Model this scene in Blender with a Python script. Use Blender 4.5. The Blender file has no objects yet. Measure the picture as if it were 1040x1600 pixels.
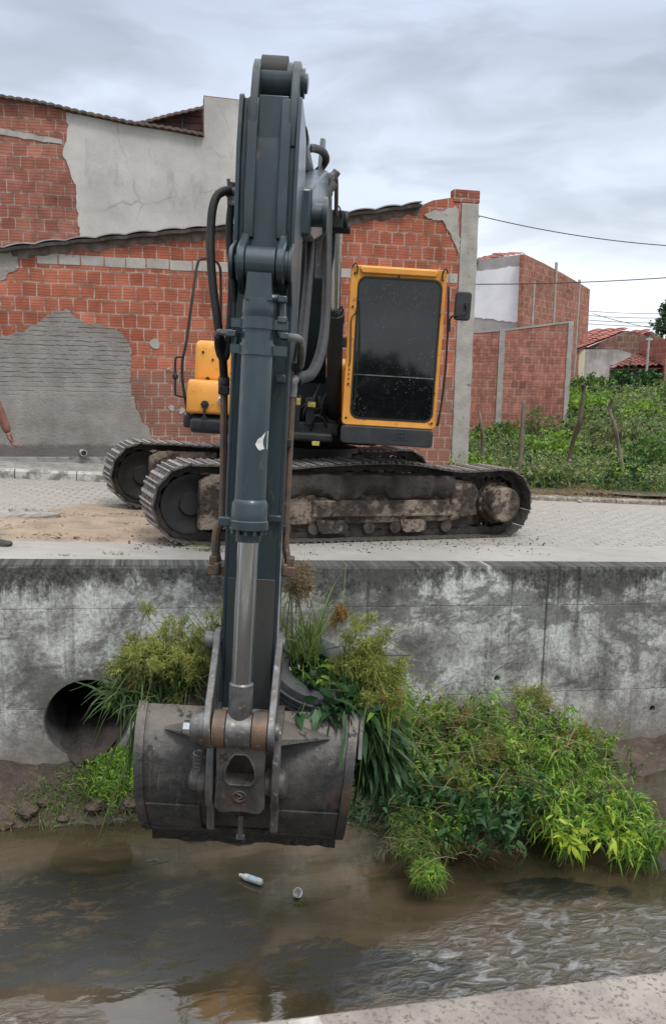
import bpy, bmesh, math, random
import numpy as np
from mathutils import Vector, Matrix, noise as mnoise
PI = math.pi
R = math.radians
random.seed(7)
RNG = np.random.default_rng(7)
S = bpy.context.scene
C = S.collection

# ------------------------------------------------------------------ camera
F = 1300.0                                   # focal length in pixels of the 1040x1600 photograph
PITCH, ROLL = R(8.83), R(1.1)
CAM = Vector((0, 0, 1.8))
cd = bpy.data.cameras.new('camera'); cam = bpy.data.objects.new('camera', cd); C.objects.link(cam)
cd.sensor_fit = 'VERTICAL'; cd.sensor_height = 36; cd.lens = 36 * F / 1600
cd.clip_start = 0.05; cd.clip_end = 3000
RM = Matrix.Rotation(PI / 2 - PITCH, 4, 'X') @ Matrix.Rotation(ROLL, 4, 'Z')
cam.matrix_world = Matrix.Translation(CAM) @ RM
S.camera = cam

# ------------------------------------------------------------------ world and sun (bright overcast)
SUN_EL, SUN_ROT = R(58), R(200)
w = bpy.data.worlds.new('World'); S.world = w; w.use_nodes = True
nt = w.node_tree; nt.nodes.clear()
def N(nt, t, **k):
    n = nt.nodes.new(t)
    for a, b in k.items(): setattr(n, a, b)
    return n
def ramp(nt, fac, stops, interp='LINEAR'):
    r = N(nt, 'ShaderNodeValToRGB'); r.color_ramp.interpolation = interp
    els = r.color_ramp.elements
    while len(els) < len(stops): els.new(0.5)
    for e, (p, c) in zip(els, stops):
        e.position = p
        e.color = (c, c, c, 1) if isinstance(c, (int, float)) else (c[0], c[1], c[2], 1)
    if fac is not None: nt.links.new(fac, r.inputs[0])
    return r.outputs[0]
def mixc(nt, fac, a, b, mode='MIX'):
    m = N(nt, 'ShaderNodeMix', data_type='RGBA', blend_type=mode)
    for sock, v in ((m.inputs[0], fac), (m.inputs[6], a), (m.inputs[7], b)):
        if isinstance(v, (int, float)): sock.default_value = v if sock == m.inputs[0] else (v, v, v, 1)
        elif isinstance(v, (tuple, list)): sock.default_value = (v[0], v[1], v[2], 1)
        else: nt.links.new(v, sock)
    return m.outputs[2]
def math_(nt, op, a, b=None, clamp=False):
    m = N(nt, 'ShaderNodeMath', operation=op, use_clamp=clamp)
    for i, v in enumerate((a, b)):
        if v is None: continue
        if isinstance(v, (int, float)): m.inputs[i].default_value = v
        else: nt.links.new(v, m.inputs[i])
    return m.outputs[0]
def noise(nt, vec, scale, detail=4, rough=0.55, dist=0.0):
    n = N(nt, 'ShaderNodeTexNoise')
    n.inputs['Scale'].default_value = scale; n.inputs['Detail'].default_value = detail
    n.inputs['Roughness'].default_value = rough; n.inputs['Distortion'].default_value = dist
    if vec is not None: nt.links.new(vec, n.inputs['Vector'])
    return n.outputs['Fac']
def mapping(nt, vec, scale=(1, 1, 1), loc=(0, 0, 0), rot=(0, 0, 0)):
    m = N(nt, 'ShaderNodeMapping')
    m.inputs['Scale'].default_value = scale; m.inputs['Location'].default_value = loc; m.inputs['Rotation'].default_value = rot
    nt.links.new(vec, m.inputs['Vector']); return m.outputs[0]

def N_noisecol(nt, vec, s):
    n = N(nt, 'ShaderNodeTexNoise'); n.inputs['Scale'].default_value = s; n.inputs['Detail'].default_value = 5; nt.links.new(vec, n.inputs['Vector']); return n.outputs['Color']
sky = N(nt, 'ShaderNodeTexSky', sky_type='NISHITA'); sky.sun_disc = False
sky.sun_elevation = SUN_EL; sky.sun_rotation = SUN_ROT
skys = mixc(nt, 1.0, sky.outputs[0], (0.09, 0.09, 0.09), 'MULTIPLY')
tc = N(nt, 'ShaderNodeTexCoord')
sep = N(nt, 'ShaderNodeSeparateXYZ'); nt.links.new(tc.outputs['Generated'], sep.inputs[0])
zc = sep.outputs[2]
# flat cloud sheets: noise stretched along the horizon
cl = noise(nt, mapping(nt, tc.outputs['Generated'], (1.3, 1.3, 6.5), (3.1, 0.4, 1.75)), 1.6, 6, 0.5, 0.25)
cl2 = noise(nt, mapping(nt, tc.outputs['Generated'], (3, 3, 9), (0.3, 1.4, 0.2)), 2.0, 4, 0.5, 0.6)
base = ramp(nt, zc, [(0.0, (0.74, 0.80, 0.85)), (0.10, (0.76, 0.81, 0.86)), (0.20, (0.56, 0.62, 0.71)), (0.40, (0.42, 0.47, 0.58)), (0.62, (1.0, 1.03, 1.10)), (1.0, (1.45, 1.47, 1.52))])
shade = ramp(nt, cl, [(0.34, 0.84), (0.48, 0.98), (0.62, 1.08)])
shade2 = ramp(nt, cl2, [(0.36, 0.88), (0.5, 1.0), (0.62, 1.14)])
cc = mixc(nt, 1.0, mixc(nt, 1.0, base, shade, 'MULTIPLY'), shade2, 'MULTIPLY')
skyc = mixc(nt, 0.94, skys, cc)
bg = N(nt, 'ShaderNodeBackground'); bg.inputs['Strength'].default_value = 1.0
out = N(nt, 'ShaderNodeOutputWorld')
nt.links.new(skyc, bg.inputs[0]); nt.links.new(bg.outputs[0], out.inputs[0])

sl = bpy.data.lights.new('sun', 'SUN'); sl.energy = 1.2; sl.angle = R(14); sl.color = (1, 0.96, 0.9)
sun = bpy.data.objects.new('sun', sl); C.objects.link(sun)
# sun is behind the photographer, to the right
sdir = Vector((math.sin(R(150)) * math.cos(SUN_EL), math.cos(R(150)) * math.cos(SUN_EL), math.sin(SUN_EL)))
sky.sun_rotation = R(150)
sun.rotation_euler = sdir.to_track_quat('Z', 'Y').to_euler()
S.view_settings.view_transform = 'Standard'; S.view_settings.look = 'None'
S.view_settings.exposure = 0.44; S.view_settings.gamma = 1
S.view_settings.use_curve_mapping = False

# ------------------------------------------------------------------ measuring helpers: a photo pixel to a point at a known depth
R3 = RM.to_3x3()
def V(x, y, z): return Vector((x, y, z))
def ray(px, py): return R3 @ Vector(((px - 520) / F, -(py - 800) / F, -1))
def hit(px, py, p0, n):
    d = ray(px, py); p0 = Vector(p0); n = Vector(n)
    return CAM + d * ((p0 - CAM).dot(n) / d.dot(n))
def aty(px, py, Y): return hit(px, py, (0, Y, 0), (0, 1, 0))
def atz(px, py, Z): return hit(px, py, (0, 0, Z), (0, 0, 1))
SL = 0.035
def zr(x): return -SL * (max(-14, min(14, x)) + 2.0)
def onroad(px, py, up=0): return hit(px, py, (-2, 0, up), (SL, 0, 1))

# ------------------------------------------------------------------ object helpers
def tag(o, label=None, cat=None, group=None, kind=None):
    if label: o['label'] = label
    if cat: o['category'] = cat
    if group: o['group'] = group
    if kind: o['kind'] = kind
    return o
def empty(name, loc=(0, 0, 0), rot=(0, 0, 0), label=None, cat=None, group=None):
    o = bpy.data.objects.new(name, None); C.objects.link(o)
    o.location = loc; o.rotation_euler = rot; o.empty_display_size = 0.2
    return tag(o, label, cat, group)
def copy_tree(o, parent=None):
    c = o.copy(); C.objects.link(c)
    if parent: c.parent = parent
    for ch in o.children: copy_tree(ch, c)
    return c

class MB:
    def __init__(s): s.v = []; s.f = []
    def add(s, vs, fs):
        b = len(s.v); s.v += [tuple(v) for v in vs]; s.f += [tuple(i + b for i in f) for f in fs]; return s
    def box(s, c, d, rot=None):
        x, y, z = d[0] / 2, d[1] / 2, d[2] / 2
        vs = [Vector((i, j, k)) for i in (-x, x) for j in (-y, y) for k in (-z, z)]
        if rot is not None: vs = [rot @ v for v in vs]
        c = Vector(c)
        return s.add([v + c for v in vs], [(0, 1, 3, 2), (4, 6, 7, 5), (0, 4, 5, 1), (2, 3, 7, 6), (0, 2, 6, 4), (1, 5, 7, 3)])
    def span(s, a, b):
        return s.box([(a[i] + b[i]) / 2 for i in range(3)], [abs(b[i] - a[i]) for i in range(3)])
    def loft(s, rings, cap=True, closed=True):
        n = len(rings[0]); vs = [p for r in rings for p in r]; fs = []
        for i in range(len(rings) - 1):
            for j in range(n if closed else n - 1):
                k = (j + 1) % n
                fs.append((i * n + j, i * n + k, (i + 1) * n + k, (i + 1) * n + j))
        if cap: fs.append(tuple(range(n - 1, -1, -1))); fs.append(tuple((len(rings) - 1) * n + j for j in range(n)))
        return s.add(vs, fs)
    def cyl(s, p0, p1, r0, r1=None, n=20, cap=True):
        r1 = r0 if r1 is None else r1
        p0 = Vector(p0); p1 = Vector(p1); q = (p1 - p0).to_track_quat('Z', 'Y')
        rg = lambda p, r: [p + q @ Vector((r * math.cos(2 * PI * i / n), r * math.sin(2 * PI * i / n), 0)) for i in range(n)]
        return s.loft([rg(p0, r0), rg(p1, r1)], cap)
    def turn(s, p0, p1, prof, n=24):       # lathe along p0->p1; prof = [(t, r)]
        p0 = Vector(p0); p1 = Vector(p1); q = (p1 - p0).to_track_quat('Z', 'Y')
        return s.loft([[p0.lerp(p1, t) + q @ Vector((r * math.cos(2 * PI * i / n), r * math.sin(2 * PI * i / n), 0)) for i in range(n)] for t, r in prof])
    def tube(s, pts, r, n=8, smooth=5, rib=0):
        P = catmull(pts, smooth) if smooth else [Vector(p) for p in pts]
        if rib:
            Q = [];
            for i in range(len(P) - 1):
                k = max(1, int((P[i + 1] - P[i]).length / rib))
                Q += [P[i].lerp(P[i + 1], j / k) for j in range(k)]
            P = Q + [P[-1]]
        rings = []; up = None
        for i, p in enumerate(P):
            t = (P[min(i + 1, len(P) - 1)] - P[max(i - 1, 0)]).normalized()
            if up is None: up = t.orthogonal().normalized()
            up = (up - t * up.dot(t)).normalized(); sd = t.cross(up)
            rr = r(i / (len(P) - 1)) if callable(r) else r
            if rib: rr *= 1.0 if i % 2 else 0.84
            rings.append([p + (up * math.cos(2 * PI * j / n) + sd * math.sin(2 * PI * j / n)) * rr for j in range(n)])
        return s.loft(rings)
    def prism(s, poly, ax, a, b):           # poly = 2D outline; ax = axis of extrusion
        def P(u, v, t): return {'x': (t, u, v), 'y': (u, t, v), 'z': (u, v, t)}[ax]
        n = len(poly)
        vs = [P(u, v, a) for u, v in poly] + [P(u, v, b) for u, v in poly]
        fs = [tuple(range(n)), tuple(range(2 * n - 1, n - 1, -1))] + [(i, i + n, (i + 1) % n + n, (i + 1) % n) for i in range(n)]
        return s.add(vs, fs)
    def build(s, name, mat, parent=None, bevel=0, smooth=False, seg=2, fix=True):
        me = bpy.data.meshes.new(name); me.from_pydata(s.v, [], s.f)
        if fix:
            bm = bmesh.new(); bm.from_mesh(me); bmesh.ops.recalc_face_normals(bm, faces=bm.faces); bm.to_mesh(me); bm.free()
        me.materials.append(mat)
        o = bpy.data.objects.new(name, me); C.objects.link(o)
        if parent: o.parent = parent
        if smooth:
            for p in me.polygons: p.use_smooth = True
            me.set_sharp_from_angle(angle=R(38))
        if bevel:
            m = o.modifiers.new('bevel', 'BEVEL'); m.width = bevel; m.segments = seg; m.limit_method = 'ANGLE'; m.angle_limit = R(35)
            m.harden_normals = False
            for p in me.polygons: p.use_smooth = True
            me.set_sharp_from_angle(angle=R(38))
        return o
def catmull(pts, k):
    P = [Vector(p) for p in pts]; P = [P[0] * 2 - P[1]] + P + [P[-1] * 2 - P[-2]]; o = []
    for i in range(1, len(P) - 2):
        for j in range(k):
            t = j / k; a, b, c, d = P[i - 1], P[i], P[i + 1], P[i + 2]
            o.append(0.5 * ((2 * b) + (c - a) * t + (2 * a - 5 * b + 4 * c - d) * t * t + (3 * b - a - 3 * c + d) * t ** 3))
    o.append(P[-2]); return o

# ------------------------------------------------------------------ materials
def newmat(name):
    m = bpy.data.materials.new(name); m.use_nodes = True
    nt = m.node_tree; b = nt.nodes['Principled BSDF']
    return m, nt, b
def bump(nt, b, h, strength=0.4, dist=0.01):
    n = N(nt, 'ShaderNodeBump'); n.inputs['Strength'].default_value = strength; n.inputs['Distance'].default_value = dist
    nt.links.new(h, n.inputs['Height']); nt.links.new(n.outputs[0], b.inputs['Normal'])
def setc(nt, sock, v):
    if isinstance(v, (tuple, list)): sock.default_value = (v[0], v[1], v[2], 1)
    elif isinstance(v, (int, float)): sock.default_value = v
    else: nt.links.new(v, sock)
def surf(name, c1, c2=None, rough=0.7, scale=4, lo=0.4, hi=0.6, c3=None, s3=20, lo3=0.55, hi3=0.65, metal=0, bs=40, bstr=0.3, bd=0.005, stretch=(1, 1, 1), r2=None, spec=0.5, detail=6):
    """mottled surface: c1 and c2 mixed by a broad noise, c3 specks by a finer noise"""
    m, nt, b = newmat(name)
    tc = N(nt, 'ShaderNodeTexCoord'); v = mapping(nt, tc.outputs['Object'], stretch)
    col = c1; f = None
    if c2 is not None:
        f = ramp(nt, noise(nt, v, scale, detail, 0.62), [(lo, 0.0), (hi, 1.0)]); col = mixc(nt, f, c1, c2)
    if c3 is not None: col = mixc(nt, ramp(nt, noise(nt, v, s3, 5, 0.6), [(lo3, 0.0), (hi3, 1.0)]), col, c3)
    setc(nt, b.inputs['Base Color'], col)
    if r2 is not None and f is not None:
        rr = N(nt, 'ShaderNodeMapRange'); rr.inputs['To Min'].default_value = rough; rr.inputs['To Max'].default_value = r2
        nt.links.new(f, rr.inputs['Value']); nt.links.new(rr.outputs[0], b.inputs['Roughness'])
    else: b.inputs['Roughness'].default_value = rough
    b.inputs['Metallic'].default_value = metal; b.inputs['Specular IOR Level'].default_value = spec
    if bstr: bump(nt, b, noise(nt, v, bs, 5, 0.6), bstr, bd)
    return m
def leafmat(name, cols, rough=0.5, trans=0.35):
    m, nt, b = newmat(name)
    g = N(nt, 'ShaderNodeNewGeometry')
    k = len(cols)
    col = ramp(nt, g.outputs['Random Per Island'], [(i / max(1, k - 1), c) for i, c in enumerate(cols)])
    tc = N(nt, 'ShaderNodeTexCoord')
    col = mixc(nt, 1.0, col, ramp(nt, noise(nt, tc.outputs['Object'], 5, 3), [(0.3, 0.65), (0.7, 1.3)]), 'MULTIPLY')
    setc(nt, b.inputs['Base Color'], col); b.inputs['Roughness'].default_value = rough
    b.inputs['Specular IOR Level'].default_value = 0.3
    t = N(nt, 'ShaderNodeBsdfTranslucent'); nt.links.new(col, t.inputs[0])
    mx = N(nt, 'ShaderNodeMixShader'); mx.inputs[0].default_value = trans
    o = nt.nodes['Material Output']
    nt.links.new(b.outputs[0], mx.inputs[1]); nt.links.new(t.outputs[0], mx.inputs[2]); nt.links.new(mx.outputs[0], o.inputs[0])
    return m
def brickmat(name, bw, bh, c1, c2, mortar, msize=0.012, groove=5, low=None, lowz=0, patch=None, seed=0.0, gstr=0.35, soot=0.5):
    m, nt, b = newmat(name)
    tc = N(nt, 'ShaderNodeTexCoord'); sp = N(nt, 'ShaderNodeSeparateXYZ'); nt.links.new(tc.outputs['Object'], sp.inputs[0])
    wob = math_(nt, 'MULTIPLY', math_(nt, 'SUBTRACT', noise(nt, tc.outputs['Object'], 1.3, 3), 0.5), 0.07)
    wob2 = math_(nt, 'MULTIPLY', math_(nt, 'SUBTRACT', noise(nt, tc.outputs['Object'], 9, 3), 0.5), 0.028)
    u = math_(nt, 'ADD', math_(nt, 'ADD', sp.outputs[0], sp.outputs[1]), wob2)
    z = math_(nt, 'ADD', math_(nt, 'ADD', sp.outputs[2], wob), wob2)
    cb = N(nt, 'ShaderNodeCombineXYZ'); nt.links.new(u, cb.inputs[0]); nt.links.new(z, cb.inputs[1])
    br = N(nt, 'ShaderNodeTexBrick'); br.offset = 0.5; br.squash = 1
    nt.links.new(cb.outputs[0], br.inputs['Vector'])
    for k, v in (('Scale', 1.0), ('Mortar Size', msize), ('Mortar Smooth', 0.15), ('Bias', 0.0), ('Brick Width', bw), ('Row Height', bh)): br.inputs[k].default_value = v
    br.inputs['Color1'].default_value = (0, 0, 0, 1); br.inputs['Color2'].default_value = (1, 1, 1, 1); br.inputs['Mortar'].default_value = (0.5, 0.5, 0.5, 1)
    mid = tuple((c1[i] + c2[i]) / 2 for i in range(3))
    dk = tuple(c * 0.55 for c in c1); br8 = tuple(min(1, c * 1.25) for c in c2)
    bc = ramp(nt, br.outputs['Color'], [(0.0, c1), (0.3, mid), (0.55, c2), (0.8, mid), (0.95, br8), (1.0, tuple(c * 0.72 for c in c1))])
    bc = mixc(nt, 1.0, bc, ramp(nt, noise(nt, tc.outputs['Object'], 2.5, 5), [(0.3, 0.72), (0.7, 1.2)]), 'MULTIPLY')
    if low is not None:
        lf = ramp(nt, math_(nt, 'SUBTRACT', math_(nt, 'ADD', sp.outputs[2], 0.5), lowz), [(0.49, 1.0), (0.51, 0.0)])
        bc = mixc(nt, math_(nt, 'MULTIPLY', lf, 0.85), bc, low)
    if groove:
        g = math_(nt, 'SINE', math_(nt, 'MULTIPLY', z, 2 * PI * groove / bh))
        gm = ramp(nt, g, [(0.0, 1 - gstr), (0.35, 1.0)])
        gm2 = ramp(nt, math_(nt, 'ADD', math_(nt, 'MULTIPLY', g, 0.5), 0.5), [(0.0, 1 - gstr), (0.3, 1.0)])
        bc = mixc(nt, 1.0, bc, gm2, 'MULTIPLY')
    # mortar smeared irregularly over the brick faces
    sm = ramp(nt, noise(nt, tc.outputs['Object'], 7, 6, 0.7), [(0.60, 0.0), (0.72, 0.7)])
    mf = N(nt, 'ShaderNodeMath', operation='MAXIMUM'); nt.links.new(br.outputs['Fac'], mf.inputs[0]); nt.links.new(sm, mf.inputs[1])
    mc = mixc(nt, ramp(nt, noise(nt, tc.outputs['Object'], 5, 5, 0.7), [(0.38, 0.0), (0.55, 1.0)]), tuple(c * 0.38 for c in mortar), mortar)
    col = mixc(nt, mf.outputs[0], bc, mc)
    st = ramp(nt, noise(nt, mapping(nt, tc.outputs['Object'], (1, 1, 0.5)), 0.9, 5, 0.6), [(0.5, 1.0), (0.75, soot)])
    col = mixc(nt, 1.0, col, st, 'MULTIPLY')
    setc(nt, b.inputs['Base Color'], col); b.inputs['Roughness'].default_value = 0.9; b.inputs['Specular IOR Level'].default_value = 0.2
    h = math_(nt, 'SUBTRACT', noise(nt, tc.outputs['Object'], 60, 3), math_(nt, 'MULTIPLY', br.outputs['Fac'], 1.3))
    if groove: h = math_(nt, 'ADD', h, math_(nt, 'MULTIPLY', gm2, 1.2))
    bump(nt, b, h, 0.6, 0.008)
    return m

M = {}
M['paint'] = surf('dark slate machine paint', (0.026, 0.050, 0.062), (0.015, 0.026, 0.031), 0.42, 2.6, 0.38, 0.66, (0.10, 0.09, 0.075), 17, 0.60, 0.78, bs=90, bstr=0.08, r2=0.6, stretch=(1, 1, 0.45))
M['paint_dirty'] = surf('dusty slate machine paint', (0.022, 0.034, 0.040), (0.062, 0.054, 0.047), 0.55, 3, 0.4, 0.7, (0.02, 0.018, 0.016), 14, 0.6, 0.75, bs=60, bstr=0.15, stretch=(1, 1, 0.35))
for _m in ('paint',):
    _b = M[_m].node_tree.nodes['Principled BSDF']; _b.inputs['Coat Weight'].default_value = 0.45; _b.inputs['Coat Roughness'].default_value = 0.16
M['black'] = surf('black sooty machine steel', (0.010, 0.011, 0.012), (0.028, 0.026, 0.024), 0.6, 5, 0.4, 0.75, bs=60, bstr=0.2)
M['orange'] = surf('orange cab paint', (0.80, 0.355, 0.055), (0.66, 0.27, 0.04), 0.40, 3, 0.4, 0.7, (0.20, 0.11, 0.06), 16, 0.63, 0.70, bs=80, bstr=0.05, r2=0.5)
M['trim'] = surf('scuffed charcoal plastic trim', (0.022, 0.025, 0.030), (0.05, 0.05, 0.05), 0.6, 7, 0.4, 0.8, (0.14, 0.13, 0.12), 45, 0.68, 0.74, bs=80, bstr=0.15)
M['undershade'] = surf('black bucket shade', (0.010, 0.009, 0.008), (0.022, 0.018, 0.015), 0.35, 6, bs=20, bstr=0.8, bd=0.02)  # black tone stands for the shadow under the bucket
M['chrome'] = surf('polished rod', (0.62, 0.64, 0.66), (0.45, 0.47, 0.5), 0.16, 3, 0.4, 0.7, metal=1, bstr=0, stretch=(30, 30, 0.3), r2=0.3)
M['steel'] = surf('worn grey steel', (0.20, 0.20, 0.20), (0.10, 0.085, 0.07), 0.42, 8, 0.4, 0.65, (0.42, 0.42, 0.42), 22, 0.6, 0.72, metal=0.5, bs=50, bstr=0.15)
M['bright'] = surf('bare pipe with painted sheen', (0.5, 0.5, 0.5), (0.34, 0.33, 0.32), 0.3, 6, metal=0.3, bstr=0)  # pale tone carries the sky sheen of the arm's side
M['rust'] = surf('rusty pin steel', (0.20, 0.12, 0.065), (0.10, 0.085, 0.075), 0.55, 9, 0.35, 0.6, (0.3, 0.25, 0.2), 30, 0.62, 0.7, metal=0.3, bs=50, bstr=0.3)
M['hose'] = surf('black rubber hose', (0.010, 0.010, 0.011), (0.028, 0.026, 0.025), 0.6, 9, 0.4, 0.7, bs=100, bstr=0.15)
def bucketmat():
    m, nt, b = newmat('scoured and rusty bucket steel')
    tc = N(nt, 'ShaderNodeTexCoord'); o = tc.outputs['Object']; sp = N(nt, 'ShaderNodeSeparateXYZ'); nt.links.new(o, sp.inputs[0])
    c = ramp(nt, noise(nt, o, 2.6, 8, 0.68, 0.5), [(0.36, (0.026, 0.027, 0.028)), (0.50, (0.068, 0.065, 0.060)), (0.63, (0.135, 0.122, 0.108))])
    sc = noise(nt, mapping(nt, o, (26, 26, 0.9)), 1.6, 5, 0.7)           # vertical scouring
    c = mixc(nt, ramp(nt, sc, [(0.50, 0.0), (0.68, 0.7)]), c, (0.035, 0.036, 0.038))
    c = mixc(nt, ramp(nt, noise(nt, mapping(nt, o, (30, 30, 1.1), (4, 4, 4)), 1.4, 5, 0.7), [(0.60, 0.0), (0.72, 0.6)]), c, (0.27, 0.25, 0.225))
    c = mixc(nt, ramp(nt, noise(nt, mapping(nt, o, (1, 1, 1), (3, 1, 0)), 3.4, 7, 0.7), [(0.54, 0.0), (0.68, 0.75)]), c, (0.13, 0.075, 0.048))
    # pale dried mud that has stayed near the rim, flaked off in places
    d = math_(nt, 'SUBTRACT', sp.outputs[2], RIMZ)
    f = math_(nt, 'ADD', d, math_(nt, 'MULTIPLY', math_(nt, 'SUBTRACT', noise(nt, o, 4, 8, 0.7), 0.5), 0.55))
    c = mixc(nt, ramp(nt, math_(nt, 'ADD', f, 0.5), [(0.28, 0.0), (0.42, 0.8)]), c, mixc(nt, noise(nt, o, 22, 5, 0.7), (0.12, 0.105, 0.09), (0.25, 0.22, 0.19)))
    fl = ramp(nt, noise(nt, o, 9, 8, 0.72), [(0.575, 0.0), (0.60, 0.9)]); c = mixc(nt, fl, c, (0.045, 0.040, 0.037))
    # black foot: shadow below the bucket put into the colour
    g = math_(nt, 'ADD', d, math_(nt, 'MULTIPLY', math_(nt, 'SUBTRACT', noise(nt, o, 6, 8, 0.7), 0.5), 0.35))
    shd = ramp(nt, math_(nt, 'ADD', g, 1.0), [(0.24, 1.0), (0.31, 0.0)]); c = mixc(nt, math_(nt, 'MULTIPLY', shd, 0.85), c, (0.014, 0.012, 0.011))
    setc(nt, b.inputs['Base Color'], c); b.inputs['Metallic'].default_value = 0.15
    nt.links.new(mixc(nt, fl, mixc(nt, sc, (0.42,) * 3, (0.62,) * 3), (0.75,) * 3), b.inputs['Roughness'])
    bump(nt, b, math_(nt, 'ADD', noise(nt, o, 26, 7, 0.7), math_(nt, 'MULTIPLY', fl, -0.5)), 0.55, 0.012)
    return m
RIMZ = -0.085
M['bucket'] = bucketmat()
M['frame'] = surf('mud caked track frame', (0.045, 0.034, 0.027), (0.27, 0.215, 0.165), 0.85, 2.4, 0.465, 0.535, (0.10, 0.075, 0.055), 12, 0.52, 0.60, bs=18, bstr=0.9, bd=0.04)
M['mudblack'] = surf('dark greasy mud', (0.030, 0.024, 0.020), (0.065, 0.050, 0.040), 0.75, 6, 0.4, 0.65, bs=16, bstr=0.9, bd=0.03)
M['shoe'] = surf('worn track shoe steel', (0.13, 0.115, 0.10), (0.055, 0.045, 0.038), 0.6, 9, 0.4, 0.6, (0.24, 0.22, 0.2), 26, 0.58, 0.7, metal=0.2, bs=40, bstr=0.3)
_nt = M['shoe'].node_tree; _b = _nt.nodes['Principled BSDF']; _tc = N(_nt, 'ShaderNodeTexCoord'); _sp = N(_nt, 'ShaderNodeSeparateXYZ'); _nt.links.new(_tc.outputs['Object'], _sp.inputs[0])
_f = math_(_nt, 'MULTIPLY', ramp(_nt, math_(_nt, 'MULTIPLY', _sp.outputs[2], 10), [(0.22, 0.0), (0.28, 0.9)]), ramp(_nt, noise(_nt, _tc.outputs['Object'], 9, 4), [(0.35, 0.4), (0.6, 1.0)]))
setc(_nt, _b.inputs['Base Color'], mixc(_nt, _f, _b.inputs['Base Color'].links[0].from_socket, (0.42, 0.39, 0.36)))
M['roller'] = surf('muddy roller steel', (0.10, 0.08, 0.065), (0.035, 0.028, 0.024), 0.7, 9, bs=25, bstr=0.5)
M['chain'] = surf('greasy chain', (0.016, 0.014, 0.012), (0.05, 0.038, 0.03), 0.7, 8, bs=25, bstr=0.6, bd=0.02)
M['white'] = surf('white label', (0.72, 0.72, 0.70), (0.5, 0.5, 0.5), 0.6, 40, 0.4, 0.7, bstr=0)
M['yellow'] = surf('yellow label', (0.65, 0.55, 0.12), (0.3, 0.26, 0.08), 0.6, 60, bstr=0)
M['cement'] = surf('raw cement plaster', (0.40, 0.385, 0.36), (0.29, 0.28, 0.265), 0.9, 1.6, 0.35, 0.65, (0.22, 0.215, 0.20), 7, 0.6, 0.75, bs=22, bstr=0.5, bd=0.02)
M['cement_col'] = surf('grey concrete column', (0.42, 0.40, 0.365), (0.30, 0.285, 0.26), 0.9, 3, 0.35, 0.65, (0.16, 0.15, 0.14), 8, 0.62, 0.72, bs=20, bstr=0.6, bd=0.015)
M['asbestos'] = surf('weathered fibre cement sheet', (0.40, 0.39, 0.37), (0.22, 0.21, 0.20), 0.9, 3, bs=30, bstr=0.3)
M['soil'] = surf('wet brown mud', (0.115, 0.082, 0.060), (0.048, 0.036, 0.027), 0.42, 2.2, 0.38, 0.62, (0.12, 0.09, 0.065), 7, 0.58, 0.7, bs=12, bstr=0.9, bd=0.05, r2=0.8)
M['wood'] = surf('grey weathered wood', (0.22, 0.18, 0.14), (0.11, 0.085, 0.065), 0.9, 8, stretch=(1, 1, 0.2), bs=30, bstr=0.5)
M['bark'] = surf('bark', (0.11, 0.085, 0.06), (0.06, 0.045, 0.035), 0.9, 6, bs=20, bstr=0.5)
M['wire'] = surf('black cable', (0.03, 0.03, 0.033), None, 0.6, bstr=0)
M['pvc'] = surf('white plastic pipe', (0.62, 0.60, 0.55), (0.4, 0.38, 0.34), 0.5, 9, bstr=0)
M['rubber'] = surf('old tyre rubber', (0.030, 0.032, 0.036), (0.055, 0.056, 0.058), 0.55, 8, bs=60, bstr=0.2)
M['skin'] = surf('tanned skin', (0.25, 0.115, 0.085), (0.19, 0.08, 0.06), 0.5, 12, bs=80, bstr=0.1)
M['cloth'] = surf('faded blue shirt', (0.10, 0.14, 0.22), (0.08, 0.11, 0.18), 0.9, 12, bs=60, bstr=0.2)
M['trouser'] = surf('grey work trousers', (0.07, 0.07, 0.075), (0.05, 0.05, 0.055), 0.9, 12, bs=60, bstr=0.2)
M['shoeleather'] = surf('dusty black shoe', (0.03, 0.028, 0.03), (0.06, 0.055, 0.05), 0.6, 15, bs=40, bstr=0.2)
M['hair'] = surf('dark hair', (0.015, 0.012, 0.01), None, 0.6, bs=80, bstr=0.5)
def glassmat():
    m, nt, b = newmat('dusty tinted glass')
    tc = N(nt, 'ShaderNodeTexCoord')
    sp = ramp(nt, noise(nt, tc.outputs['Object'], 55, 2, 0.5), [(0.645, 0.0), (0.70, 0.55)])
    sp2 = ramp(nt, noise(nt, tc.outputs['Object'], 2.0, 3), [(0.42, 0.15), (0.6, 1.0)])
    f = math_(nt, 'MULTIPLY', sp, sp2)
    setc(nt, b.inputs['Base Color'], mixc(nt, f, (0.005, 0.006, 0.007), (0.25, 0.24, 0.22)))
    rr = mixc(nt, f, (0.05,) * 3, (0.7,) * 3); nt.links.new(rr, b.inputs['Roughness'])
    b.inputs['IOR'].default_value = 1.5
    b.inputs['Specular IOR Level'].default_value = 0.6
    return m
M['glass'] = glassmat()
M['sheet_roof'] = M['asbestos']

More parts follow.
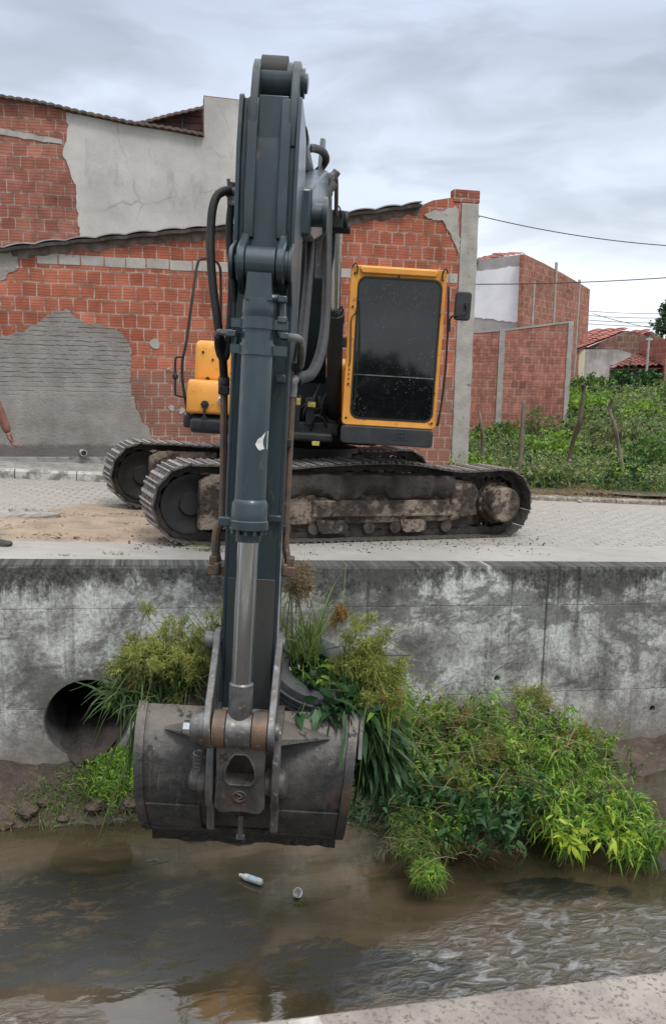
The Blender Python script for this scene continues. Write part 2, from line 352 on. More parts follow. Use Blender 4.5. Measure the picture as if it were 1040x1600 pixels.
# ================================================================== THE SETTING
WATER = -2.3
class Plane:
    """vertical plane with a local frame: u along it, v into it (away from the camera), z up"""
    def __init__(s, p, q):
        s.o = Vector((p[0], p[1], 0)); d = Vector((q[0] - p[0], q[1] - p[1], 0)).normalized()
        s.d = d; s.n = Vector((-d.y, d.x, 0)); s.a = math.atan2(d.y, d.x)
    def uz(s, px, py):
        h = hit(px, py, s.o, s.n); return ((h - s.o).dot(s.d), h.z)
    def w(s, u, v, z=0): return s.o + s.d * u + s.n * v + Vector((0, 0, z))
    def place(s, o): o.location = s.o; o.rotation_euler = (0, 0, s.a); return o
CAN = Plane(onroad(0, 885), onroad(1040, 888))
KERB = Plane(onroad(0, 747), onroad(1040, 790))
def strip(name, mat, pl_, u0, u1, v0, v1, dz, n=40, m=4, kind='structure'):
    """ground strip parallel to a plane, following the slope of the road"""
    vs = []; fs = []
    for j in range(m + 1):
        for i in range(n + 1):
            p = pl_.w(u0 + (u1 - u0) * i / n, v0 + (v1 - v0) * j / m); vs.append((p.x, p.y, zr(p.x) + dz))
    for j in range(m):
        for i in range(n):
            a = j * (n + 1) + i; fs.append((a, a + 1, a + n + 2, a + n + 1))
    o = MB().add(vs, fs).build(name, mat); return tag(o, kind=kind)

# far bank ground, road, apron, sidewalk
M['dirt'] = surf('dry pale dirt', (0.36, 0.30, 0.24), (0.27, 0.22, 0.17), 0.95, 0.7, c3=(0.18, 0.14, 0.11), s3=7, bs=9, bstr=0.6, bd=0.03)
def cobble():
    m, nt, b = newmat('pale cobblestone paving')
    tc = N(nt, 'ShaderNodeTexCoord')
    v = mapping(nt, tc.outputs['Object'], rot=(0, 0, -KERB.a))
    wob = N(nt, 'ShaderNodeTexNoise'); wob.inputs['Scale'].default_value = 4; nt.links.new(v, wob.inputs['Vector'])
    vv = mixc(nt, 0.06, v, wob.outputs['Color'], 'ADD')
    br = N(nt, 'ShaderNodeTexBrick'); nt.links.new(vv, br.inputs['Vector'])
    for k, x in (('Scale', 1.0), ('Mortar Size', 0.014), ('Mortar Smooth', 0.6), ('Brick Width', 0.24), ('Row Height', 0.14)): br.inputs[k].default_value = x
    br.inputs['Color1'].default_value = (0.41, 0.39, 0.36, 1); br.inputs['Color2'].default_value = (0.32, 0.305, 0.28, 1); br.inputs['Mortar'].default_value = (0.20, 0.18, 0.155, 1)
    sand = ramp(nt, noise(nt, v, 0.55, 6, 0.6), [(0.36, 0.1), (0.56, 0.95)])
    col = mixc(nt, sand, br.outputs['Color'], mixc(nt, noise(nt, v, 6, 6), (0.25, 0.23, 0.20), (0.43, 0.405, 0.365)))
    setc(nt, b.inputs['Base Color'], col); b.inputs['Roughness'].default_value = 0.9
    h = math_(nt, 'SUBTRACT', noise(nt, v, 25, 4), br.outputs['Fac']); bump(nt, b, h, 0.7, 0.02)
    return m
M['cobble'] = cobble()
M['apron'] = surf('pale worn concrete', (0.40, 0.375, 0.34), (0.30, 0.28, 0.25), 0.9, 1.6, 0.35, 0.65, (0.25, 0.23, 0.21), 11, 0.6, 0.72, bs=22, bstr=0.4, stretch=(0.5, 1, 1))
WT = 0.28                                     # thickness of the canal wall
strip('ground', M['dirt'], CAN, -900, 900, WT, 1500, -0.03, n=300, m=20)
strip('road', M['cobble'], CAN, -40, 45, 1.15, 16, 0.0, n=60, m=10)
strip('apron', M['apron'], CAN, -40, 45, WT, 1.15, 0.012, n=60)

# sand and rubble drifted on the road, left
def patch(name, outline, mat, up, label=None, cat=None, h=0.03, kind='structure', seed=1):
    """low mound over an outline (world x, y)"""
    pts = catmull([(x, y, 0) for x, y in outline + outline[:1]], 6)[:-1]
    c = sum(pts, Vector()) / len(pts); rings = []; n = len(pts)
    vs = []; fs = []
    K = 9
    for k in range(K):
        t = 1 - k / K
        for p in pts:
            q = c + (p - c) * t
            q = q + Vector((mnoise.noise(q * 3.1 + Vector((seed, 0, 0))), mnoise.noise(q * 3.3 + Vector((0, seed, 0))), 0)) * 0.10
            z = zr(q.x) + up + h * (1 - t ** 2) * (0.6 + 0.9 * mnoise.noise(q * 2.3)) + (h * 0.25 * mnoise.noise(q * 9) if k else -0.01)
            vs.append((q.x, q.y, z))
    vs.append((c.x, c.y, zr(c.x) + up + h))
    for k in range(K - 1):
        for i in range(n): fs.append((k * n + i, k * n + (i + 1) % n, (k + 1) * n + (i + 1) % n, (k + 1) * n + i))
    for i in range(n): fs.append(((K - 1) * n + i, (K - 1) * n + (i + 1) % n, len(vs) - 1))
    o = MB().add(vs, fs).build(name, mat, smooth=True)
    return tag(o, label, cat, kind=kind)
def rd(px, py): p = onroad(px, py); return (p.x, p.y)
M['sand'] = surf('drifted sand and silt', (0.40, 0.315, 0.225), (0.27, 0.205, 0.15), 0.95, 3, 0.35, 0.65, (0.15, 0.11, 0.08), 9, 0.62, 0.72, bs=20, bstr=0.7, bd=0.02)
patch('sand_drift', [rd(-60, 845), rd(-60, 812), rd(60, 800), rd(140, 786), rd(230, 800), rd(330, 815), rd(330, 845), rd(250, 849), rd(120, 848)], M['sand'], 0.006, h=0.035)

# left sidewalk and its whitewashed kerb
M['walk'] = surf('dusty sidewalk cement', (0.34, 0.32, 0.295), (0.24, 0.225, 0.205), 0.95, 2.2, c3=(0.14, 0.125, 0.11), s3=9, bs=20, bstr=0.5)
M['kerb'] = surf('chipped whitewashed kerb', (0.50, 0.48, 0.44), (0.20, 0.185, 0.165), 0.9, 6, 0.45, 0.6, (0.62, 0.61, 0.58), 14, 0.6, 0.7, bs=16, bstr=0.9, bd=0.02)
strip('sidewalk', M['walk'], KERB, -30, 5.2, 0.16, 4.0, 0.15, n=40)
def kerb_run(u0, u1, name, h=0.15, nx=None):
    b = MB(); u = u0
    while u < u1:
        L = random.uniform(0.8, 1.05); uu = min(u + L - 0.02, u1); rings = []
        p0, p1 = KERB.w(u, 0), KERB.w(uu, 0)
        j = random.uniform(-0.012, 0.012); n_ = 7; rings = []
        for i in range(n_ + 1):
            q = p0.lerp(p1, i / n_); z = zr(q.x); jj = j + 0.018 * mnoise.noise(q * 6); jz = 0.012 * mnoise.noise(q * 7 + Vector((5, 0, 0)))
            rings.append([(q + KERB.n * a) + Vector((0, 0, z + b_)) for a, b_ in ((jj, -0.05), (jj, h * 0.8 + jz), (jj + 0.03, h + 0.008 + jz), (0.155, h + 0.008), (0.155, -0.05))])
        b.loft(rings); u += L
    return tag(b.build(name, M['kerb']), kind='structure')
kerb_run(-30, 5.0, 'kerb'); 
_k = M['kerb']; M['kerb'] = surf('dirty kerb stone', (0.30, 0.26, 0.215), (0.17, 0.14, 0.11), 0.95, 5, c3=(0.42, 0.38, 0.33), s3=12, bs=12, bstr=0.9, bd=.03)
kerb_run(6.5, 45, 'lot_kerb', 0.07); M['kerb'] = _k

# ---- canal: bed, water, mud banks, near bank
big = lambda name, z, y0, y1, mat: tag(MB().add([(-60, y0, z), (60, y0, z), (60, y1, z), (-60, y1, z)], [(0, 1, 2, 3)]).build(name, mat), kind='structure')
big('canal_bed', WATER - 0.35, 0.4, 25, M['soil'])
def watermat():
    m, nt, b = newmat('shallow muddy water')
    tc = N(nt, 'ShaderNodeTexCoord'); o = tc.outputs['Object']
    rot = mapping(nt, o, rot=(0, 0, R(-16)))
    flow = mapping(nt, rot, (0.55, 1.5, 1))
    wq = mixc(nt, 1.0, o, mixc(nt, 1.0, N_noisecol(nt, o, 1.6), (0.5, 0.5, 0.5), 'SUBTRACT'), 'ADD')
    c = ramp(nt, noise(nt, flow, 1.1, 6, 0.62, 0.6), [(0.33, (0.034, 0.029, 0.016)), (0.50, (0.060, 0.048, 0.028)), (0.68, (0.105, 0.075, 0.046))])
    silt = ramp(nt, noise(nt, mapping(nt, rot, (0.8, 1.7, 1), (4, 2, 0)), 1.7, 8, 0.68, 0.9), [(0.56, 0.0), (0.72, 0.7)])
    c = mixc(nt, math_(nt, 'MULTIPLY', silt, 0.7), c, (0.12, 0.088, 0.058))
    # dark weed growing on the bed
    sp = N(nt, 'ShaderNodeSeparateXYZ'); nt.links.new(wq, sp.inputs[0])
    def blob(cx, cy, rx, ry):
        a = math_(nt, 'POWER', math_(nt, 'ABSOLUTE', math_(nt, 'DIVIDE', math_(nt, 'SUBTRACT', sp.outputs[0], cx), rx)), 2)
        d = math_(nt, 'POWER', math_(nt, 'ABSOLUTE', math_(nt, 'DIVIDE', math_(nt, 'SUBTRACT', sp.outputs[1], cy), ry)), 2)
        return math_(nt, 'SUBTRACT', 1.0, math_(nt, 'ADD', a, d), True)
    al = noise(nt, mapping(nt, rot, (1.0, 2.6, 1)), 3.2, 12, 0.82, 0.5)
    bl = math_(nt, 'MAXIMUM', math_(nt, 'MAXIMUM', blob(-1.85, 5.75, 1.5, 0.75), blob(0.3, 5.35, 0.9, 0.2)), blob(1.9, 6.3, 0.7, 0.25))
    am = math_(nt, 'MULTIPLY', ramp(nt, al, [(0.44, 0.0), (0.50, 1.0)]), ramp(nt, bl, [(0.0, 0.0), (0.3, 0.95)]))
    c = mixc(nt, am, c, (0.010, 0.012, 0.009))
    b.inputs['IOR'].default_value = 1.55; b.inputs['Specular IOR Level'].default_value = 1.0
    # ripples: strong where the water runs shallow (right and the near left), faint elsewhere
    rm = math_(nt, 'MAXIMUM', math_(nt, 'MAXIMUM', blob(1.95, 5.05, 1.9, 1.25), blob(-2.6, 4.55, 1.3, 0.45)), 0.0)
    rm = math_(nt, 'MULTIPLY', rm, ramp(nt, noise(nt, o, 1.7, 4), [(0.3, 0.5), (0.6, 1.3)]))
    rmr = ramp(nt, rm, [(0.0, 0.0), (0.7, 1.0)])
    rip = noise(nt, mapping(nt, rot, (1.0, 2.1, 1)), 6, 6, 0.62, 0.9)
    calm = noise(nt, mapping(nt, rot, (1, 2, 1)), 3, 3, 0.5, 0.5)
    glint = math_(nt, 'MULTIPLY', ramp(nt, rip, [(0.50, 0.0), (0.66, 0.55)]), ramp(nt, rm, [(0.1, 0.0), (0.8, 1.0)]))  # sky reflection painted as pale grey on the ripple crests
    c = mixc(nt, glint, c, (0.42, 0.43, 0.45)); setc(nt, b.inputs['Base Color'], c)
    b1 = N(nt, 'ShaderNodeBump'); b1.inputs['Strength'].default_value = 0.08; b1.inputs['Distance'].default_value = 0.03; nt.links.new(calm, b1.inputs['Height'])
    b2 = N(nt, 'ShaderNodeBump'); b2.inputs['Distance'].default_value = 0.035; nt.links.new(math_(nt, 'MULTIPLY', rmr, 1.0), b2.inputs['Strength'])
    nt.links.new(rip, b2.inputs['Height']); nt.links.new(b1.outputs[0], b2.inputs['Normal']); nt.links.new(b2.outputs[0], b.inputs['Normal'])
    nt.links.new(mixc(nt, ramp(nt, am, [(0, 0.0), (1, 1.0)]), (0.05,) * 3, (0.35,) * 3), b.inputs['Roughness'])
    return m
M['water'] = watermat()
big('water', WATER, 0.4, 20, M['water'])
def terrain(name, mat, x0, x1, y0, y1, nx, ny, fz, kind='structure', smooth=True):
    vs = [(x0 + (x1 - x0) * i / nx, y0 + (y1 - y0) * j / ny) for j in range(ny + 1) for i in range(nx + 1)]
    vs = [(x, y, fz(x, y)) for x, y in vs]
    fs = [(j * (nx + 1) + i, j * (nx + 1) + i + 1, (j + 1) * (nx + 1) + i + 1, (j + 1) * (nx + 1) + i) for j in range(ny) for i in range(nx)]
    o = MB().add(vs, fs).build(name, mat, smooth=smooth, fix=False); return tag(o, kind=kind)
def sstep(a, b, x):
    t = max(0, min(1, (x - a) / (b - a))); return t * t * (3 - 2 * t)
def fbm(x, y, s=1.0): return mnoise.fractal(Vector((x * s, y * s, 0.37)), 0.9, 2.1, 5)
def vcan(x, y): return (Vector((x, y, 0)) - CAN.o).dot(CAN.n)      # distance behind the canal wall face (negative = in the canal)
def bankz(x, y):
    d = -vcan(x, y)
    top = -1.92 - 0.30 * sstep(-3.2, 3.5, x)
    wdt = 0.95 + 0.35 * mnoise.noise(Vector((x * 0.9, 0, 3)))
    wdt += 1.1 * math.exp(-((x - 1.1) / 0.75) ** 2) + 0.5 * math.exp(-((x - 2.2) / 0.8) ** 2) + 0.25 * math.exp(-((x + 1.1) / 0.8) ** 2) + 0.25 * sstep(2.6, 4, x)
    hh = 0.42 * math.exp(-((x - 1.7) / 1.3) ** 2) * math.exp(-((d - 0.6) / 0.7) ** 2)
    t = sstep(0, wdt, d)
    return top + (WATER - 0.16 - top) * t + hh + 0.07 * fbm(x, y, 2.2) * (1 - 0.5 * t) + 0.02 * fbm(x, y, 8)
terrain('mud_bank', M['soil'], -6, 8, 4.6, 11.5, 210, 150, bankz)

# canal wall with culvert and weep holes
def canalmat():
    m, nt, b = newmat('stained canal concrete')
    tc = N(nt, 'ShaderNodeTexCoord'); o = tc.outputs['Object']; sp = N(nt, 'ShaderNodeSeparateXYZ'); nt.links.new(o, sp.inputs[0])
    f = mapping(nt, o, (1, 0.0, 1))
    c = ramp(nt, noise(nt, f, 1.15, 7, 0.62, 0.3), [(0.38, (0.15, 0.148, 0.135)), (0.46, (0.26, 0.255, 0.235)), (0.50, (0.36, 0.355, 0.325)), (0.58, (0.60, 0.61, 0.565))])
    fl = ramp(nt, noise(nt, mapping(nt, f, (1, 1, 0.6)), 9, 8, 0.72), [(0.46, 0.0), (0.60, 0.8)])
    c = mixc(nt, math_(nt, 'MULTIPLY', fl, ramp(nt, noise(nt, f, 0.9, 3), [(0.42, 0.0), (0.58, 1.0)])), c, (0.56, 0.60, 0.57))
    # height above the local top: the top sinks with the road
    zt = math_(nt, 'ADD', sp.outputs[2], math_(nt, 'MULTIPLY', sp.outputs[0], SL * math.cos(CAN.a)))
    dn = math_(nt, 'SUBTRACT', zr(CAN.o.x), zt)           # metres below the coping
    ragged = noise(nt, mapping(nt, f, (1, 1, 0.5)), 2.6, 12, 0.80)
    broad = noise(nt, mapping(nt, f, (1, 1, 0.1), (7, 0, 0)), 0.55, 3, 0.5)
    reach = math_(nt, 'ADD', math_(nt, 'MULTIPLY', math_(nt, 'SUBTRACT', ragged, 0.5), 1.5), math_(nt, 'MULTIPLY', math_(nt, 'SUBTRACT', broad, 0.42), 1.1))
    k = math_(nt, 'SUBTRACT', math_(nt, 'ADD', reach, 0.15), dn)
    stain = ramp(nt, math_(nt, 'ADD', k, 0.5), [(0.44, 0.0), (0.60, 0.93)])
    c = mixc(nt, stain, c, mixc(nt, ramp(nt, noise(nt, f, 13, 9, 0.8), [(0.42, 0.0), (0.66, 1.0)]), (0.020, 0.021, 0.019), (0.16, 0.16, 0.145)))
    dr = math_(nt, 'MULTIPLY', ramp(nt, noise(nt, mapping(nt, f, (9, 1, 0.12), (2, 0, 9)), 1.3, 5, 0.7), [(0.57, 0.0), (0.66, 0.75)]), ramp(nt, dn, [(0.25, 1.0), (1.3, 0.0)])); c = mixc(nt, dr, c, (0.035, 0.036, 0.033))
    gr = noise(nt, f, 22, 10, 0.85); c = mixc(nt, 1.0, c, ramp(nt, gr, [(0.38, 0.35), (0.5, 1.0), (0.62, 1.35)]), 'MULTIPLY')
    mo = ramp(nt, noise(nt, mapping(nt, f, (0.8, 1, 1.6), (2, 0, 5)), 0.9, 10, 0.75, 0.4), [(0.50, 0.0), (0.56, 0.72)]); c = mixc(nt, mo, c, (0.095, 0.093, 0.083))
    # rain streaks
    stv = mapping(nt, f, (5.5, 1, 0.22)); sk = ramp(nt, noise(nt, stv, 1.6, 6, 0.65), [(0.56, 0.0), (0.70, 0.5)])
    c = mixc(nt, sk, c, (0.09, 0.092, 0.088))
    # damp silty foot
    foot = ramp(nt, math_(nt, 'ADD', math_(nt, 'SUBTRACT', dn, 1.45), math_(nt, 'MULTIPLY', math_(nt, 'SUBTRACT', noise(nt, f, 2.6, 6), 0.5), 0.9)), [(0.0, 0.0), (0.45, 0.75)])
    c = mixc(nt, foot, c, mixc(nt, noise(nt, f, 7, 5), (0.13, 0.105, 0.09), (0.30, 0.27, 0.24)))
    # shutter-board joints
    def line(val, pos, wd, amp):
        q = math_(nt, 'ABSOLUTE', math_(nt, 'SUBTRACT', math_(nt, 'ADD', val, math_(nt, 'MULTIPLY', math_(nt, 'SUBTRACT', noise(nt, f, 5, 5), 0.5), 0.03)), pos))
        return ramp(nt, q, [(0.0, amp), (wd, 0.0)])
    ls = [line(dn, 0.42, 0.008, 0.30), line(dn, 1.42, 0.008, 0.30), line(sp.outputs[0], CANU1, 0.022, 0.95), line(sp.outputs[0], CANU1 - 1.42, 0.014, 0.25)]
    L = ls[0]
    for q in ls[1:]: L = math_(nt, 'MAXIMUM', L, q)
    c = mixc(nt, L, c, (0.05, 0.048, 0.045))
    setc(nt, b.inputs['Base Color'], c); b.inputs['Roughness'].default_value = 0.88; b.inputs['Specular IOR Level'].default_value = 0.25
    h = math_(nt, 'SUBTRACT', noise(nt, o, 30, 6, 0.65), math_(nt, 'MULTIPLY', L, 1.5)); bump(nt, b, h, 0.5, 0.015)
    return m
CANU1 = CAN.uz(852, 960)[0]
M['canal'] = canalmat()
cw = empty('canal_wall', CAN.o, (0, 0, CAN.a), 'long stained concrete canal wall with round culvert opening', 'retaining wall')
b = MB(); rings = []
for i in range(121):
    u = -40 + 80 * i / 120; x = CAN.w(u, 0).x; zt = zr(x) + 0.014
    rings.append([(u, 0.0, -3.0), (u, 0.0, zt - 0.03), (u, 0.012, zt), (u, WT, zt), (u, WT, -3.0)])
b.loft(rings)
wall = b.build('wall_face', M['canal'], cw)
cut = []
cu, cz = CAN.uz(137, 1124)
def cutter(u, z, r, depth, n=40):
    q = MB().cyl((u, -0.3, z), (u, depth, z), r, n=n).build('cutter', M['canal'], cw); cut.append(q)
    md = wall.modifiers.new('cut', 'BOOLEAN'); md.operation = 'DIFFERENCE'; md.object = q; md.solver = 'EXACT'
CR = 0.41
cutter(cu, cz, CR, 1.5)
weeps = [CAN.uz(776, 1060), CAN.uz(1018, 1107)]
for u, z in weeps: cutter(u, z, 0.036, 0.2, 20)
bpy.context.view_layer.update()
dg = bpy.context.evaluated_depsgraph_get()
me = bpy.data.meshes.new_from_object(wall.evaluated_get(dg)); wall.modifiers.clear(); wall.data = me
for q in cut: bpy.data.objects.remove(q)
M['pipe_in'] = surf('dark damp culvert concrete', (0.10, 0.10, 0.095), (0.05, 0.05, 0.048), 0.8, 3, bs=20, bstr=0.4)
rg = lambda r, y: [(cu + r * math.cos(2 * PI * i / 48), y, cz + r * math.sin(2 * PI * i / 48)) for i in range(48)]
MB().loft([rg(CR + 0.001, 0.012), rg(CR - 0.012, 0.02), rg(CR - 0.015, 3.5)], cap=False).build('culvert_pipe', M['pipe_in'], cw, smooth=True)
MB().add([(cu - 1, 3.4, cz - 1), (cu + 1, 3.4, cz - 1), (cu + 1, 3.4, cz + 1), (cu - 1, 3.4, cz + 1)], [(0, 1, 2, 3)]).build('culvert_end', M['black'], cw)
# silt lying in the culvert
b = MB(); vs = []; fs = []
for j in range(13):
    for i in range(17):
        a = -1 + 2 * i / 16; yy = -0.12 + j * 0.22; zz = cz - CR * 0.62 + 0.10 * mnoise.noise(Vector((a * 1.7, yy * 2, 2))) + 0.14 * (a * 0.3) - (0.15 if j == 0 else 0)
        hw = math.sqrt(max(0.01, (CR - 0.016) ** 2 - (min(0, zz - cz)) ** 2)); vs.append((cu + a * hw, yy, zz))
for j in range(12):
    for i in range(16): fs.append((j * 17 + i, j * 17 + i + 1, j * 17 + i + 18, j * 17 + i + 17))
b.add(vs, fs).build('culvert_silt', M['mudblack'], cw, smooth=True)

# near bank slab
NB = Plane(atz(360, 1600, 0.1), atz(1040, 1515, 0.1))
M['near'] = surf('granular near bank concrete', (0.36, 0.325, 0.28), (0.235, 0.205, 0.175), 0.9, 4, 0.38, 0.62, (0.13, 0.11, 0.09), 75, 0.52, 0.66, bs=120, bstr=0.7, bd=0.006)
b = MB(); 
for i in range(24):
    u0 = -30.1 + i * 2.5
    b.box((u0 + 1.24, -0.7, -1.35), (2.47, 1.4, 2.9))
nb = b.build('near_bank', M['near'], bevel=0.012); NB.place(nb); nb.location.z = 0.0; tag(nb, kind='structure')
b = MB().add([(-900, -1500, 0.085), (900, -1500, 0.085), (900, 0, 0.085), (-900, 0, 0.085)], [(0, 1, 2, 3)])
g2 = b.build('near_ground', surf('rough dark verge', (0.07, 0.075, 0.04), (0.12, 0.10, 0.07), 0.95, 0.8, bs=8, bstr=0.6)); NB.place(g2); g2.location += NB.n * -1.38; tag(g2, kind='structure')
# cement smear across the slab joint
p0_ = atz(478, 1592, 0.1); b = MB(); uu_ = (Vector((p0_.x, p0_.y, 0)) - NB.o).dot(NB.d)
pts = jag0 = [(uu_ - .05, -.02), (uu_ + .035, -.015), (uu_ + .05, -.10), (uu_ + .085, -.22), (uu_ + .10, -.5), (uu_ + .02, -.52), (uu_ + .0, -.3), (uu_ - .03, -.15)]
o = MB().prism([(a + .008 * mnoise.noise(V(a * 30, c * 30, 0)), c) for a, c in pts], 'z', 0.098, 0.106).build('mortar_smear', M['kerb'], bevel=.003); NB.place(o); tag(o, kind='structure')

# ================================================================== BUILDINGS
w0 = onroad(0, 719, 0.15); w1_ = aty(715, 600, 17.0)
W1 = Plane(w0, w1_)
BR = 0.247
zb = W1.uz(200, 402)[1]
M['brick'] = brickmat('red hollow block wall', BR, BR, (0.34, 0.102, 0.062), (0.43, 0.150, 0.092), (0.43, 0.36, 0.295), 0.011, 5, low=(0.30, 0.15, 0.11), lowz=W1.uz(600, 590)[1])
M['brick_flush'] = brickmat('weathered block wall', 0.27, 0.225, (0.27, 0.085, 0.06), (0.36, 0.13, 0.085), (0.40, 0.34, 0.28), 0.013, 4)
def outline(pl_, pts): return [pl_.uz(*p) for p in pts]
def jag(poly, step=0.12, amp=0.04, seed=0, keep=()):
    out = []
    for i, a in enumerate(poly):
        c = poly[(i + 1) % len(poly)]; L = math.hypot(c[0] - a[0], c[1] - a[1]); k = max(1, int(L / step))
        for j in range(k):
            t = j / k; u = a[0] + (c[0] - a[0]) * t; z = a[1] + (c[1] - a[1]) * t
            if i in keep: out.append((u, z)); continue
            q = Vector((u * 6, z * 6, seed)); q2 = Vector((u * 17, z * 17, seed + 3))
            out.append((u + amp * (mnoise.noise(q) * 1.5 + mnoise.noise(q2)), z + amp * (mnoise.noise(q + Vector((9, 0, 0))) * 1.5 + mnoise.noise(q2 + Vector((9, 0, 0))))))
    return out
def slab(name, pl_, poly, v0, v1, mat, parent, bevel=0, **k):
    b = MB(); n = len(poly)
    vs = [(u, v0, z) for u, z in poly] + [(u, v1, z) for u, z in poly]
    # ngon front triangulated by Blender
    b.add(vs, [tuple(range(n))] + [(i, i + n, (i + 1) % n + n, (i + 1) % n) for i in range(n)] + [tuple(range(2 * n - 1, n - 1, -1))])
    return b.build(name, mat, parent, bevel=bevel, **k)

B1 = empty('brick_building', W1.o, (0, 0, W1.a), 'near unplastered red block building with a rising fibre cement roof edge and grey end column', 'building')
roofpx = [(-400, 432), (-60, 397), (0, 392), (120, 379), (240, 367), (350, 358), (480, 343), (560, 335), (620, 327), (655, 322)]
top = outline(W1, roofpx)
parap = outline(W1, [(655, 322), (676, 313), (704, 309), (722, 308), (722, 322)])
uR = W1.uz(735, 600)[0]; uC = W1.uz(709, 600)[0]
poly = top + parap[1:-1] + [(uC + 0.1, parap[3][1]), (uC + 0.1, -1.2), (top[0][0], -1.2)]
slab('front_wall', W1, poly, 0, 0.19, M['brick'], B1)
b = MB(); b.span((uR - 0.2, 0.2, -1.2), (uR, 10.0, parap[2][1] - 0.1)); b.span((top[0][0], 9.8, -1.2), (uR, 10, 4.0)); b.build('back_walls', M['brick_flush'], B1)
# end column, rough cast, slightly irregular
rings = []
zt = W1.uz(730, 318)[1]
for i in range(40):
    z = -1.2 + (zt + 1.2) * i / 39
    j = lambda s: 0.018 * mnoise.noise(Vector((z * 2.2, s, 0))) + 0.010 * mnoise.noise(Vector((z * 9, s, 4)))
    rings.append([(uC + j(1), -0.035 + j(2) * 0.6, z), (uR + j(3), -0.035 + j(4) * 0.6, z), (uR + j(3), 0.23, z), (uC + j(1), 0.23, z)])
MB().loft(rings).build('corner_column', M['cement_col'], B1, bevel=0.01)
# block showing its end holes at the top corner
hb = outline(W1, [(700, 316), (742, 318), (744, 298), (712, 298)])
b = MB(); b.span((hb[0][0] + 0.1, -0.02, zt + 0.01), (uR + 0.01, 0.18, hb[2][1])); b.build('top_block', M['brick_flush'], B1, bevel=0.01)
b = MB()
for i in range(3): b.span((uR + 0.005, 0.0, zt + 0.03 + i * 0.075), (uR + 0.018, 0.15, zt + 0.075 + i * 0.075))
b.build('block_hole', M['black'], B1)
# pale block course
zc0, zc1 = W1.uz(200, 419)[1], W1.uz(200, 403)[1]
b = MB(); u = W1.uz(58, 410)[0]; u2 = uC - 0.02; 
while u < u2:
    L = random.uniform(0.36, 0.42); uu = min(u + L - 0.015, u2); j = random.uniform(-0.006, 0.006)
    b.span((u, -0.012 + j, zc0 + random.uniform(-.008, .008)), (uu, 0.05, zc1 + random.uniform(-.008, .008))); u += L
b.build('cement_course', M['cement_col'], B1, bevel=0.012)
M['plaster1'] = surf('rough thrown plaster', (0.33, 0.31, 0.285), (0.24, 0.225, 0.205), 0.95, 1.7, 0.35, 0.65, (0.40, 0.38, 0.35), 5, 0.58, 0.72, bs=26, bstr=1.0, bd=0.03)
def plaster_grooved():
    m, nt, b = newmat('plaster skimmed over blocks')
    tc = N(nt, 'ShaderNodeTexCoord'); o = tc.outputs['Object']; sp = N(nt, 'ShaderNodeSeparateXYZ'); nt.links.new(o, sp.inputs[0])
    n1 = noise(nt, o, 1.7, 7, 0.65)
    c = ramp(nt, n1, [(0.35, (0.225, 0.21, 0.19)), (0.65, (0.345, 0.325, 0.30))])
    z = math_(nt, 'ADD', sp.outputs[2], math_(nt, 'MULTIPLY', noise(nt, o, 5, 4), 0.06))
    g = math_(nt, 'SINE', math_(nt, 'MULTIPLY', z, 2 * PI / 0.082))
    up = ramp(nt, math_(nt, 'SUBTRACT', sp.outputs[2], W1.uz(100, 615)[1] - 0.5), [(0.3, 0.0), (0.8, 1.0)])
    gl = math_(nt, 'MULTIPLY', ramp(nt, g, [(0.55, 0.0), (0.95, 1.0)]), up)
    gl = math_(nt, 'MULTIPLY', gl, ramp(nt, noise(nt, mapping(nt, o, (1, 1, 3)), 4, 4), [(0.4, 0.0), (0.6, 1.0)]))
    c = mixc(nt, math_(nt, 'MULTIPLY', gl, 0.55), c, (0.12, 0.11, 0.10))
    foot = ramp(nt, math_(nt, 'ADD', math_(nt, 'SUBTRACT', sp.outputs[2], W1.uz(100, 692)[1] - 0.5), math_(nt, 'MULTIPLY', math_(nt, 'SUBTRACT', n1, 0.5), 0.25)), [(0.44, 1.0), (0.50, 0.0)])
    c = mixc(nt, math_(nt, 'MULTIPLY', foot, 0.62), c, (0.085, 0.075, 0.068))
    setc(nt, b.inputs['Base Color'], c); b.inputs['Roughness'].default_value = 0.95; b.inputs['Specular IOR Level'].default_value = 0.2
    bump(nt, b, math_(nt, 'SUBTRACT', noise(nt, o, 28, 6, 0.7), math_(nt, 'MULTIPLY', gl, 0.8)), 0.9, 0.03)
    return m
M['plaster2'] = plaster_grooved()
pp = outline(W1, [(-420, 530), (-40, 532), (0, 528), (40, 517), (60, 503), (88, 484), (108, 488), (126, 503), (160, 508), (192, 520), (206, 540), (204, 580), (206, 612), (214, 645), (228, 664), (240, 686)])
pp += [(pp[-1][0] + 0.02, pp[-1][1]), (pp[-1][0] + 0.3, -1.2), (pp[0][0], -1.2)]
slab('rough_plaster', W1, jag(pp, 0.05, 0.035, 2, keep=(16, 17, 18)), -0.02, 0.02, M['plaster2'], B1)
pp = outline(W1, [(-200, 420), (-30, 397), (18, 394), (28, 402), (26, 420), (14, 432), (0, 442), (-40, 446), (-200, 450)])
slab('plaster_scrap', W1, jag(pp, 0.06, 0.04, 5), -0.018, 0.02, M['plaster1'], B1)
pp = outline(W1, [(662, 334), (690, 328), (716, 324), (716, 400), (708, 378), (700, 360), (693, 345), (668, 342)])
slab('mortar_daub', W1, jag(pp, 0.05, 0.03, 8), -0.03, 0.02, M['cement_col'], B1)
for k, (x, y, r) in enumerate([(241, 536, 7), (264, 576, 3.5), (268, 638, 4.5), (284, 640, 4)]):
    pp = outline(W1, [(x + r * math.cos(a), y + r * 1.1 * math.sin(a)) for a in [i * PI / 5 for i in range(10)]])
    slab('mortar_scrap', W1, jag(pp, 0.04, 0.03, k), -0.014, 0.02, M['cement_col'], B1)
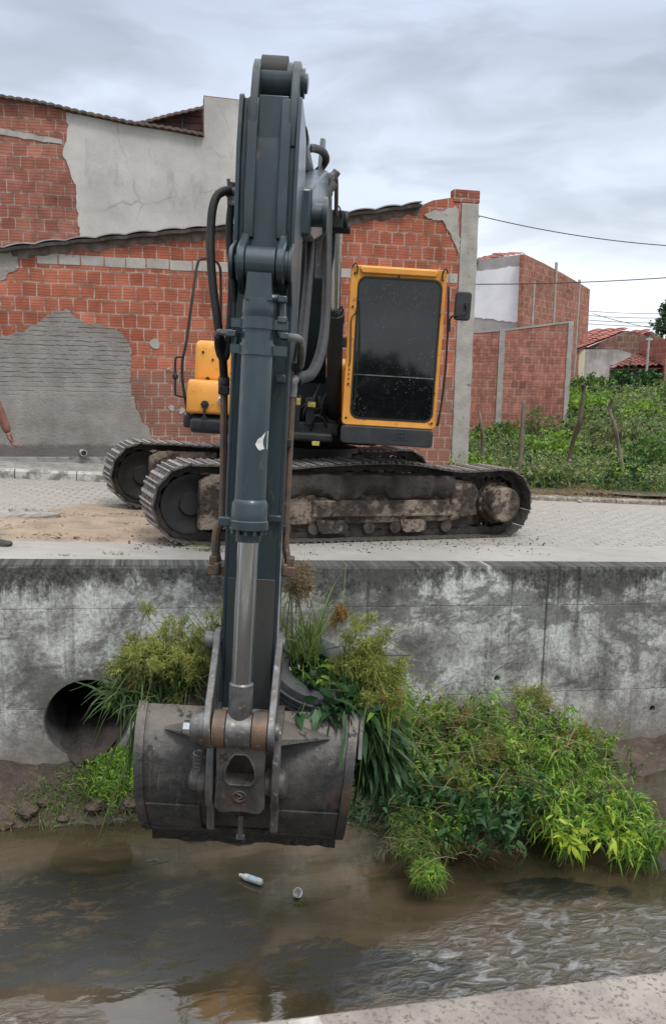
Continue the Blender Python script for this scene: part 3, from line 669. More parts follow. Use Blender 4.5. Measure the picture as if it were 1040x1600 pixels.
# thin plinth under the bare blocks
b = MB(); pu = W1.uz(235, 700); b.span((top[0][0], -0.05, -1.2), (pu[0] + .3, 0.0, W1.uz(60, 712)[1] - 0.02)); b.build('plinth', M['walk'], B1, bevel=0.01)
# dark ragged mortar line under the roof
b = MB(); tp = [(u, z) for u, z in top]
def strip_under(pts, dz0, dz1, amp, seed):
    n = []
    P = []
    for i in range(len(pts) - 1):
        for j in range(14): t = j / 14; P.append((pts[i][0] * (1 - t) + pts[i + 1][0] * t, pts[i][1] * (1 - t) + pts[i + 1][1] * t))
    P.append(pts[-1])
    up = [(u, z + dz0) for u, z in P]; dn = [(u, z + dz1 + amp * mnoise.noise(Vector((u * 3, seed, 0))) + amp * .6 * mnoise.noise(Vector((u * 9, seed, 0)))) for u, z in reversed(P)]
    return up + dn
slab('roof_bedding', W1, strip_under(top, 0.02, -0.16, 0.09, 3), -0.012, 0.02, surf('dark bedding mortar', (0.20, 0.165, 0.15), (0.09, 0.07, 0.062), 0.95, 4, bs=20, bstr=0.8, bd=0.02), B1)
def corrugated(name, pts, v0, v1, rise, wave, amp, th, mat, parent, sub=10, lift=0.0):
    P = []; total = 0
    segs = [(pts[i], pts[i + 1]) for i in range(len(pts) - 1)]
    L = sum(math.hypot(b[0] - a[0], b[1] - a[1]) for a, b in segs); n = int(L / wave * sub)
    cum = []; acc = 0
    for a, b_ in segs: d = math.hypot(b_[0] - a[0], b_[1] - a[1]); cum.append((acc, acc + d, a, b_)); acc += d
    for i in range(n + 1):
        s = L * i / n
        for c0, c1, a, b_ in cum:
            if s <= c1 + 1e-6: t = (s - c0) / (c1 - c0); P.append((a[0] + (b_[0] - a[0]) * t, a[1] + (b_[1] - a[1]) * t + lift + amp * abs(math.sin(PI * s / wave)) ** 0.7 + 0.010 * mnoise.noise(Vector((s * 1.3, 0, 7))))); break
    m = 6; vs = []; fs = []
    for side in (0, 1):
        for j in range(m + 1):
            v = v0 + (v1 - v0) * j / m
            for (u, z) in P: vs.append((u, v, z + rise * j / m - side * th))
    n = len(P); o = (m + 1) * n
    for j in range(m):
        for i in range(n - 1):
            a = j * n + i; fs.append((a, a + 1, a + n + 1, a + n)); fs.append((o + a, o + a + n, o + a + n + 1, o + a + 1))
    for i in range(n - 1): fs.append((i, o + i, o + i + 1, i + 1)); a = m * n + i; fs.append((a, a + 1, o + a + 1, o + a))
    return MB().add(vs, fs).build(name, mat, parent, smooth=True)
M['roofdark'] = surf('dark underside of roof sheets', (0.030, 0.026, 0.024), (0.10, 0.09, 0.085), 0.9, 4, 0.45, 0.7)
corrugated('roof_sheet', top, -0.16, 10, 0.25, 0.52, 0.045, 0.02, M['asbestos'], B1, lift=0.035)
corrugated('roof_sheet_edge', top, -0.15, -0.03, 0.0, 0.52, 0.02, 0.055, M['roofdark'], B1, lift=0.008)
tag(bpy.data.objects['roof_sheet_edge'])
# white drain pipe and insulator
p = W1.uz(127, 706)
pv = MB().turn((p[0] + 0.0, 0.05, p[1]), (p[0] + 0.06, -0.16, p[1] - 0.01), [(0, 0.05), (1, 0.05), (1, 0.06), (1.0, 0.06), (0.8, 0.06), (0.8, 0.05)], 20).build('drain_pipe', M['pvc'], B1, smooth=True)
MB().cyl((p[0] + 0.06, -0.1615, p[1] - 0.01), (p[0] + 0.06, -0.163, p[1] - 0.01), 0.042).build('pipe_mouth', M['black'], B1)
ins = W1.uz(743, 336)
MB().turn((ins[0] - 0.03, 0.1, ins[1]), (ins[0] + 0.10, 0.05, ins[1]), [(0, 0.02), (0.4, 0.02), (0.42, 0.045), (0.6, 0.045), (0.62, 0.03), (0.8, 0.04), (1, 0.03)], 14).build('wire_insulator', M['pvc'], B1, smooth=True)

# ---- taller plastered building behind, left
p0 = aty(0, 300, 19.3); W2 = Plane(p0, (p0.x + math.cos(R(9)), p0.y + math.sin(R(9)), 0))
B2 = empty('plastered_building', W2.o, (0, 0, W2.a), 'tall half plastered grey building standing behind the near brick one at left', 'building')
t2 = outline(W2, [(-500, 60), (-60, 143), (0, 154), (60, 163), (130, 179), (200, 194), (260, 203), (318, 214)])
poly = t2 + outline(W2, [(318, 149), (378, 156), (402, 159), (402, 400)]) ; poly += [(poly[-1][0], -1), (poly[0][0], -1)]
M['brick2'] = brickmat('dull red hollow block wall', 0.31, 0.265, (0.30, 0.112, 0.076), (0.37, 0.155, 0.108), (0.38, 0.31, 0.26), 0.012, 4)
slab('brick_wall', W2, poly, 0, 0.2, M['brick2'], B2)
def plastermat2():
    m, nt, b = newmat('cracked grey plaster')
    tc = N(nt, 'ShaderNodeTexCoord'); o = mapping(nt, tc.outputs['Object'], (1, 0, 1))
    c = ramp(nt, noise(nt, o, 0.8, 7, 0.6), [(0.35, (0.37, 0.355, 0.325)), (0.65, (0.53, 0.51, 0.475))])
    c = mixc(nt, ramp(nt, noise(nt, mapping(nt, o, (1, 1, .4)), 2.2, 7, 0.7), [(0.55, 0.0), (0.7, 0.5)]), c, (0.22, 0.205, 0.19))
    v = N(nt, 'ShaderNodeTexVoronoi', feature='DISTANCE_TO_EDGE'); v.inputs['Scale'].default_value = 0.55
    wv = mixc(nt, 0.35, o, N_noisecol(nt, o, 2.2), 'ADD'); nt.links.new(wv, v.inputs['Vector'])
    cr = ramp(nt, v.outputs['Distance'], [(0.0, 0.45), (0.014, 0.0)])
    cr = math_(nt, 'MULTIPLY', cr, ramp(nt, noise(nt, o, 0.9, 3), [(0.45, 0.0), (0.6, 1.0)]))
    c = mixc(nt, cr, c, (0.13, 0.12, 0.11))
    setc(nt, b.inputs['Base Color'], c); b.inputs['Roughness'].default_value = 0.95; bump(nt, b, noise(nt, o, 16, 6, 0.65), 0.5, 0.02)
    return m
M['plaster3'] = plastermat2()
pp = outline(W2, [(103, 176), (130, 181), (200, 196), (260, 205), (319, 216), (319, 151), (378, 158), (401, 161), (401, 420), (126, 420), (126, 372), (121, 330), (118, 290), (108, 262), (98, 240), (104, 214), (106, 196)])
slab('grey_plaster', W2, jag(pp, 0.07, 0.028, 4, keep=(1, 2, 3, 4, 5, 6, 7, 8, 9)), -0.03, 0.02, M['plaster3'], B2)
pp = outline(W2, [(-300, 150), (0, 201), (98, 219), (100, 226), (0, 211), (-300, 162)])
slab('cement_band', W2, jag(pp, 0.1, 0.02, 6), -0.02, 0.02, M['cement_col'], B2)
corrugated('tile_edge', t2[:7] + [t2[7]], -0.18, 3.0, 0.2, 0.17, 0.03, 0.05, surf('dark mossy roof tile', (0.075, 0.062, 0.055), (0.15, 0.11, 0.09), 0.9, 5), B2, sub=8, lift=0.02)
b = MB(); b.span((W2.uz(319, 200)[0] - 0.02, 0.2, 3), (W2.uz(319, 200)[0] + 0.18, 4, W2.uz(319, 150)[1] + 0.0)); b.build('parapet_return', M['plaster3'], B2)
# brown slatted loft gable under a second roof slope
gp = outline(W2, [(215, 194), (318, 165), (318, 214), (215, 205)])
vv = 1.6
def back(pts, v):        # photo pixels to (u, z) on the plane v metres behind W2
    o = W2.o + W2.n * v; r = []
    for p in pts:
        h = hit(p[0], p[1], o, W2.n); r.append(((h - o).dot(W2.d), h.z))
    return r
gp = back([(222, 194), (262, 184), (318, 170), (318, 240), (222, 240)], vv)
M['slat'] = brickmat('brown loft boards', 1.4, 0.16, (0.085, 0.045, 0.035), (0.12, 0.06, 0.045), (0.04, 0.03, 0.025), 0.012, 0)
slab('loft_gable', W2, gp, vv, vv + 0.1, M['slat'], B2)
rp = back([(216, 192), (262, 180), (318, 167)], vv - 0.15)
corrugated('loft_roof', rp, vv - 0.2, vv + 3, 0.3, 0.17, 0.025, 0.06, surf('dark roof tile', (0.10, 0.075, 0.065), (0.18, 0.13, 0.11), 0.9, 6), B2, sub=8, lift=0.0)
rp = back([(283, 180), (286, 205)], vv - 0.02); b = MB(); b.span((rp[0][0], vv - 0.03, rp[1][1] - 0.3), (rp[0][0] + 0.06, vv, rp[0][1] + 0.05)); b.build('loft_post', M['black'], B2)

# ---- low block wall with cement posts (right of the near building)
p0 = aty(735, 650, 26); p1 = aty(895, 650, 26.5); W4 = Plane(p0, p1)
B4 = empty('block_wall', W4.o, (0, 0, W4.a), 'red block garden wall with grey cement posts rising from the weeds', 'wall')
M['brick4'] = brickmat('bright red block wall', 0.25, 0.247, (0.35, 0.13, 0.095), (0.42, 0.17, 0.125), (0.42, 0.34, 0.28), 0.012, 3, gstr=0.3)
poly = outline(W4, [(560, 540), (735, 520), (790, 516), (893, 503), (893, 600), (560, 600)]); poly[4] = (poly[3][0], -0.5); poly[5] = (poly[0][0], -0.5)
slab('brick_wall', W4, poly, 0, 0.18, M['brick4'], B4)
for x, yt, wv in ((784, 515, 9), (891, 503, 8)):
    a = W4.uz(x, yt); b = MB(); q = wv / F * 26 * 0.5
    rr = []
    for i in range(14):
        z = -0.5 + (a[1] + 0.02 + 0.5) * i / 13; jj = 0.02 * mnoise.noise(Vector((z * 2, x, 0)))
        rr.append([(a[0] - q + jj, -0.04, z), (a[0] + q + jj, -0.04, z), (a[0] + q + jj, 0.22, z), (a[0] - q + jj, 0.22, z)])
    b.loft(rr).build('cement_post', M['cement_col'], B4)
cap_ = outline(W4, [(735, 520), (790, 516), (893, 503)]); 
slab('coping', W4, [(u, z + 0.035) for u, z in cap_] + [(u, z - 0.02) for u, z in reversed(cap_)], -0.02, 0.2, M['cement'], B4)

# ---- far two storey house: white front, brick flank
p0 = aty(738, 500, 34); p1 = aty(819, 500, 33); W3 = Plane(p0, p1)
c3 = W3.w(W3.uz(819, 500)[0], 0)
d3 = aty(921, 500, 39.5); W3b = Plane(c3, d3)
B3 = empty('two_storey_house', W3.o, (0, 0, W3.a), 'far two storey house with white painted front and bare brick flank', 'house')
poly = outline(W3, [(700, 418), (740, 407), (819, 397)]); poly += [(poly[-1][0], 0), (poly[0][0], 0)]
slab('front_wall', W3, poly, 0, 0.2, M['cement'], B3)
pp = outline(W3, [(700, 440), (745, 424), (790, 418), (817, 415), (815, 504), (790, 502), (760, 498), (700, 498)])
M['whitewall'] = surf('white painted wall', (0.80, 0.80, 0.84), (0.68, 0.68, 0.72), 0.8, 1.5, 0.4, 0.7, bs=10, bstr=0.2)
slab('white_paint_coat', W3, jag(pp, 0.12, 0.04, 5), -0.02, 0.02, M['whitewall'], B3)
rot3 = W3b.a - W3.a
flank = empty('flank_wall_frame')   # replaced below
bpy.data.objects.remove(flank)
o3 = slab('flank_wall', W3b, outline(W3b, [(819, 397), (850, 412), (880, 428), (921, 452)]) + [(W3b.uz(921, 500)[0], 0), (0, 0)], 0, 0.2, brickmat('old brick flank', 0.25, 0.25, (0.32, 0.12, 0.08), (0.40, 0.17, 0.115), (0.40, 0.33, 0.27), 0.016, 0), B3)
o3.location = ((c3 - W3.o).dot(W3.d), (c3 - W3.o).dot(W3.n), 0); o3.rotation_euler = (0, 0, rot3)
for x, yt in ((834, 440), (869, 410), (905, 437)):
    a = W3b.uz(x, yt); q = MB().span((a[0] - 0.07, -0.03, 0), (a[0] + 0.07, 0.05, a[1])).build('cement_post', M['cement_col'], B3); q.location = o3.location; q.rotation_euler = o3.rotation_euler
# roofs: clay tiles as real corrugated ribs running down the slope
def claymat(name, a, b_):
    return surf(name, a, b_, 0.9, 6, 0.4, 0.6, (0.10, 0.055, 0.045), 4, 0.6, 0.7, bs=15, bstr=0.5)
M['clay'] = claymat('red clay roof tiles', (0.42, 0.17, 0.13), (0.28, 0.10, 0.08)); M['clay_dark'] = claymat('dark old clay tiles', (0.30, 0.10, 0.085), (0.16, 0.06, 0.05))
def tile_roof(name, A, B, Cc, D, mat, parent, pitch=0.24, course=0.40, amp=0.07, mtx=None):
    """A,B = eave left/right; D,C = ridge left/right (world points): rounded tile ribs with a step at every course"""
    A, B, Cc, D = map(Vector, (A, B, Cc, D)); wdt = (B - A).length; ln = (D - A).length
    nu = max(2, int(wdt / pitch)) * 6; nr = max(2, int(ln / course)); nrm = (B - A).cross(D - A).normalized()
    if nrm.z < 0: nrm.negate()
    vs = []; fs = []
    for r in range(nr):
        for e in (0, 1):
            t = (r + e) / nr
            for i in range(nu + 1):
                s = i / nu; p = (A.lerp(B, s)).lerp(D.lerp(Cc, s), t); k = int(s * nu / 6)
                off = random.Random(k * 31 + r * 7).uniform(-0.012, 0.02)
                vs.append(p + nrm * (amp * math.sin(PI * ((i / 6) % 1.0)) * 1.0 + (0.035 * (1 - e)) + off))
    n = nu + 1
    for r in range(nr * 2 - 1):
        for i in range(nu): a = r * n + i; fs.append((a, a + 1, a + n + 1, a + n))
    # a thick underside
    o = len(vs); vs += [p - nrm * 0.08 for p in (A, B, Cc, D)]; fs.append((o, o + 1, o + 2, o + 3))
    if parent is not None:
        mi = mtx.inverted(); vs = [mi @ v for v in vs]
    return MB().add(vs, fs).build(name, mat, parent, fix=False)
def mtxof(P): return Matrix.Translation(P.o) @ Matrix.Rotation(P.a, 4, 'Z')
e0 = aty(700, 418, 34.3); e1 = aty(822, 396, 32.8)
tile_roof('tiled_roof', aty(700, 420, 34.2), aty(740, 408, 33.7), aty(821, 396, 36.5), aty(775, 398, 37), M['clay'], B3, mtx=mtxof(W3))
q = MB().add([(0, 0, 0)] * 0, []) 
# ---- cream house with tiled gable roof
p0 = aty(893, 580, 38.5); p1 = aty(952, 580, 38.5); W5 = Plane(p0, p1); X5 = mtxof(W5)
B5 = empty('cream_house', W5.o, (0, 0, W5.a), 'cream and mouldy white house with red tiled roof above the weeds', 'house')
M['cream'] = surf('cream limewash', (0.72, 0.64, 0.48), (0.64, 0.56, 0.42), 0.9, 1.5, bs=12, bstr=0.2)
M['mould'] = surf('mouldy whitewash', (0.66, 0.64, 0.60), (0.30, 0.29, 0.275), 0.9, 1.3, 0.38, 0.62, bs=12, bstr=0.2, stretch=(1, 1, 0.6))
def wallpoly(name, P, px, mat, par, v0=0, v1=0.2):
    pl = outline(P, px); pl += [(pl[-1][0], 0), (pl[0][0], 0)]; return slab(name, P, pl, v0, v1, mat, par)
wallpoly('cream_wall', W5, [(880, 546), (914, 546)], M['cream'], B5)
wallpoly('white_wall', W5, [(914, 546), (965, 546), (985, 552)], M['mould'], B5)
W5c = Plane(aty(893, 580, 39.2), aty(952, 580, 39.2))
M['brick5'] = brickmat('brown gable brick', 0.3, 0.28, (0.19, 0.10, 0.075), (0.25, 0.135, 0.10), (0.30, 0.25, 0.21), 0.02, 0)
o5 = slab('gable', W5, [((hit(x, y, W5c.o, W5c.n) - W5.o).dot(W5.d), hit(x, y, W5c.o, W5c.n).z) for x, y in [(912, 545), (980, 517), (1000, 520), (1030, 540), (1030, 560), (912, 556)]], 0.7, 0.9, M['brick5'], B5)
tile_roof('tiled_roof', aty(870, 548, 38), aty(898, 546, 38.0), aty(982, 514, 40.5), aty(925, 515, 43.0), M['clay'], B5, mtx=X5)
# second gabled house further right
W6 = Plane(aty(980, 540, 44), aty(1030, 540, 44)); B6 = empty('gabled_house', W6.o, (0, 0, W6.a), 'brown gabled house with a strip of red tiles, partly behind the cream house', 'house')
wallpoly('gable_wall', W6, [(978, 536), (1018, 518), (1060, 545)], M['brick5'], B6)
tile_roof('tiled_roof', aty(975, 534, 43.8), aty(985, 532, 43.5), aty(1019, 515, 43.7), aty(985, 517, 47), M['clay'], B6, mtx=mtxof(W6))
# low shed with dark tiles on a stone wall
W7 = Plane(aty(950, 600, 34.5), aty(1045, 600, 34.5)); X7 = mtxof(W7); B7 = empty('stone_shed', W7.o, (0, 0, W7.a), 'low stone shed under dark red tiles, half hidden by bushes', 'shed')
wallpoly('stone_wall', W7, [(954, 574), (1020, 574)], surf('rubble stone wall', (0.30, 0.27, 0.25), (0.12, 0.10, 0.095), 0.9, 3.5, 0.42, 0.55, bs=6, bstr=0.8, bd=0.05), B7)
wallpoly('side_wall', W7, [(1032, 530), (1120, 520)], M['brick4'], B7, -0.6, 2.5)
wallpoly('dark_doorway', W7, [(1020, 574), (1032, 574)], M['black'], B7, 0.15, 0.25)
tile_roof('tiled_roof', aty(950, 575, 34), aty(1034, 573, 34), aty(1100, 545, 37), aty(1010, 548, 38), M['clay_dark'], B7, mtx=X7)
pp_ = aty(1011, 555, 33.6)
o = MB().cyl((0, 0, 0), (0, 0, 2.6), 0.06, 0.05, 10).cyl((-0.12, 0, 2.5), (0.14, 0, 2.5), 0.05, n=8).build('service_post', M['cement_col'], smooth=True); o.location = (pp_.x, pp_.y, pp_.z - 1.9)
tag(o, 'thin pale service post standing in front of the dark tiled shed', 'post')

# ================================================================== THE EXCAVATOR
EX, EY = -0.42, 11.2
EM = Matrix.Translation((EX, EY, zr(EX) + 0.0)) @ Matrix.Rotation(R(2.3), 4, 'Y')
EI = EM.inverted()
exc = empty('excavator', label='orange and slate tracked excavator reaching down into the canal with its bucket', cat='excavator')
exc.matrix_world = EM
camL = EI @ CAM
def ex(px, py, ly):
    """a photo pixel to machine coordinates at depth ly (machine y, negative = towards the camera)"""
    d = EI.to_3x3() @ ray(px, py); return camL + d * ((ly - camL.y) / d.y)

def P_(name, b, mat, parent=exc, **k): return b.build(name, M[mat] if isinstance(mat, str) else mat, parent, **k)

# ---- undercarriage
YAW = R(24.5)
under = lambda nm, b, mat, par=exc, **k: b.build(nm, M[mat], par, **k)
HL, WR, TH = 2.035, 0.385, 0.45      # half length between wheel centres, wheel radius, wheel centre height
def track_path():
    """(u, z, angle) points of the shoe line, bottom left -> right -> top -> back"""
    P = []
    n = 200
    pts = []
    for i in range(60): pts.append((-HL + 0.12 + (2 * HL - 0.3) * i / 59, 0.035))
    rc = 0.425
    for i in range(1, 40): a = -PI / 2 + PI * i / 40; pts.append((HL + rc * math.cos(a) * 0.98, TH + 0.005 + rc * math.sin(a)))
    for i in range(70):
        t = i / 69; u = HL - 2 * HL * t; z = TH + rc + 0.015
        z += 0.055 * math.exp(-((u - 0.35) / 0.8) ** 2) - 0.045 * math.exp(-((u - 1.35) / 0.45) ** 2) - 0.03 * math.exp(-((u + 1.1) / 0.4) ** 2)
        pts.append((u, z))
    for i in range(1, 40): a = PI / 2 + PI * i / 40; pts.append((-HL + rc * math.cos(a) * 1.03, TH + 0.02 + rc * math.sin(a)))
    # resample evenly
    pts.append(pts[0]); d = [0]
    for a, b in zip(pts, pts[1:]): d.append(d[-1] + math.hypot(b[0] - a[0], b[1] - a[1]))
    def at(s):
        s %= d[-1]
        for i in range(len(d) - 1):
            if d[i + 1] >= s: t = (s - d[i]) / max(1e-9, d[i + 1] - d[i]); return (pts[i][0] + (pts[i + 1][0] - pts[i][0]) * t, pts[i][1] + (pts[i + 1][1] - pts[i][1]) * t)
    return at, d[-1]
TAT, TL = track_path()
NS = 49
Umat = Matrix.Rotation(YAW, 4, 'Z')
TV = 1.29
# one shoe, modelled lying flat: x along the track, y across, z outward; three grouser bars
sb = MB(); pitch = TL / NS
sb.prism([(-pitch * 0.52, 0.0), (pitch * 0.46, 0.0), (pitch * 0.50, 0.012), (pitch * 0.44, 0.016), (pitch * 0.42, 0.034), (pitch * 0.36, 0.034), (pitch * 0.33, 0.014), (0.03, 0.014), (0.015, 0.030), (-0.015, 0.030), (-0.03, 0.014), (-pitch * 0.36, 0.014), (-pitch * 0.38, 0.030), (-pitch * 0.46, 0.030), (-pitch * 0.50, 0.012)], 'y', -0.3, 0.3)
for s in (-1, 1):
    for q in (-0.05, 0.05): sb.cyl((q, s * 0.06, -0.006), (q, s * 0.06, 0.024), 0.012, n=6)
shoe_me = None
def build_track(sgn):
    v = sgn * TV; tr = bpy.data.objects.new('track', None); C.objects.link(tr); tr.parent = exc; tr.empty_display_size = .1
    tr.matrix_local = Umat @ Matrix.Translation((0.10, v, 0))
    tag(tr, 'near crawler track' if sgn < 0 else 'far crawler track')
    global shoe_me
    for k in range(NS):
        s = TL * k / NS; a = TAT(s - 0.06); c = TAT(s + 0.06); p = TAT(s); ang = math.atan2(c[1] - a[1], c[0] - a[0])
        if shoe_me is None: o = sb.build('track_shoe', M['shoe']); shoe_me = o.data
        else: o = bpy.data.objects.new('track_shoe', shoe_me); C.objects.link(o)
        o.parent = tr; 
        # outward normal is to the right of travel (bottom run travels +u, outward = -z)
        X = V(math.cos(ang), 0, math.sin(ang)); Z = V(math.sin(ang), 0, -math.cos(ang)); Y = Z.cross(X)
        m = Matrix((X, Y, Z)).transposed().to_4x4(); m.translation = V(p[0], 0, p[1]); o.matrix_local = m
    # chain band just inside the shoes, with link lobes
    b = MB()
    for q in (-0.09, 0.09):
        rings = []
        n = NS * 4
        for i in range(n + 1):
            s = TL * i / n; a = TAT(s - .05); c = TAT(s + .05); p = TAT(s); g = math.atan2(c[1] - a[1], c[0] - a[0]); nx, nz = -math.sin(g), math.cos(g)
            h = 0.085 + (0.022 if i % 4 in (0, 1) else 0)
            rings.append([(p[0] + nx * 0.005, q - 0.03, p[1] + nz * 0.005), (p[0] + nx * h, q - 0.03, p[1] + nz * h), (p[0] + nx * h, q + 0.03, p[1] + nz * h), (p[0] + nx * 0.005, q + 0.03, p[1] + nz * 0.005)])
        b.loft(rings, cap=False)
    b.build('chain', M['chain'], tr)
    # frame box: the outer face is profiled, bulging below, sloped mud shelf on top
    f = MB(); poly = [(-1.46, 0.19), (-1.62, 0.30), (-1.62, 0.68), (-1.46, 0.76), (-0.6, 0.78), (1.2, 0.77), (1.62, 0.72), (1.68, 0.30), (1.35, 0.22)]
    f.prism(poly, 'y', -0.17, 0.17)
    P_ = f.build('track_frame', M['frame'], tr, bevel=0.02)
    f = MB(); f.prism([(-0.60, 0.30), (-0.60, 0.50), (1.22, 0.50), (1.30, 0.42), (1.30, 0.30)], 'y', -0.235, -0.17)
    f.prism([(-1.97, 0.18), (-1.97, 0.72), (-1.85, 0.80), (-1.02, 0.80), (-1.0, 0.18)], 'y', -0.27, -0.16)
    f.prism([(1.30, 0.26), (1.30, 0.72), (1.62, 0.70), (1.70, 0.60), (1.66, 0.45), (1.70, 0.30)], 'y', -0.22, -0.12)
    f.prism([(-1.55, 0.20), (-1.0, 0.20), (-0.95, 0.14), (-1.45, 0.14)], 'y', -0.22, -0.1)
    f.build('side_plate', M['frame'], tr, bevel=0.012)
    MB().prism([(-1.85, 0.14), (-1.85, 0.76), (1.9, 0.76), (1.9, 0.14)], 'y', -0.02, 0.05).prism([(-1.35, 0.11), (-1.35, 0.3), (1.62, 0.3), (1.62, 0.11)], 'y', -0.12, -0.03).build('inner_web', M['mudblack'], tr)
    # caked mud along the upper shelf
    m = MB(); rings = []
    for i in range(60):
        u = -0.95 + 2.25 * i / 59; d1 = 0.05 * mnoise.noise(V(u * 3, 1, sgn)) + 0.035 * mnoise.noise(V(u * 9, 5, 2)); lo_ = 0.53 + 0.10 * mnoise.noise(V(u * 2.3, 3, 9)) + .05 * mnoise.noise(V(u * 8, 3, 9))
        rings.append([(u, -0.16, 0.83), (u, -0.24 - d1, 0.80 + d1 * .4), (u, -0.27 - d1 * 1.3, 0.70), (u, -0.245 - d1, lo_ + .04), (u, -0.16, lo_ - 0.03)])
    m.loft(rings).build('caked_mud', M['mudblack'], tr, smooth=True)
    # idler at left end, with a dark recess and rim
    w = MB().turn((-HL, -0.15, TH), (-HL, 0.15, TH), [(0, 0.05), (0, 0.12), (0.1, 0.14), (0.12, 0.26), (0.05, 0.29), (0.05, 0.335), (0.3, 0.345), (0.33, 0.30), (0.67, 0.30), (0.7, 0.345), (0.95, 0.335), (0.95, 0.29), (1, 0.1)], 36)
    w.build('idler_wheel', M['black'], tr, smooth=True)
    # sprocket and round final drive housing at right
    teeth = []
    for i in range(21 * 4):
        a = 2 * PI * i / 84; r = 0.335 if i % 4 in (0, 1) else 0.285; teeth.append((HL + r * math.cos(a), TH + r * math.sin(a)))
    sp = MB().prism(teeth, 'y', -0.035, 0.035).build('sprocket', M['chain'], tr)
    fd = MB().turn((HL, -0.05, TH), (HL, -0.36, TH), [(0, 0.27), (0.3, 0.27), (0.32, 0.235), (0.93, 0.225), (1.0, 0.205), (1.0, 0.06), (0.985, 0.055)], 36)
    fdo = fd.build('final_drive', M['frame'], tr, smooth=True)
    bl = MB()
    for i in range(16): a = 2 * PI * i / 16; bl.cyl((HL + 0.252 * math.cos(a), -0.14, TH + 0.252 * math.sin(a)), (HL + 0.252 * math.cos(a), -0.165, TH + 0.252 * math.sin(a)), 0.014, n=6)
    bl.build('bolts', M['roller'], fdo)
    # lower rollers and guards
    for i in range(8):
        u = -1.28 + i * 0.365
        MB().turn((u, -0.17, 0.155), (u, 0.17, 0.155), [(0, 0.035), (0, 0.075), (0.12, 0.08), (0.13, 0.055), (0.3, 0.055), (0.32, 0.085), (0.68, 0.085), (0.7, 0.055), (0.87, 0.055), (0.88, 0.08), (1, 0.075), (1, 0.035)], 20).build('track_roller', M['roller'], tr, smooth=True)
    for u in (-0.35, 0.78):
        MB().prism([(u - 0.19, 0.26), (u - 0.15, 0.12), (u - 0.1, 0.09), (u + 0.1, 0.09), (u + 0.15, 0.12), (u + 0.19, 0.26)], 'y', -0.20, -0.17).build('roller_guard', M['frame'], tr, bevel=0.006)
    for u in (-0.65, 0.55):
        MB().turn((u, -0.12, 0.80), (u, 0.1, 0.80), [(0, 0.03), (0, 0.06), (1, 0.06), (1, 0.03)], 16).build('carrier_roller', M['roller'], tr, smooth=True)
build_track(-1); build_track(1)
# car body between the tracks
b = MB(); b.prism([(-0.75, -0.75), (0.75, -0.75), (0.75, 0.75), (-0.75, 0.75)], 'z', 0.45, 0.82)
for s in (-1, 1):
    for q in (-1, 1): b.box((q * 0.85, s * 0.85, 0.58), (0.34, 1.0, 0.28), Matrix.Rotation(-q * s * R(35), 3, 'Z'))
o = b.build('centre_frame', M['mudblack'], exc, bevel=0.03); o.rotation_euler = (0, 0, YAW)
P_('swing_ring', MB().turn((0, 0, 0.80), (0, 0, 1.03), [(0, 0.66), (0.3, 0.68), (0.35, 0.62), (0.7, 0.62), (0.72, 0.7), (1, 0.7)], 48), 'black', smooth=True)

# ---- upper structure
ZD = ex(600, 697, -1.6).z      # underside of the cab trim
ZT = ex(600, 670, -1.6).z
HX = 1.42
deck = MB().span((-HX, -1.35, ZD + 0.06), (HX - 1.0, 2.1, ZT + 0.02)).span((0.2, -1.2, ZD + 0.04), (HX + .02, 2.1, ZT)).span((-0.75, -1.55, ZD - 0.0), (0.35, -1.2, ZD + .10)).span((-0.9, -0.9, ZD - 0.06), (0.9, 1.2, ZD + 0.08))
P_('deck', deck, 'black', bevel=0.03)
P_('yellow_plate', MB().box(ex(493, 693, -1.57) + V(0, 0.02, 0), (0.085, 0.02, 0.05)), 'yellow', bevel=0.003)
# counterweight and engine hood (mostly hidden behind the arm)
cwp = [(-HX, 2.0), (-HX, 2.5), (-1.15, 2.85), (-0.6, 3.0), (0.6, 3.0), (1.15, 2.85), (HX, 2.5), (HX, 2.0)]
P_('counterweight', MB().prism(cwp, 'z', ZD + 0.05, 2.08), 'orange', bevel=0.07, seg=3)
P_('engine_hood', MB().prism([(0.25, 1.30), (0.25, 2.12), (0.4, 2.2), (2.05, 2.2), (2.05, 1.30)], 'x', -HX + 0.05, HX - 0.05), 'orange', bevel=0.05, seg=3)
# right hand (left in the photo) box: low tool box in front, taller tank behind
a = ex(292, 592, -1.45); c = ex(372, 650, -1.45); 
lowbox = MB().prism([(-1.45, c.z), (-1.47, a.z - 0.14), (-1.42, a.z - 0.02), (-1.36, a.z), (-0.75, a.z), (-0.75, c.z)], 'x', a.x, -0.52)
lb = P_('tool_box', lowbox, 'orange', bevel=0.035, seg=3)
q = ex(320, 632, -1.475)
lt = MB().cyl((q.x, q.y + 0.005, q.z), (q.x, q.y - 0.012, q.z), 0.05, n=6).cyl((q.x, q.y - 0.01, q.z), (q.x, q.y - 0.03, q.z), 0.025, n=12).box((q.x, q.y - 0.012, q.z - 0.09), (0.03, 0.02, 0.12)).box((q.x, q.y - 0.012, q.z - 0.16), (0.06, 0.02, 0.04))
P_('latch', lt, 'black', lb, bevel=0.004)
q = ex(346, 626, -1.475)
P_('work_lamp', MB().turn((q.x, q.y + 0.02, q.z), (q.x, q.y - 0.02, q.z), [(0, 0.045), (0.8, 0.045), (1.0, 0.035), (1, 0.01)], 16), 'chrome', lb, smooth=True)
a2 = ex(309, 531, -1.1)
tank = MB().prism([(-1.1, a.z - 0.02), (-1.1, a2.z - 0.10), (-1.05, a2.z), (0.25, a2.z + 0.02), (0.25, a.z - 0.02)], 'x', a2.x - 0.03, -0.52)
P_('fuel_tank', tank, 'orange', bevel=0.05, seg=3)
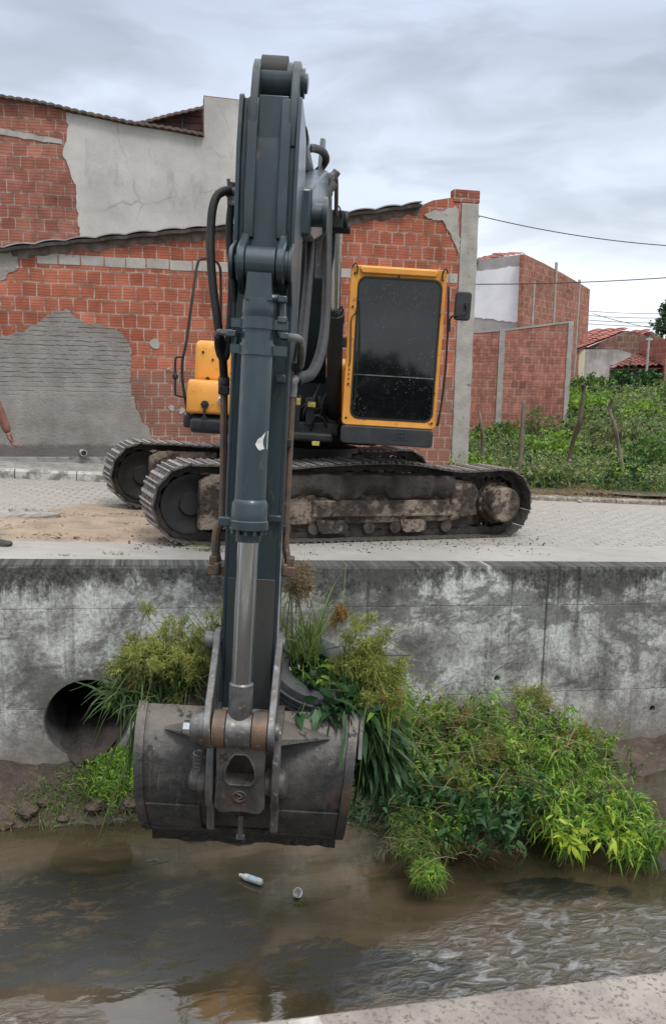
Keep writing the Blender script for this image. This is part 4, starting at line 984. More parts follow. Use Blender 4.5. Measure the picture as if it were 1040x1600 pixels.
for px, py in ((325, 592), (318, 550), (333, 562), (350, 545)):
    q = ex(px, py, -1.08); P_('bolt', MB().cyl((q.x, -1.09, q.z), (q.x, -1.115, q.z), 0.014 if py < 590 else 0.024, n=8), 'black')
ba = ex(296, 652, -1.4); bb_ = ex(372, 679, -1.4)
P_('skirt', MB().prism([(-1.44, bb_.z + 0.05), (-1.40, bb_.z - 0.01), (-1.1, bb_.z - 0.01), (0, bb_.z), (0, ba.z), (-1.44, ba.z)], 'x', ba.x + 0.01, -0.6), 'trim', bevel=0.04, seg=3)
# tall grab rail and the small mirror bracket
T = lambda nm, pts, r, mat, par=exc, n=8, sm=4, **k: MB().tube([ex(*p) for p in pts], r, n, sm, **k).build(nm, M[mat], par, smooth=True)
T('grab_rail', [(303, 662, -1.35), (294, 645, -1.38), (286, 600, -1.4), (285, 565, -1.4), (291, 535, -1.38), (300, 470, -1.3), (308, 415, -1.2), (316, 404, -1.15), (330, 406, -1.0), (342, 414, -.8), (345, 440, -.6), (345, 540, -.5)], 0.017, 'hose')
T('mirror_bracket', [(286, 558, -1.4), (277, 558, -1.42), (274, 566, -1.43), (274, 612, -1.43), (277, 618, -1.42), (288, 620, -1.4)], 0.013, 'hose')
q = ex(274, 588, -1.44); P_('bracket_knob', MB().turn(q + V(0, -.02, 0), q + V(0, 0.03, 0), [(0, .02), (0.2, .035), (.8, .035), (1, .02)], 12), 'black', smooth=True)
# dark machinery seen between boom and cab
b = MB()
b.span((-0.65, -0.9, ZT), (0.42, -0.5, ZT + 0.55)).span((-0.30, -1.35, ZT - 0.02), (-0.05, -0.95, ZT + 0.22)).span((0.02, -1.38, ZT - .02), (0.12, -1.0, ZT + 0.3)).span((0.28, -1.25, ZT - 0.02), (0.38, -0.9, ZT + 0.8))
for i in range(7): b.cyl((-0.28 + i * 0.075, -1.3, ZT + 0.1), (-0.28 + i * 0.075, -1.3, ZT + 0.32 - 0.03 * (i % 3)), 0.024, n=10)
P_('swing_motor', b, 'black', bevel=0.012)
for i, pts in enumerate([[(470, 668, -1.2), (476, 640, -1.4), (488, 625, -1.35), (500, 600, -1.1)], [(485, 672, -1.35), (492, 650, -1.45), (505, 655, -1.4), (512, 676, -1.3)], [(498, 668, -1.3), (503, 630, -1.35), (512, 610, -1.2), (516, 580, -1.0)], [(468, 640, -1.3), (480, 632, -1.4), (494, 640, -1.4), (510, 630, -1.2)]]):
    T('deck_hose', pts, 0.016, 'hose')
P_('white_tag', MB().box(ex(466, 627, -1.44), (0.05, 0.01, 0.08)).box(ex(487, 632, -1.44), (0.09, 0.01, 0.06)), 'yellow', bevel=0.002)

# ---- cab
CY = -1.72
tl, tr_, br_, bl_ = ex(548, 414, CY), ex(695, 421, CY), ex(683, 671, CY), ex(534, 664, CY)
cx0, cx1 = (tl.x + bl_.x) / 2, (tr_.x + br_.x) / 2; cz1 = (tl.z + tr_.z) / 2; cz0 = (bl_.z + br_.z) / 2
print('cab', cx0, cx1, cz0, cz1, 'ZD', ZD, ZT)
cab = bpy.data.objects.new('cab', None); C.objects.link(cab); cab.parent = exc
def rrect(x0, x1, z0, z1, r, n=6):
    o = []
    for (cx, cz, a0) in ((x1 - r, z1 - r, 0), (x0 + r, z1 - r, PI / 2), (x0 + r, z0 + r, PI), (x1 - r, z0 + r, 3 * PI / 2)):
        for i in range(n + 1): a = a0 + PI / 2 * i / n; o.append((cx + r * math.cos(a), cz + r * math.sin(a)))
    return o
def ringframe(outer, inner, y0, y1, lip=0.0):
    b = MB(); n = len(outer)
    A = [(x, y0, z) for x, z in outer]; B = [(x, y0 + lip, z) for x, z in inner]; Cc = [(x, y1, z) for x, z in inner]; D = [(x, y1, z) for x, z in outer]
    b.add(A + B + Cc + D, [(k * n + i, k * n + (i + 1) % n, ((k + 1) % 4) * n + (i + 1) % n, ((k + 1) % 4) * n + i) for k in range(4) for i in range(n)])
    return b
wtl, wbr = ex(557, 432, CY), ex(683, 660, CY); wtr, wbl = ex(683, 437, CY), ex(549, 655, CY)
wx0, wx1 = (wtl.x + wbl.x) / 2, (wtr.x + wbr.x) / 2; wz1 = (wtl.z + wtr.z) / 2; wz0 = (wbl.z + wbr.z) / 2
outer = rrect(cx0, cx1, cz0, cz1, 0.045, 8); inner = rrect(wx0, wx1, wz0, wz1, 0.10, 8)
o = ringframe(outer, inner, CY, CY + 0.10, 0.012).build('front_frame', M['orange'], cab, bevel=0.012)
P_('window_seal', ringframe(rrect(wx0 + .001, wx1 - .001, wz0 + .001, wz1 - .001, 0.098, 8), rrect(wx0 + 0.018, wx1 - 0.018, wz0 + 0.018, wz1 - 0.018, 0.085, 8), CY + 0.004, CY + 0.05), 'black', cab)
P_('windscreen', MB().prism(rrect(wx0 + 0.012, wx1 - 0.012, wz0 + 0.012, wz1 - 0.012, 0.088, 8), 'y', CY + 0.022, CY + 0.028), 'glass', cab)
zsp = ex(610, 588, CY).z
P_('window_split', MB().span((wx0 + .018, CY + 0.014, zsp - 0.006), (wx1 - .018, CY + 0.022, zsp + 0.006)), 'steel', cab)
P_('wiper', MB().tube([ex(552, 640, CY - .01), ex(556, 600, CY - .02), ex(561, 520, CY - .015)], .007, 6, 4).tube([ex(561, 470, CY - .004), ex(562, 560, CY - .004)], .008, 6, 0), 'black', cab)
# raised brow and its hooks
br = MB().prism([(cx0 + .12, cz1 - 0.085), (cx0 + 0.10, cz1 - .03), (cx0 + 0.13, cz1 - .012), (cx1 - 0.13, cz1 - 0.012), (cx1 - .10, cz1 - .03), (cx1 - 0.12, cz1 - 0.085)], 'y', CY - 0.02, CY + 0.02)
P_('brow', br, 'orange', cab, bevel=0.012)
for s, x in ((1, cx0 + 0.07), (-1, cx1 - 0.05)):
    P_('lifting_hook', MB().tube([(x, CY - .005, cz1 - 0.10), (x, CY - 0.03, cz1 - 0.03), (x - .02 * s, CY - .02, cz1 + 0.01), (x - .05 * s, CY, cz1 - .01), (x - .055 * s, CY - .01, cz1 - .04)], 0.008, 8, 5), 'hose', cab, smooth=True)
b = MB()
for (x, z) in ((cx0 + 0.045, cz1 - 0.45), (cx0 + 0.045, cz1 - 0.09), (cx1 - 0.045, cz1 - 0.11), (cx1 - 0.045, cz1 - 0.48), (cx1 - 0.045, cz1 - 1.35), (cx0 + 0.045, cz0 + 0.08), (cx1 - 0.045, cz0 + 0.07), (cx0 + 0.045, cz1 - 1.30), ((cx0 + cx1) / 2, cz1 - 0.1)):
    b.cyl((x, CY - 0.006, z), (x, CY + 0.01, z), 0.012, n=10)
P_('bolts', b, 'black', cab)
for i, dz in enumerate((1.14, 1.19, 1.24)): b = MB().cyl((cx0 + 0.045, CY - .004, cz1 - dz), (cx0 + .045, CY + .01, cz1 - dz), 0.009, n=8); P_('bolt', b, 'black', cab)
# body behind the front frame: pillars, side glass, roof, back
YB = CY + 1.75
P_('roof', MB().prism([(CY + 0.09, cz1 - 0.10), (CY + 0.09, cz1 - 0.005), (YB - 0.1, cz1 + 0.01), (YB, cz1 - 0.05), (YB, cz1 - 0.12)], 'x', cx0 + 0.01, cx1 - 0.01), 'orange', cab, bevel=0.03)
for x in (cx0 + 0.02, cx1 - 0.07):
    b = MB().span((x, CY + 0.10, cz0), (x + 0.05, CY + 0.17, cz1 - 0.1)).span((x, CY + 0.8, cz0), (x + 0.05, CY + 0.88, cz1 - 0.1)).span((x, YB - 0.12, cz0), (x + 0.05, YB - .001, cz1 - 0.1)).span((x + .002, CY + 0.17, cz0 + 0.0), (x + 0.048, YB - .12, cz0 + 0.55))
    P_('side_pillars', b, 'orange', cab, bevel=0.008)
    P_('side_window', MB().span((x + 0.02, CY + 0.17, cz0 + 0.55), (x + 0.028, YB - 0.12, cz1 - 0.1)), 'glass', cab)
P_('back_panel', MB().span((cx0 + 0.07, YB - 0.06, cz0), (cx1 - 0.07, YB - 0.02, cz1 - 0.12)), 'black', cab)
P_('floor', MB().span((cx0 + 0.03, CY + 0.11, cz0 - 0.01), (cx1 - 0.03, YB - .01, cz0 + 0.03)), 'black', cab)
P_('operator_seat', MB().box(((cx0 + cx1) / 2, CY + 1.0, cz0 + 0.45), (0.5, 0.5, 0.14)).box(((cx0 + cx1) / 2, CY + 1.28, cz0 + 0.85), (0.48, 0.12, 0.75)).box(((cx0 + cx1) / 2, CY + 1.05, cz0 + 0.2), (0.35, 0.35, 0.36)), 'black', cab, bevel=0.04)
# lower charcoal trim with an embossed badge
t0, t1 = ex(533, 664, CY), ex(679, 699, CY)
z_lo = ex(605, 696, CY).z
tp = MB().prism(rrect(cx0 - 0.005, cx1 - 0.02, z_lo, cz0 - 0.004, 0.05, 5), 'y', CY - 0.015, CY + 1.3)
P_('lower_trim', tp, 'trim', cab, bevel=0.015)
q = ex(625, 683, CY - 0.015)
b = MB()
for dx in (-0.05, -0.018, 0.018, 0.05): b.box((q.x + dx, CY - 0.016, q.z), (0.012, 0.012, 0.085))
b.box((q.x, CY - 0.016, q.z), (0.03, 0.012, 0.012)).box((q.x, CY - 0.016, q.z + 0.048), (0.11, 0.012, 0.010)).box((q.x - 0.075, CY - 0.016, q.z - 0.03), (0.04, 0.012, 0.010)).box((q.x + 0.075, CY - 0.016, q.z - 0.03), (0.04, 0.012, 0.010))
P_('embossed_badge', b, 'trim', cab, bevel=0.003)
T('door_rail', [(700, 448, CY + .02), (700, 470, CY + .01), (698, 540, CY + .01), (692, 610, CY + .01), (684, 660, CY + .02), (682, 664, CY + .06)], 0.013, 'hose', cab)
T('pillar_cable', [(557, 480, CY - .01), (556, 488, CY - .015), (549, 497, CY - .015), (548, 520, CY - .015), (547, 560, CY - .015), (545, 572, CY)], 0.006, 'hose', cab)
# mirror on its bent arm
mo = P_('door_mirror', MB().prism(rrect(ex(711, 460, CY).x, ex(736, 460, CY).x, ex(720, 501, CY).z, ex(720, 456, CY).z, 0.035, 6), 'y', CY - 0.05, CY + 0.02), 'trim', cab, bevel=0.015, seg=3)
T('mirror_arm', [(729, 476, CY - .065), (728, 488, CY - .085), (718, 493, CY - .08), (707, 494, CY - .05), (702, 501, CY - .02), (701, 517, CY)], 0.010, 'hose', mo)
q = ex(701, 511, CY); P_('mirror_clamp', MB().box(q, (0.03, 0.04, 0.10)).box(ex(729, 476, CY - .06), (0.05, 0.03, 0.05)), 'black', mo, bevel=0.006)
q = ex(536, 535, -1.2); P_('side_lamp', MB().box(q, (0.10, 0.06, 0.12)), 'steel', bevel=0.01)

# ---- boom
BX = 0.0
prof = [(-0.15, 1.45), (-0.9, 1.85), (-1.9, 2.75), (-2.7, 3.10), (-4.2, 3.05), (-5.5, 2.78), (-5.95, 2.70), (-6.02, 2.9), (-5.9, 3.08), (-4.5, 3.50), (-3.1, 3.82), (-2.5, 3.72), (-1.5, 3.05), (-0.5, 2.25), (-0.1, 1.9)]
boom = bpy.data.objects.new('boom', None); C.objects.link(boom); boom.parent = exc
b = MB(); sec = []
def bsec(p0, p1, hw): return [V(BX - hw, p0[0], p0[1]), V(BX + hw, p0[0], p0[1]), V(BX + hw, p1[0], p1[1]), V(BX - hw, p1[0], p1[1])]
lower = [(-0.15, 1.45), (-0.9, 1.85), (-1.9, 2.75), (-2.7, 3.10), (-4.2, 3.05), (-5.5, 2.78), (-5.95, 2.74)]
upper = [(-0.1, 1.85), (-0.6, 2.25), (-1.5, 3.05), (-2.5, 3.72), (-4.3, 3.52), (-5.5, 3.16), (-5.95, 3.02)]
hws = [0.24, 0.22, 0.21, 0.205, 0.19, 0.15, 0.14]
b.loft([bsec(p, q, h) for p, q, h in zip(lower, upper, hws)])
P_('boom_beam', b, 'paint', boom, bevel=0.02)
P_('foot_pin', MB().cyl((-0.42, -0.15, 1.65), (0.42, -0.15, 1.65), 0.09), 'black', boom, smooth=True)
b = MB()
for s in (-1, 1): b.prism([(-0.6, 1.1), (-0.5, 1.7), (-0.25, 1.9), (0.05, 1.8), (0.3, 1.1)], 'x', s * 0.33 - 0.03, s * 0.33 + 0.03)
P_('boom_bracket', b, 'black', exc, bevel=0.01)
P_('arm_pivot_pin', MB().cyl((-0.22, -5.86, 2.88), (0.22, -5.86, 2.88), 0.07).cyl((-0.235, -5.86, 2.88), (-0.21, -5.86, 2.88), 0.11).cyl((0.21, -5.86, 2.88), (0.235, -5.86, 2.88), 0.11), 'paint', boom, smooth=True)
P_('boom_middle_pin', MB().cyl((-0.45, -2.75, 3.36), (0.40, -2.75, 3.36), 0.05).cyl((-.23, -2.75, 3.36), (.23, -2.75, 3.36), 0.10), 'black', boom, smooth=True)

# boom cylinders (pair)
def hydraulic(name, A, B, rb, rr, split, par=exc, mat='paint', eyeA=True):
    """barrel from A to split, rod to B"""
    A, B = V(*A), V(*B); d = (B - A); L = d.length; m = A.lerp(B, split)
    root = bpy.data.objects.new(name, None); C.objects.link(root); root.parent = par
    t = split
    P_('barrel', MB().turn(A, m, [(0, rb * .6), (0.03, rb), (0.90, rb), (0.905, rb * 1.13), (0.975, rb * 1.13), (0.98, rb * 1.0), (1, rb * .9)], 28), mat, root, smooth=True)
    P_('gland_bolts', (lambda q: [q.cyl(m + (d.normalized().to_track_quat('Z', 'Y') @ V(rb * .9 * math.cos(a), rb * .9 * math.sin(a), -.01)), m + (d.normalized().to_track_quat('Z', 'Y') @ V(rb * .9 * math.cos(a), rb * .9 * math.sin(a), .025)), 0.012, n=6) for a in [2 * PI * k / 10 for k in range(10)]] and q)(MB()), 'black', root)
    P_('rod', MB().cyl(m, B, rr, n=28), 'chrome', root, smooth=True)
    P_('eye', MB().cyl(A + V(-.09, 0, 0), A + V(.09, 0, 0), rb * .95).cyl(B + V(-.07, 0, 0), B + V(.07, 0, 0), rb * 0.95), 'black', root, smooth=True)
    return root
bm = (0, -2.75, 3.36)
rtop = ex(526, 345, -2.75)
hydraulic('boom_cylinder', (ex(519, 690, -1.15).x, -1.15, ZT + 0.06), (rtop.x, -2.75, rtop.z), 0.088, 0.052, 0.60, mat='black')
hydraulic('boom_cylinder', (-ex(519, 690, -1.15).x - 0.05, -1.15, ZT + 0.06), (-0.45, -2.75, 3.36), 0.088, 0.052, 0.60, mat='black')
P_('cylinder_head_block', MB().box((rtop.x, -2.79, rtop.z), (0.14, 0.10, 0.17)).cyl((rtop.x + .07, -2.75, rtop.z), (rtop.x + .11, -2.75, rtop.z), 0.095), 'black', bevel=0.012)

# ---- arm
AY = lambda py: np.interp(py, [90, 150, 250, 420, 600, 900, 1120], [-6.42, -6.60, -6.66, -6.60, -6.52, -6.45, -6.42])
AB = lambda py: np.interp(py, [90, 150, 250, 420, 600, 900, 1120], [-6.22, -5.98, -5.78, -5.78, -5.98, -6.10, -6.16])
# centre line of the arm front face, read from its two edges
AXL = lambda py: ex(np.interp(py, [92, 150, 300, 600, 880, 1115], [398, 378, 372, 362, 352, 345]), py, AY(py))
AXR = lambda py: ex(np.interp(py, [92, 150, 300, 600, 880, 1115], [463, 470, 456, 443, 437, 431]), py, AY(py))
xs = []
for py in (300, 600, 880, 1115): a, c = AXL(py), AXR(py); xs.append(((a.x + c.x) / 2, c.x - a.x, a.z))
print('arm', xs)
AX = sum(x[0] for x in xs) / 4; AW = 0.325
zp = lambda py: ex(410, py, AY(py)).z
arm = bpy.data.objects.new('arm', None); C.objects.link(arm); arm.parent = exc
# inner box: flat front plate set back between two side plates at the top
box = MB(); pys = [150, 200, 250, 420, 470, 600, 900, 1118]
rec = lambda py: 0.035 if py < 430 else 0.0
slx = lambda py: np.interp(py, [150, 420, 1118], [0, 0, 0])
box.loft([[V(AX - AW / 2 + 0.02, AY(p) + rec(p), zp(p)), V(AX + AW / 2 - 0.02, AY(p) + rec(p), zp(p)), V(AX + AW / 2 - 0.02, AB(p), zp(p)), V(AX - AW / 2 + 0.02, AB(p), zp(p))] for p in pys])
P_('arm_box', box, 'paint', arm, bevel=0.006)
def armside():
    fr = [(AY(p) - (0.0 if p > 470 else 0.012), zp(p)) for p in (1118, 900, 600, 475)]
    # lug bulge around the bucket cylinder pin
    cyp, czp = -6.73, zp(418)
    for a in [-0.9, -1.25, -1.6, -1.95, -2.3, -2.65, -3.0]:     # around the front of the pin
        pass
    lug = [(cyp + 0.085 * math.cos(t), czp + 0.085 * math.sin(t)) for t in [R(x) for x in (290, 262, 235, 205, 178, 150, 125)]]
    up = [(AY(p) - 0.012, zp(p)) for p in (380, 300, 230, 180, 150)]
    top = [(-6.57, zp(146)), (-6.3, zp(146))]
    bk = [(AB(p), zp(p)) for p in (160, 250, 420, 600, 900, 1118)]
    return fr + lug + up + top + bk
side = armside()
for s in (-1, 1):
    x0 = AX + s * (AW / 2 - 0.02); x1 = AX + s * (AW / 2)
    P_('arm_side_plate', MB().prism(side, 'x', min(x0, x1) - (0.001 if s > 0 else 0), max(x0, x1) + (0.001 if s < 0 else 0)), 'paint', arm, bevel=0.005)
# inner flange strips beside the recess, and head lugs of the arm cylinder
for s in (-1, 1):
    xa = AX + s * (AW / 2 - 0.075)
    b = MB(); b.loft([[V(xa - 0.028, AY(p) - 0.006, zp(p)), V(xa + 0.028, AY(p) - 0.006, zp(p)), V(xa + 0.028, AY(p) + 0.05, zp(p)), V(xa - 0.028, AY(p) + 0.05, zp(p))] for p in (152, 200, 300, 372)])
    P_('flange', b, 'paint', arm, bevel=0.006)
    lx = AX + 0.018 + s * 0.104
    hp = [(-6.62, zp(225)), (-6.635, zp(180)), (-6.60, zp(140)), (-6.56, zp(113)), (-6.49, zp(97)), (-6.40, zp(94)), (-6.31, zp(101)), (-6.26, zp(121)), (-6.2, zp(180))]
    P_('head_lug', MB().prism(hp, 'x', lx - 0.021, lx + 0.021), 'paint', arm, bevel=0.008)
    # lower lugs holding the bucket cylinder
    lp = [(-6.54, zp(450)), (-6.60, zp(462))] + [(-6.73 + 0.095 * math.cos(t), zp(418) + 0.095 * math.sin(t)) for t in [R(x) for x in (285, 255, 225, 195, 165, 135, 110)]] + [(-6.64, zp(372)), (-6.58, zp(350)), (-6.5, zp(350))]
    lx = AX + s * 0.102
    P_('cylinder_lug', MB().prism(lp, 'x', lx - 0.022, lx + 0.022), 'paint', arm, bevel=0.01)
q = V(AX + .018, -6.42, zp(118))
P_('head_boss', MB().turn(q - V(.084, 0, 0), q + V(.084, 0, 0), [(0, .098), (1, .098)], 32), 'paint', arm, smooth=True)
P_('head_pin', MB().cyl(q - V(.13, 0, 0), q + V(.13, 0, 0), .05).turn(q + V(.124, 0, 0), q + V(.165, 0, 0), [(0, .075), (.5, .075), (.55, .05), (.85, .05), (1, .02)], 20), 'paint', arm, smooth=True)
P_('cover_plate', MB().span((AX - 0.062, AY(190) + 0.022, zp(226)), (AX + 0.095, AY(190) + 0.06, zp(148))), 'paint', arm, bevel=0.006)
q = V(AX, -6.73, zp(418))
P_('cylinder_pin', MB().cyl(q - V(.135, 0, 0), q + V(.135, 0, 0), .042).turn(q + V(.125, 0, 0), q + V(.16, 0, 0), [(0, .075), (.6, .075), (.65, .045), (1, .045)], 20), 'paint', arm, smooth=True)
# weld seam plate and small brackets on the arm face
P_('arm_tab', MB().box(V(AX + 0.12, AY(590) - .02, zp(590)), (0.05, 0.05, 0.045)).box(V(AX + 0.12, AY(808) - .02, zp(808)), (0.07, 0.05, 0.04)), 'paint', arm, bevel=0.006)
dirty = MB(); dirty.loft([[V(AX - AW / 2 + 0.022, AY(p) - 0.004, zp(p)), V(AX + AW / 2 - 0.022, AY(p) - 0.004, zp(p)), V(AX + AW / 2 - 0.022, AY(p) + 0.02, zp(p)), V(AX - AW / 2 + 0.022, AY(p) + 0.02, zp(p))] for p in (905, 1000, 1080, 1116)])
P_('front_plate', dirty, 'paint_dirty', arm, bevel=0.004)

# bucket cylinder
ctop = V(AX, -6.73, zp(418)); cbot = ex(375, 1140, -6.86); cbot.x = ex(374, 1140, -6.86).x
bc = bpy.data.objects.new('bucket_cylinder', None); C.objects.link(bc); bc.parent = exc
d = (cbot - ctop); dn_ = d.normalized()
fz = lambda py: (ex(395, py, -6.8).z - ctop.z) / (cbot.z - ctop.z)
at = lambda f: ctop.lerp(cbot, f)
f0, f1, f2, f3, f4 = fz(462), fz(786), fz(828), fz(846), fz(1062)
rb = 0.083
P_('barrel', MB().turn(at(f0), at(f2), [(0, rb * .75), (0.012, rb * 1.02), (0.035, rb * 1.06), (0.075, rb * 1.06), (0.085, rb * 1.0), (0.10, rb), (0.865, rb), (0.87, rb * 1.06), (0.885, rb * 1.16), (0.955, rb * 1.16), (0.96, rb * 1.24), (0.995, rb * 1.24), (1.0, rb * 1.1)], 40), 'paint', bc, smooth=True)
P_('cylinder_eye', MB().cyl(ctop - V(.075, 0, 0), ctop + V(.075, 0, 0), 0.088, n=32).loft([[at(fz(y)) + V(sx * hw, sy * 0.075, 0) for sx, sy in ((-1, -1), (1, -1), (1, 1), (-1, 1))] for y, hw in ((425, .062), (450, .066), (468, .072))]), 'paint', bc, smooth=True)
P_('gland', MB().turn(at(f2), at(f3), [(0, rb * .82), (1, rb * .80)], 32), 'paint', bc, smooth=True)
qt = dn_.to_track_quat('Z', 'Y'); b = MB()
for k in range(12): a = 2 * PI * k / 12 + .13; o_ = qt @ V(rb * 1.02 * math.cos(a), rb * 1.02 * math.sin(a), 0); b.cyl(at(f2) + o_ - dn_ * .01, at(f2) + o_ + dn_ * .022, 0.013, n=6)
P_('gland_bolts', b, 'paint', bc)
P_('rod', MB().cyl(at(f3), at(f4), 0.056, n=36), 'chrome', bc, smooth=True)
P_('rod_end', MB().turn(at(f4), at(fz(1122)), [(0, .058), (0.04, .066), (.9, .066), (1, .058)], 32).cyl(cbot - V(.068, 0, 0), cbot + V(.068, 0, 0), 0.098, n=32), 'steel', bc, smooth=True)
# clamps and side oil tube
for py, wx in ((505, .02), (546, .02)):
    c0 = at(fz(py)); P_('clamp', MB().turn(c0 - dn_ * .03, c0 + dn_ * .03, [(0, rb * 1.12), (1, rb * 1.12)], 32).box(c0 + V(-.105, 0.0, 0), (0.07, 0.05, 0.045)).box(c0 + V(.11, 0, 0), (0.09, 0.06, 0.05)), 'paint', bc, smooth=True)
c0 = at(fz(818)); P_('clamp', MB().box(c0 + V(-.12, .02, 0), (0.09, 0.05, 0.05)), 'paint', bc, bevel=.006)
T('oil_tube', [(418, 466, -6.78), (434, 466, -6.76), (440, 474, -6.74), (440, 510, -6.74), (437, 522, -6.74), (447, 527, -6.74)], 0.020, 'paint', bc)
T('oil_tube', [(372, 520, -6.72), (366, 560, -6.70), (362, 640, -6.68), (356, 800, -6.66), (360, 815, -6.7)], 0.013, 'paint', bc)
for i, (px, py) in enumerate(((441, 468), (441, 500), (444, 525), (362, 521))): P_('tube_joint', MB().box(ex(px, py, -6.76), (0.05, 0.05, 0.035)), 'paint', bc, bevel=.006)
# torn white sticker with faded print
q = at(fz(688)); stk = []
cyl_pt = lambda px, py: (lambda w_: w_)(ex(px, py, -6.8))
pts = [(399, 694), (403, 686), (409, 682), (413, 677), (418, 674), (417, 690), (418, 703), (411, 702), (405, 704), (402, 700)]
sv = []
c_ = at(fz(688))
for px, py in pts:
    e = ex(px, py, -6.85); cc_ = at(fz(py)); dx = max(-rb * .96, min(rb * .96, e.x - cc_.x)); sv.append(V(cc_.x + dx, cc_.y - math.sqrt(rb * rb - dx * dx) - 0.0025, e.z))
cen = sum(sv, Vector()) / len(sv); dx = cen.x - c_.x; cen.y = c_.y - math.sqrt(rb * rb - dx * dx) - .003
MB().add(sv + [cen], [(i, (i + 1) % len(sv), len(sv)) for i in range(len(sv))]).build('sticker', M['white'], bc)

# ---- arm tip, side links, bucket
zc = cbot.z
pinB = ex(375, 1215, -6.62)       # bucket pin
L_ = lambda y0, z0, y1, z1, w0, w1: None
def linkplate(name, pts, x0, x1, mat, par):
    return P_(name, MB().prism(pts, 'x', x0, x1), mat, par, bevel=0.008)
def bar2(a, c, ra, rc):      # rounded bar outline between two pins in (y, z)
    ay, az = a; cy, cz_ = c; ang = math.atan2(cz_ - az, cy - ay); o = []
    for i in range(9): t = ang + PI / 2 + PI * i / 8; o.append((ay + ra * math.cos(t), az + ra * math.sin(t)))
    for i in range(9): t = ang - PI / 2 + PI * i / 8; o.append((cy + rc * math.cos(t), cz_ + rc * math.sin(t)))
    return o
linkage = bpy.data.objects.new('bucket_linkage', None); C.objects.link(linkage); linkage.parent = exc
z_up = ex(390, 1008, -6.42).z
upL = (-6.36, z_up)
xl = ex(327, 1140, -6.86).x; xr = ex(425, 1140, -6.86).x
xl2 = ex(341, 1005, -6.4).x; xr2 = ex(437, 1005, -6.4).x
for (xb, xt, s) in ((xl, xl2, -1), (xr, xr2, 1)):
    o = bar2(upL, (cbot.y, cbot.z), 0.075, 0.11)
    b = MB(); n = len(o); vs = []
    for t in (-0.02, 0.02):
        for (yy, zz) in o:
            k = (zz - cbot.z) / (z_up - cbot.z); vs.append((xb + (xt - xb) * k + t, yy, zz))
    b.add(vs, [tuple(range(n)), tuple(range(2 * n - 1, n - 1, -1))] + [(i, i + n, (i + 1) % n + n, (i + 1) % n) for i in range(n)])
    P_('side_link', b, 'steel', linkage, bevel=0.006)
q = V((xl2 + xr2) / 2, upL[0], upL[1]); hw = (xr2 - xl2) / 2
P_('upper_link_pin', MB().cyl(q - V(hw + .05, 0, 0), q + V(hw + .03, 0, 0), 0.05).turn(q - V(hw + .085, 0, 0), q - V(hw + .03, 0, 0), [(0, .03), (.1, .055), (.9, .055), (1, .04)], 12), 'steel', linkage, smooth=True)
xm = cbot.x
P_('link_pin', MB().cyl(V(xl - .09, cbot.y, cbot.z), V(xr + .04, cbot.y, cbot.z), 0.05).turn(V(xl - .105, cbot.y, cbot.z), V(xl - .02, cbot.y, cbot.z), [(0, .04), (.1, .075), (1, .095)], 20), 'steel', linkage, smooth=True)
P_('pin_nut', MB().cyl(V(xl - .14, cbot.y, cbot.z), V(xl - .10, cbot.y, cbot.z), 0.035, n=6), 'chrome', linkage)
P_('boss', MB().turn(V(xl + .022, cbot.y, cbot.z), V(xm - .072, cbot.y, cbot.z), [(0, .092), (.04, .103), (.96, .103), (1, .095)], 32), 'rust', linkage, smooth=True)
P_('boss', MB().turn(V(xm + .072, cbot.y, cbot.z), V(xr - .022, cbot.y, cbot.z), [(0, .095), (.04, .103), (.96, .103), (1, .092)], 32), 'rust', linkage, smooth=True)
# cast H link below the pin, with its window
hx0, hx1 = ex(338, 1200, -6.8).x, ex(417, 1200, -6.8).x
hz1, hz0 = cbot.z - 0.03, ex(378, 1250, -6.72).z
hc = (hx0 + hx1) / 2
wz1_, wz0_ = ex(375, 1168, -6.8).z, ex(375, 1216, -6.8).z; ww = 0.078
def lerp_y(z): return -6.90 + (-6.84 + 6.90) * (hz1 - z) / (hz1 - hz0)
outr = [(hx0, hz0), (hx0 + .01, (hz0 + hz1) / 2), (hx0 + .005, hz1), (hx1 - .005, hz1), (hx1 - .01, (hz0 + hz1) / 2), (hx1, hz0), (hx1 - .05, hz0 - .03), (hc + .06, hz0 - .01), (hc - .06, hz0 - .01), (hx0 + .05, hz0 - .03)]
inn = [(hc - ww, wz0_ + .03), (hc - ww * .98, wz0_ + .09), (hc - ww * .66, wz1_ - .03), (hc - ww * .4, wz1_), (hc + ww * .4, wz1_), (hc + ww * .66, wz1_ - .03), (hc + ww * .98, wz0_ + .09), (hc + ww, wz0_ + .03), (hc + ww * .75, wz0_), (hc - ww * .75, wz0_)]
b = MB(); n = 10
# connect ring outr->inn (same winding by angle): sort by angle around the window centre
import math as _m
cz_ = (wz0_ + wz1_) / 2
def res(poly, k=48):
    out = []
    for i in range(k):
        a = 2 * PI * i / k; dx, dz = math.cos(a), math.sin(a); best = None
        for j in range(len(poly)):
            x1, z1 = poly[j]; x2, z2 = poly[(j + 1) % len(poly)]
            ex_, ez_ = x2 - x1, z2 - z1; det = dx * (-ez_) + dz * ex_
            if abs(det) < 1e-9: continue
            t = ((x1 - hc) * (-ez_) + (z1 - cz_) * ex_) / det; s_ = (dx * (z1 - cz_) - dz * (x1 - hc)) / det
            if t > 0 and -1e-6 <= s_ <= 1 + 1e-6 and (best is None or t < best): best = t
        out.append((hc + dx * best, cz_ + dz * best))
    return out
ro, ri = res(outr), res(inn); K = 48
ri2 = [(hc + (x - hc) * 1.14, cz_ + (z - cz_) * 1.1) for x, z in ri]
rings = []
for pts, off in ((ro, .10), (ro, 0.0), (ri2, 0.0), (ri2, -.016), (ri, -.016), (ri, .10)): rings.append([V(x, lerp_y(z) + off, z) for x, z in pts])
b.loft(rings, cap=False)
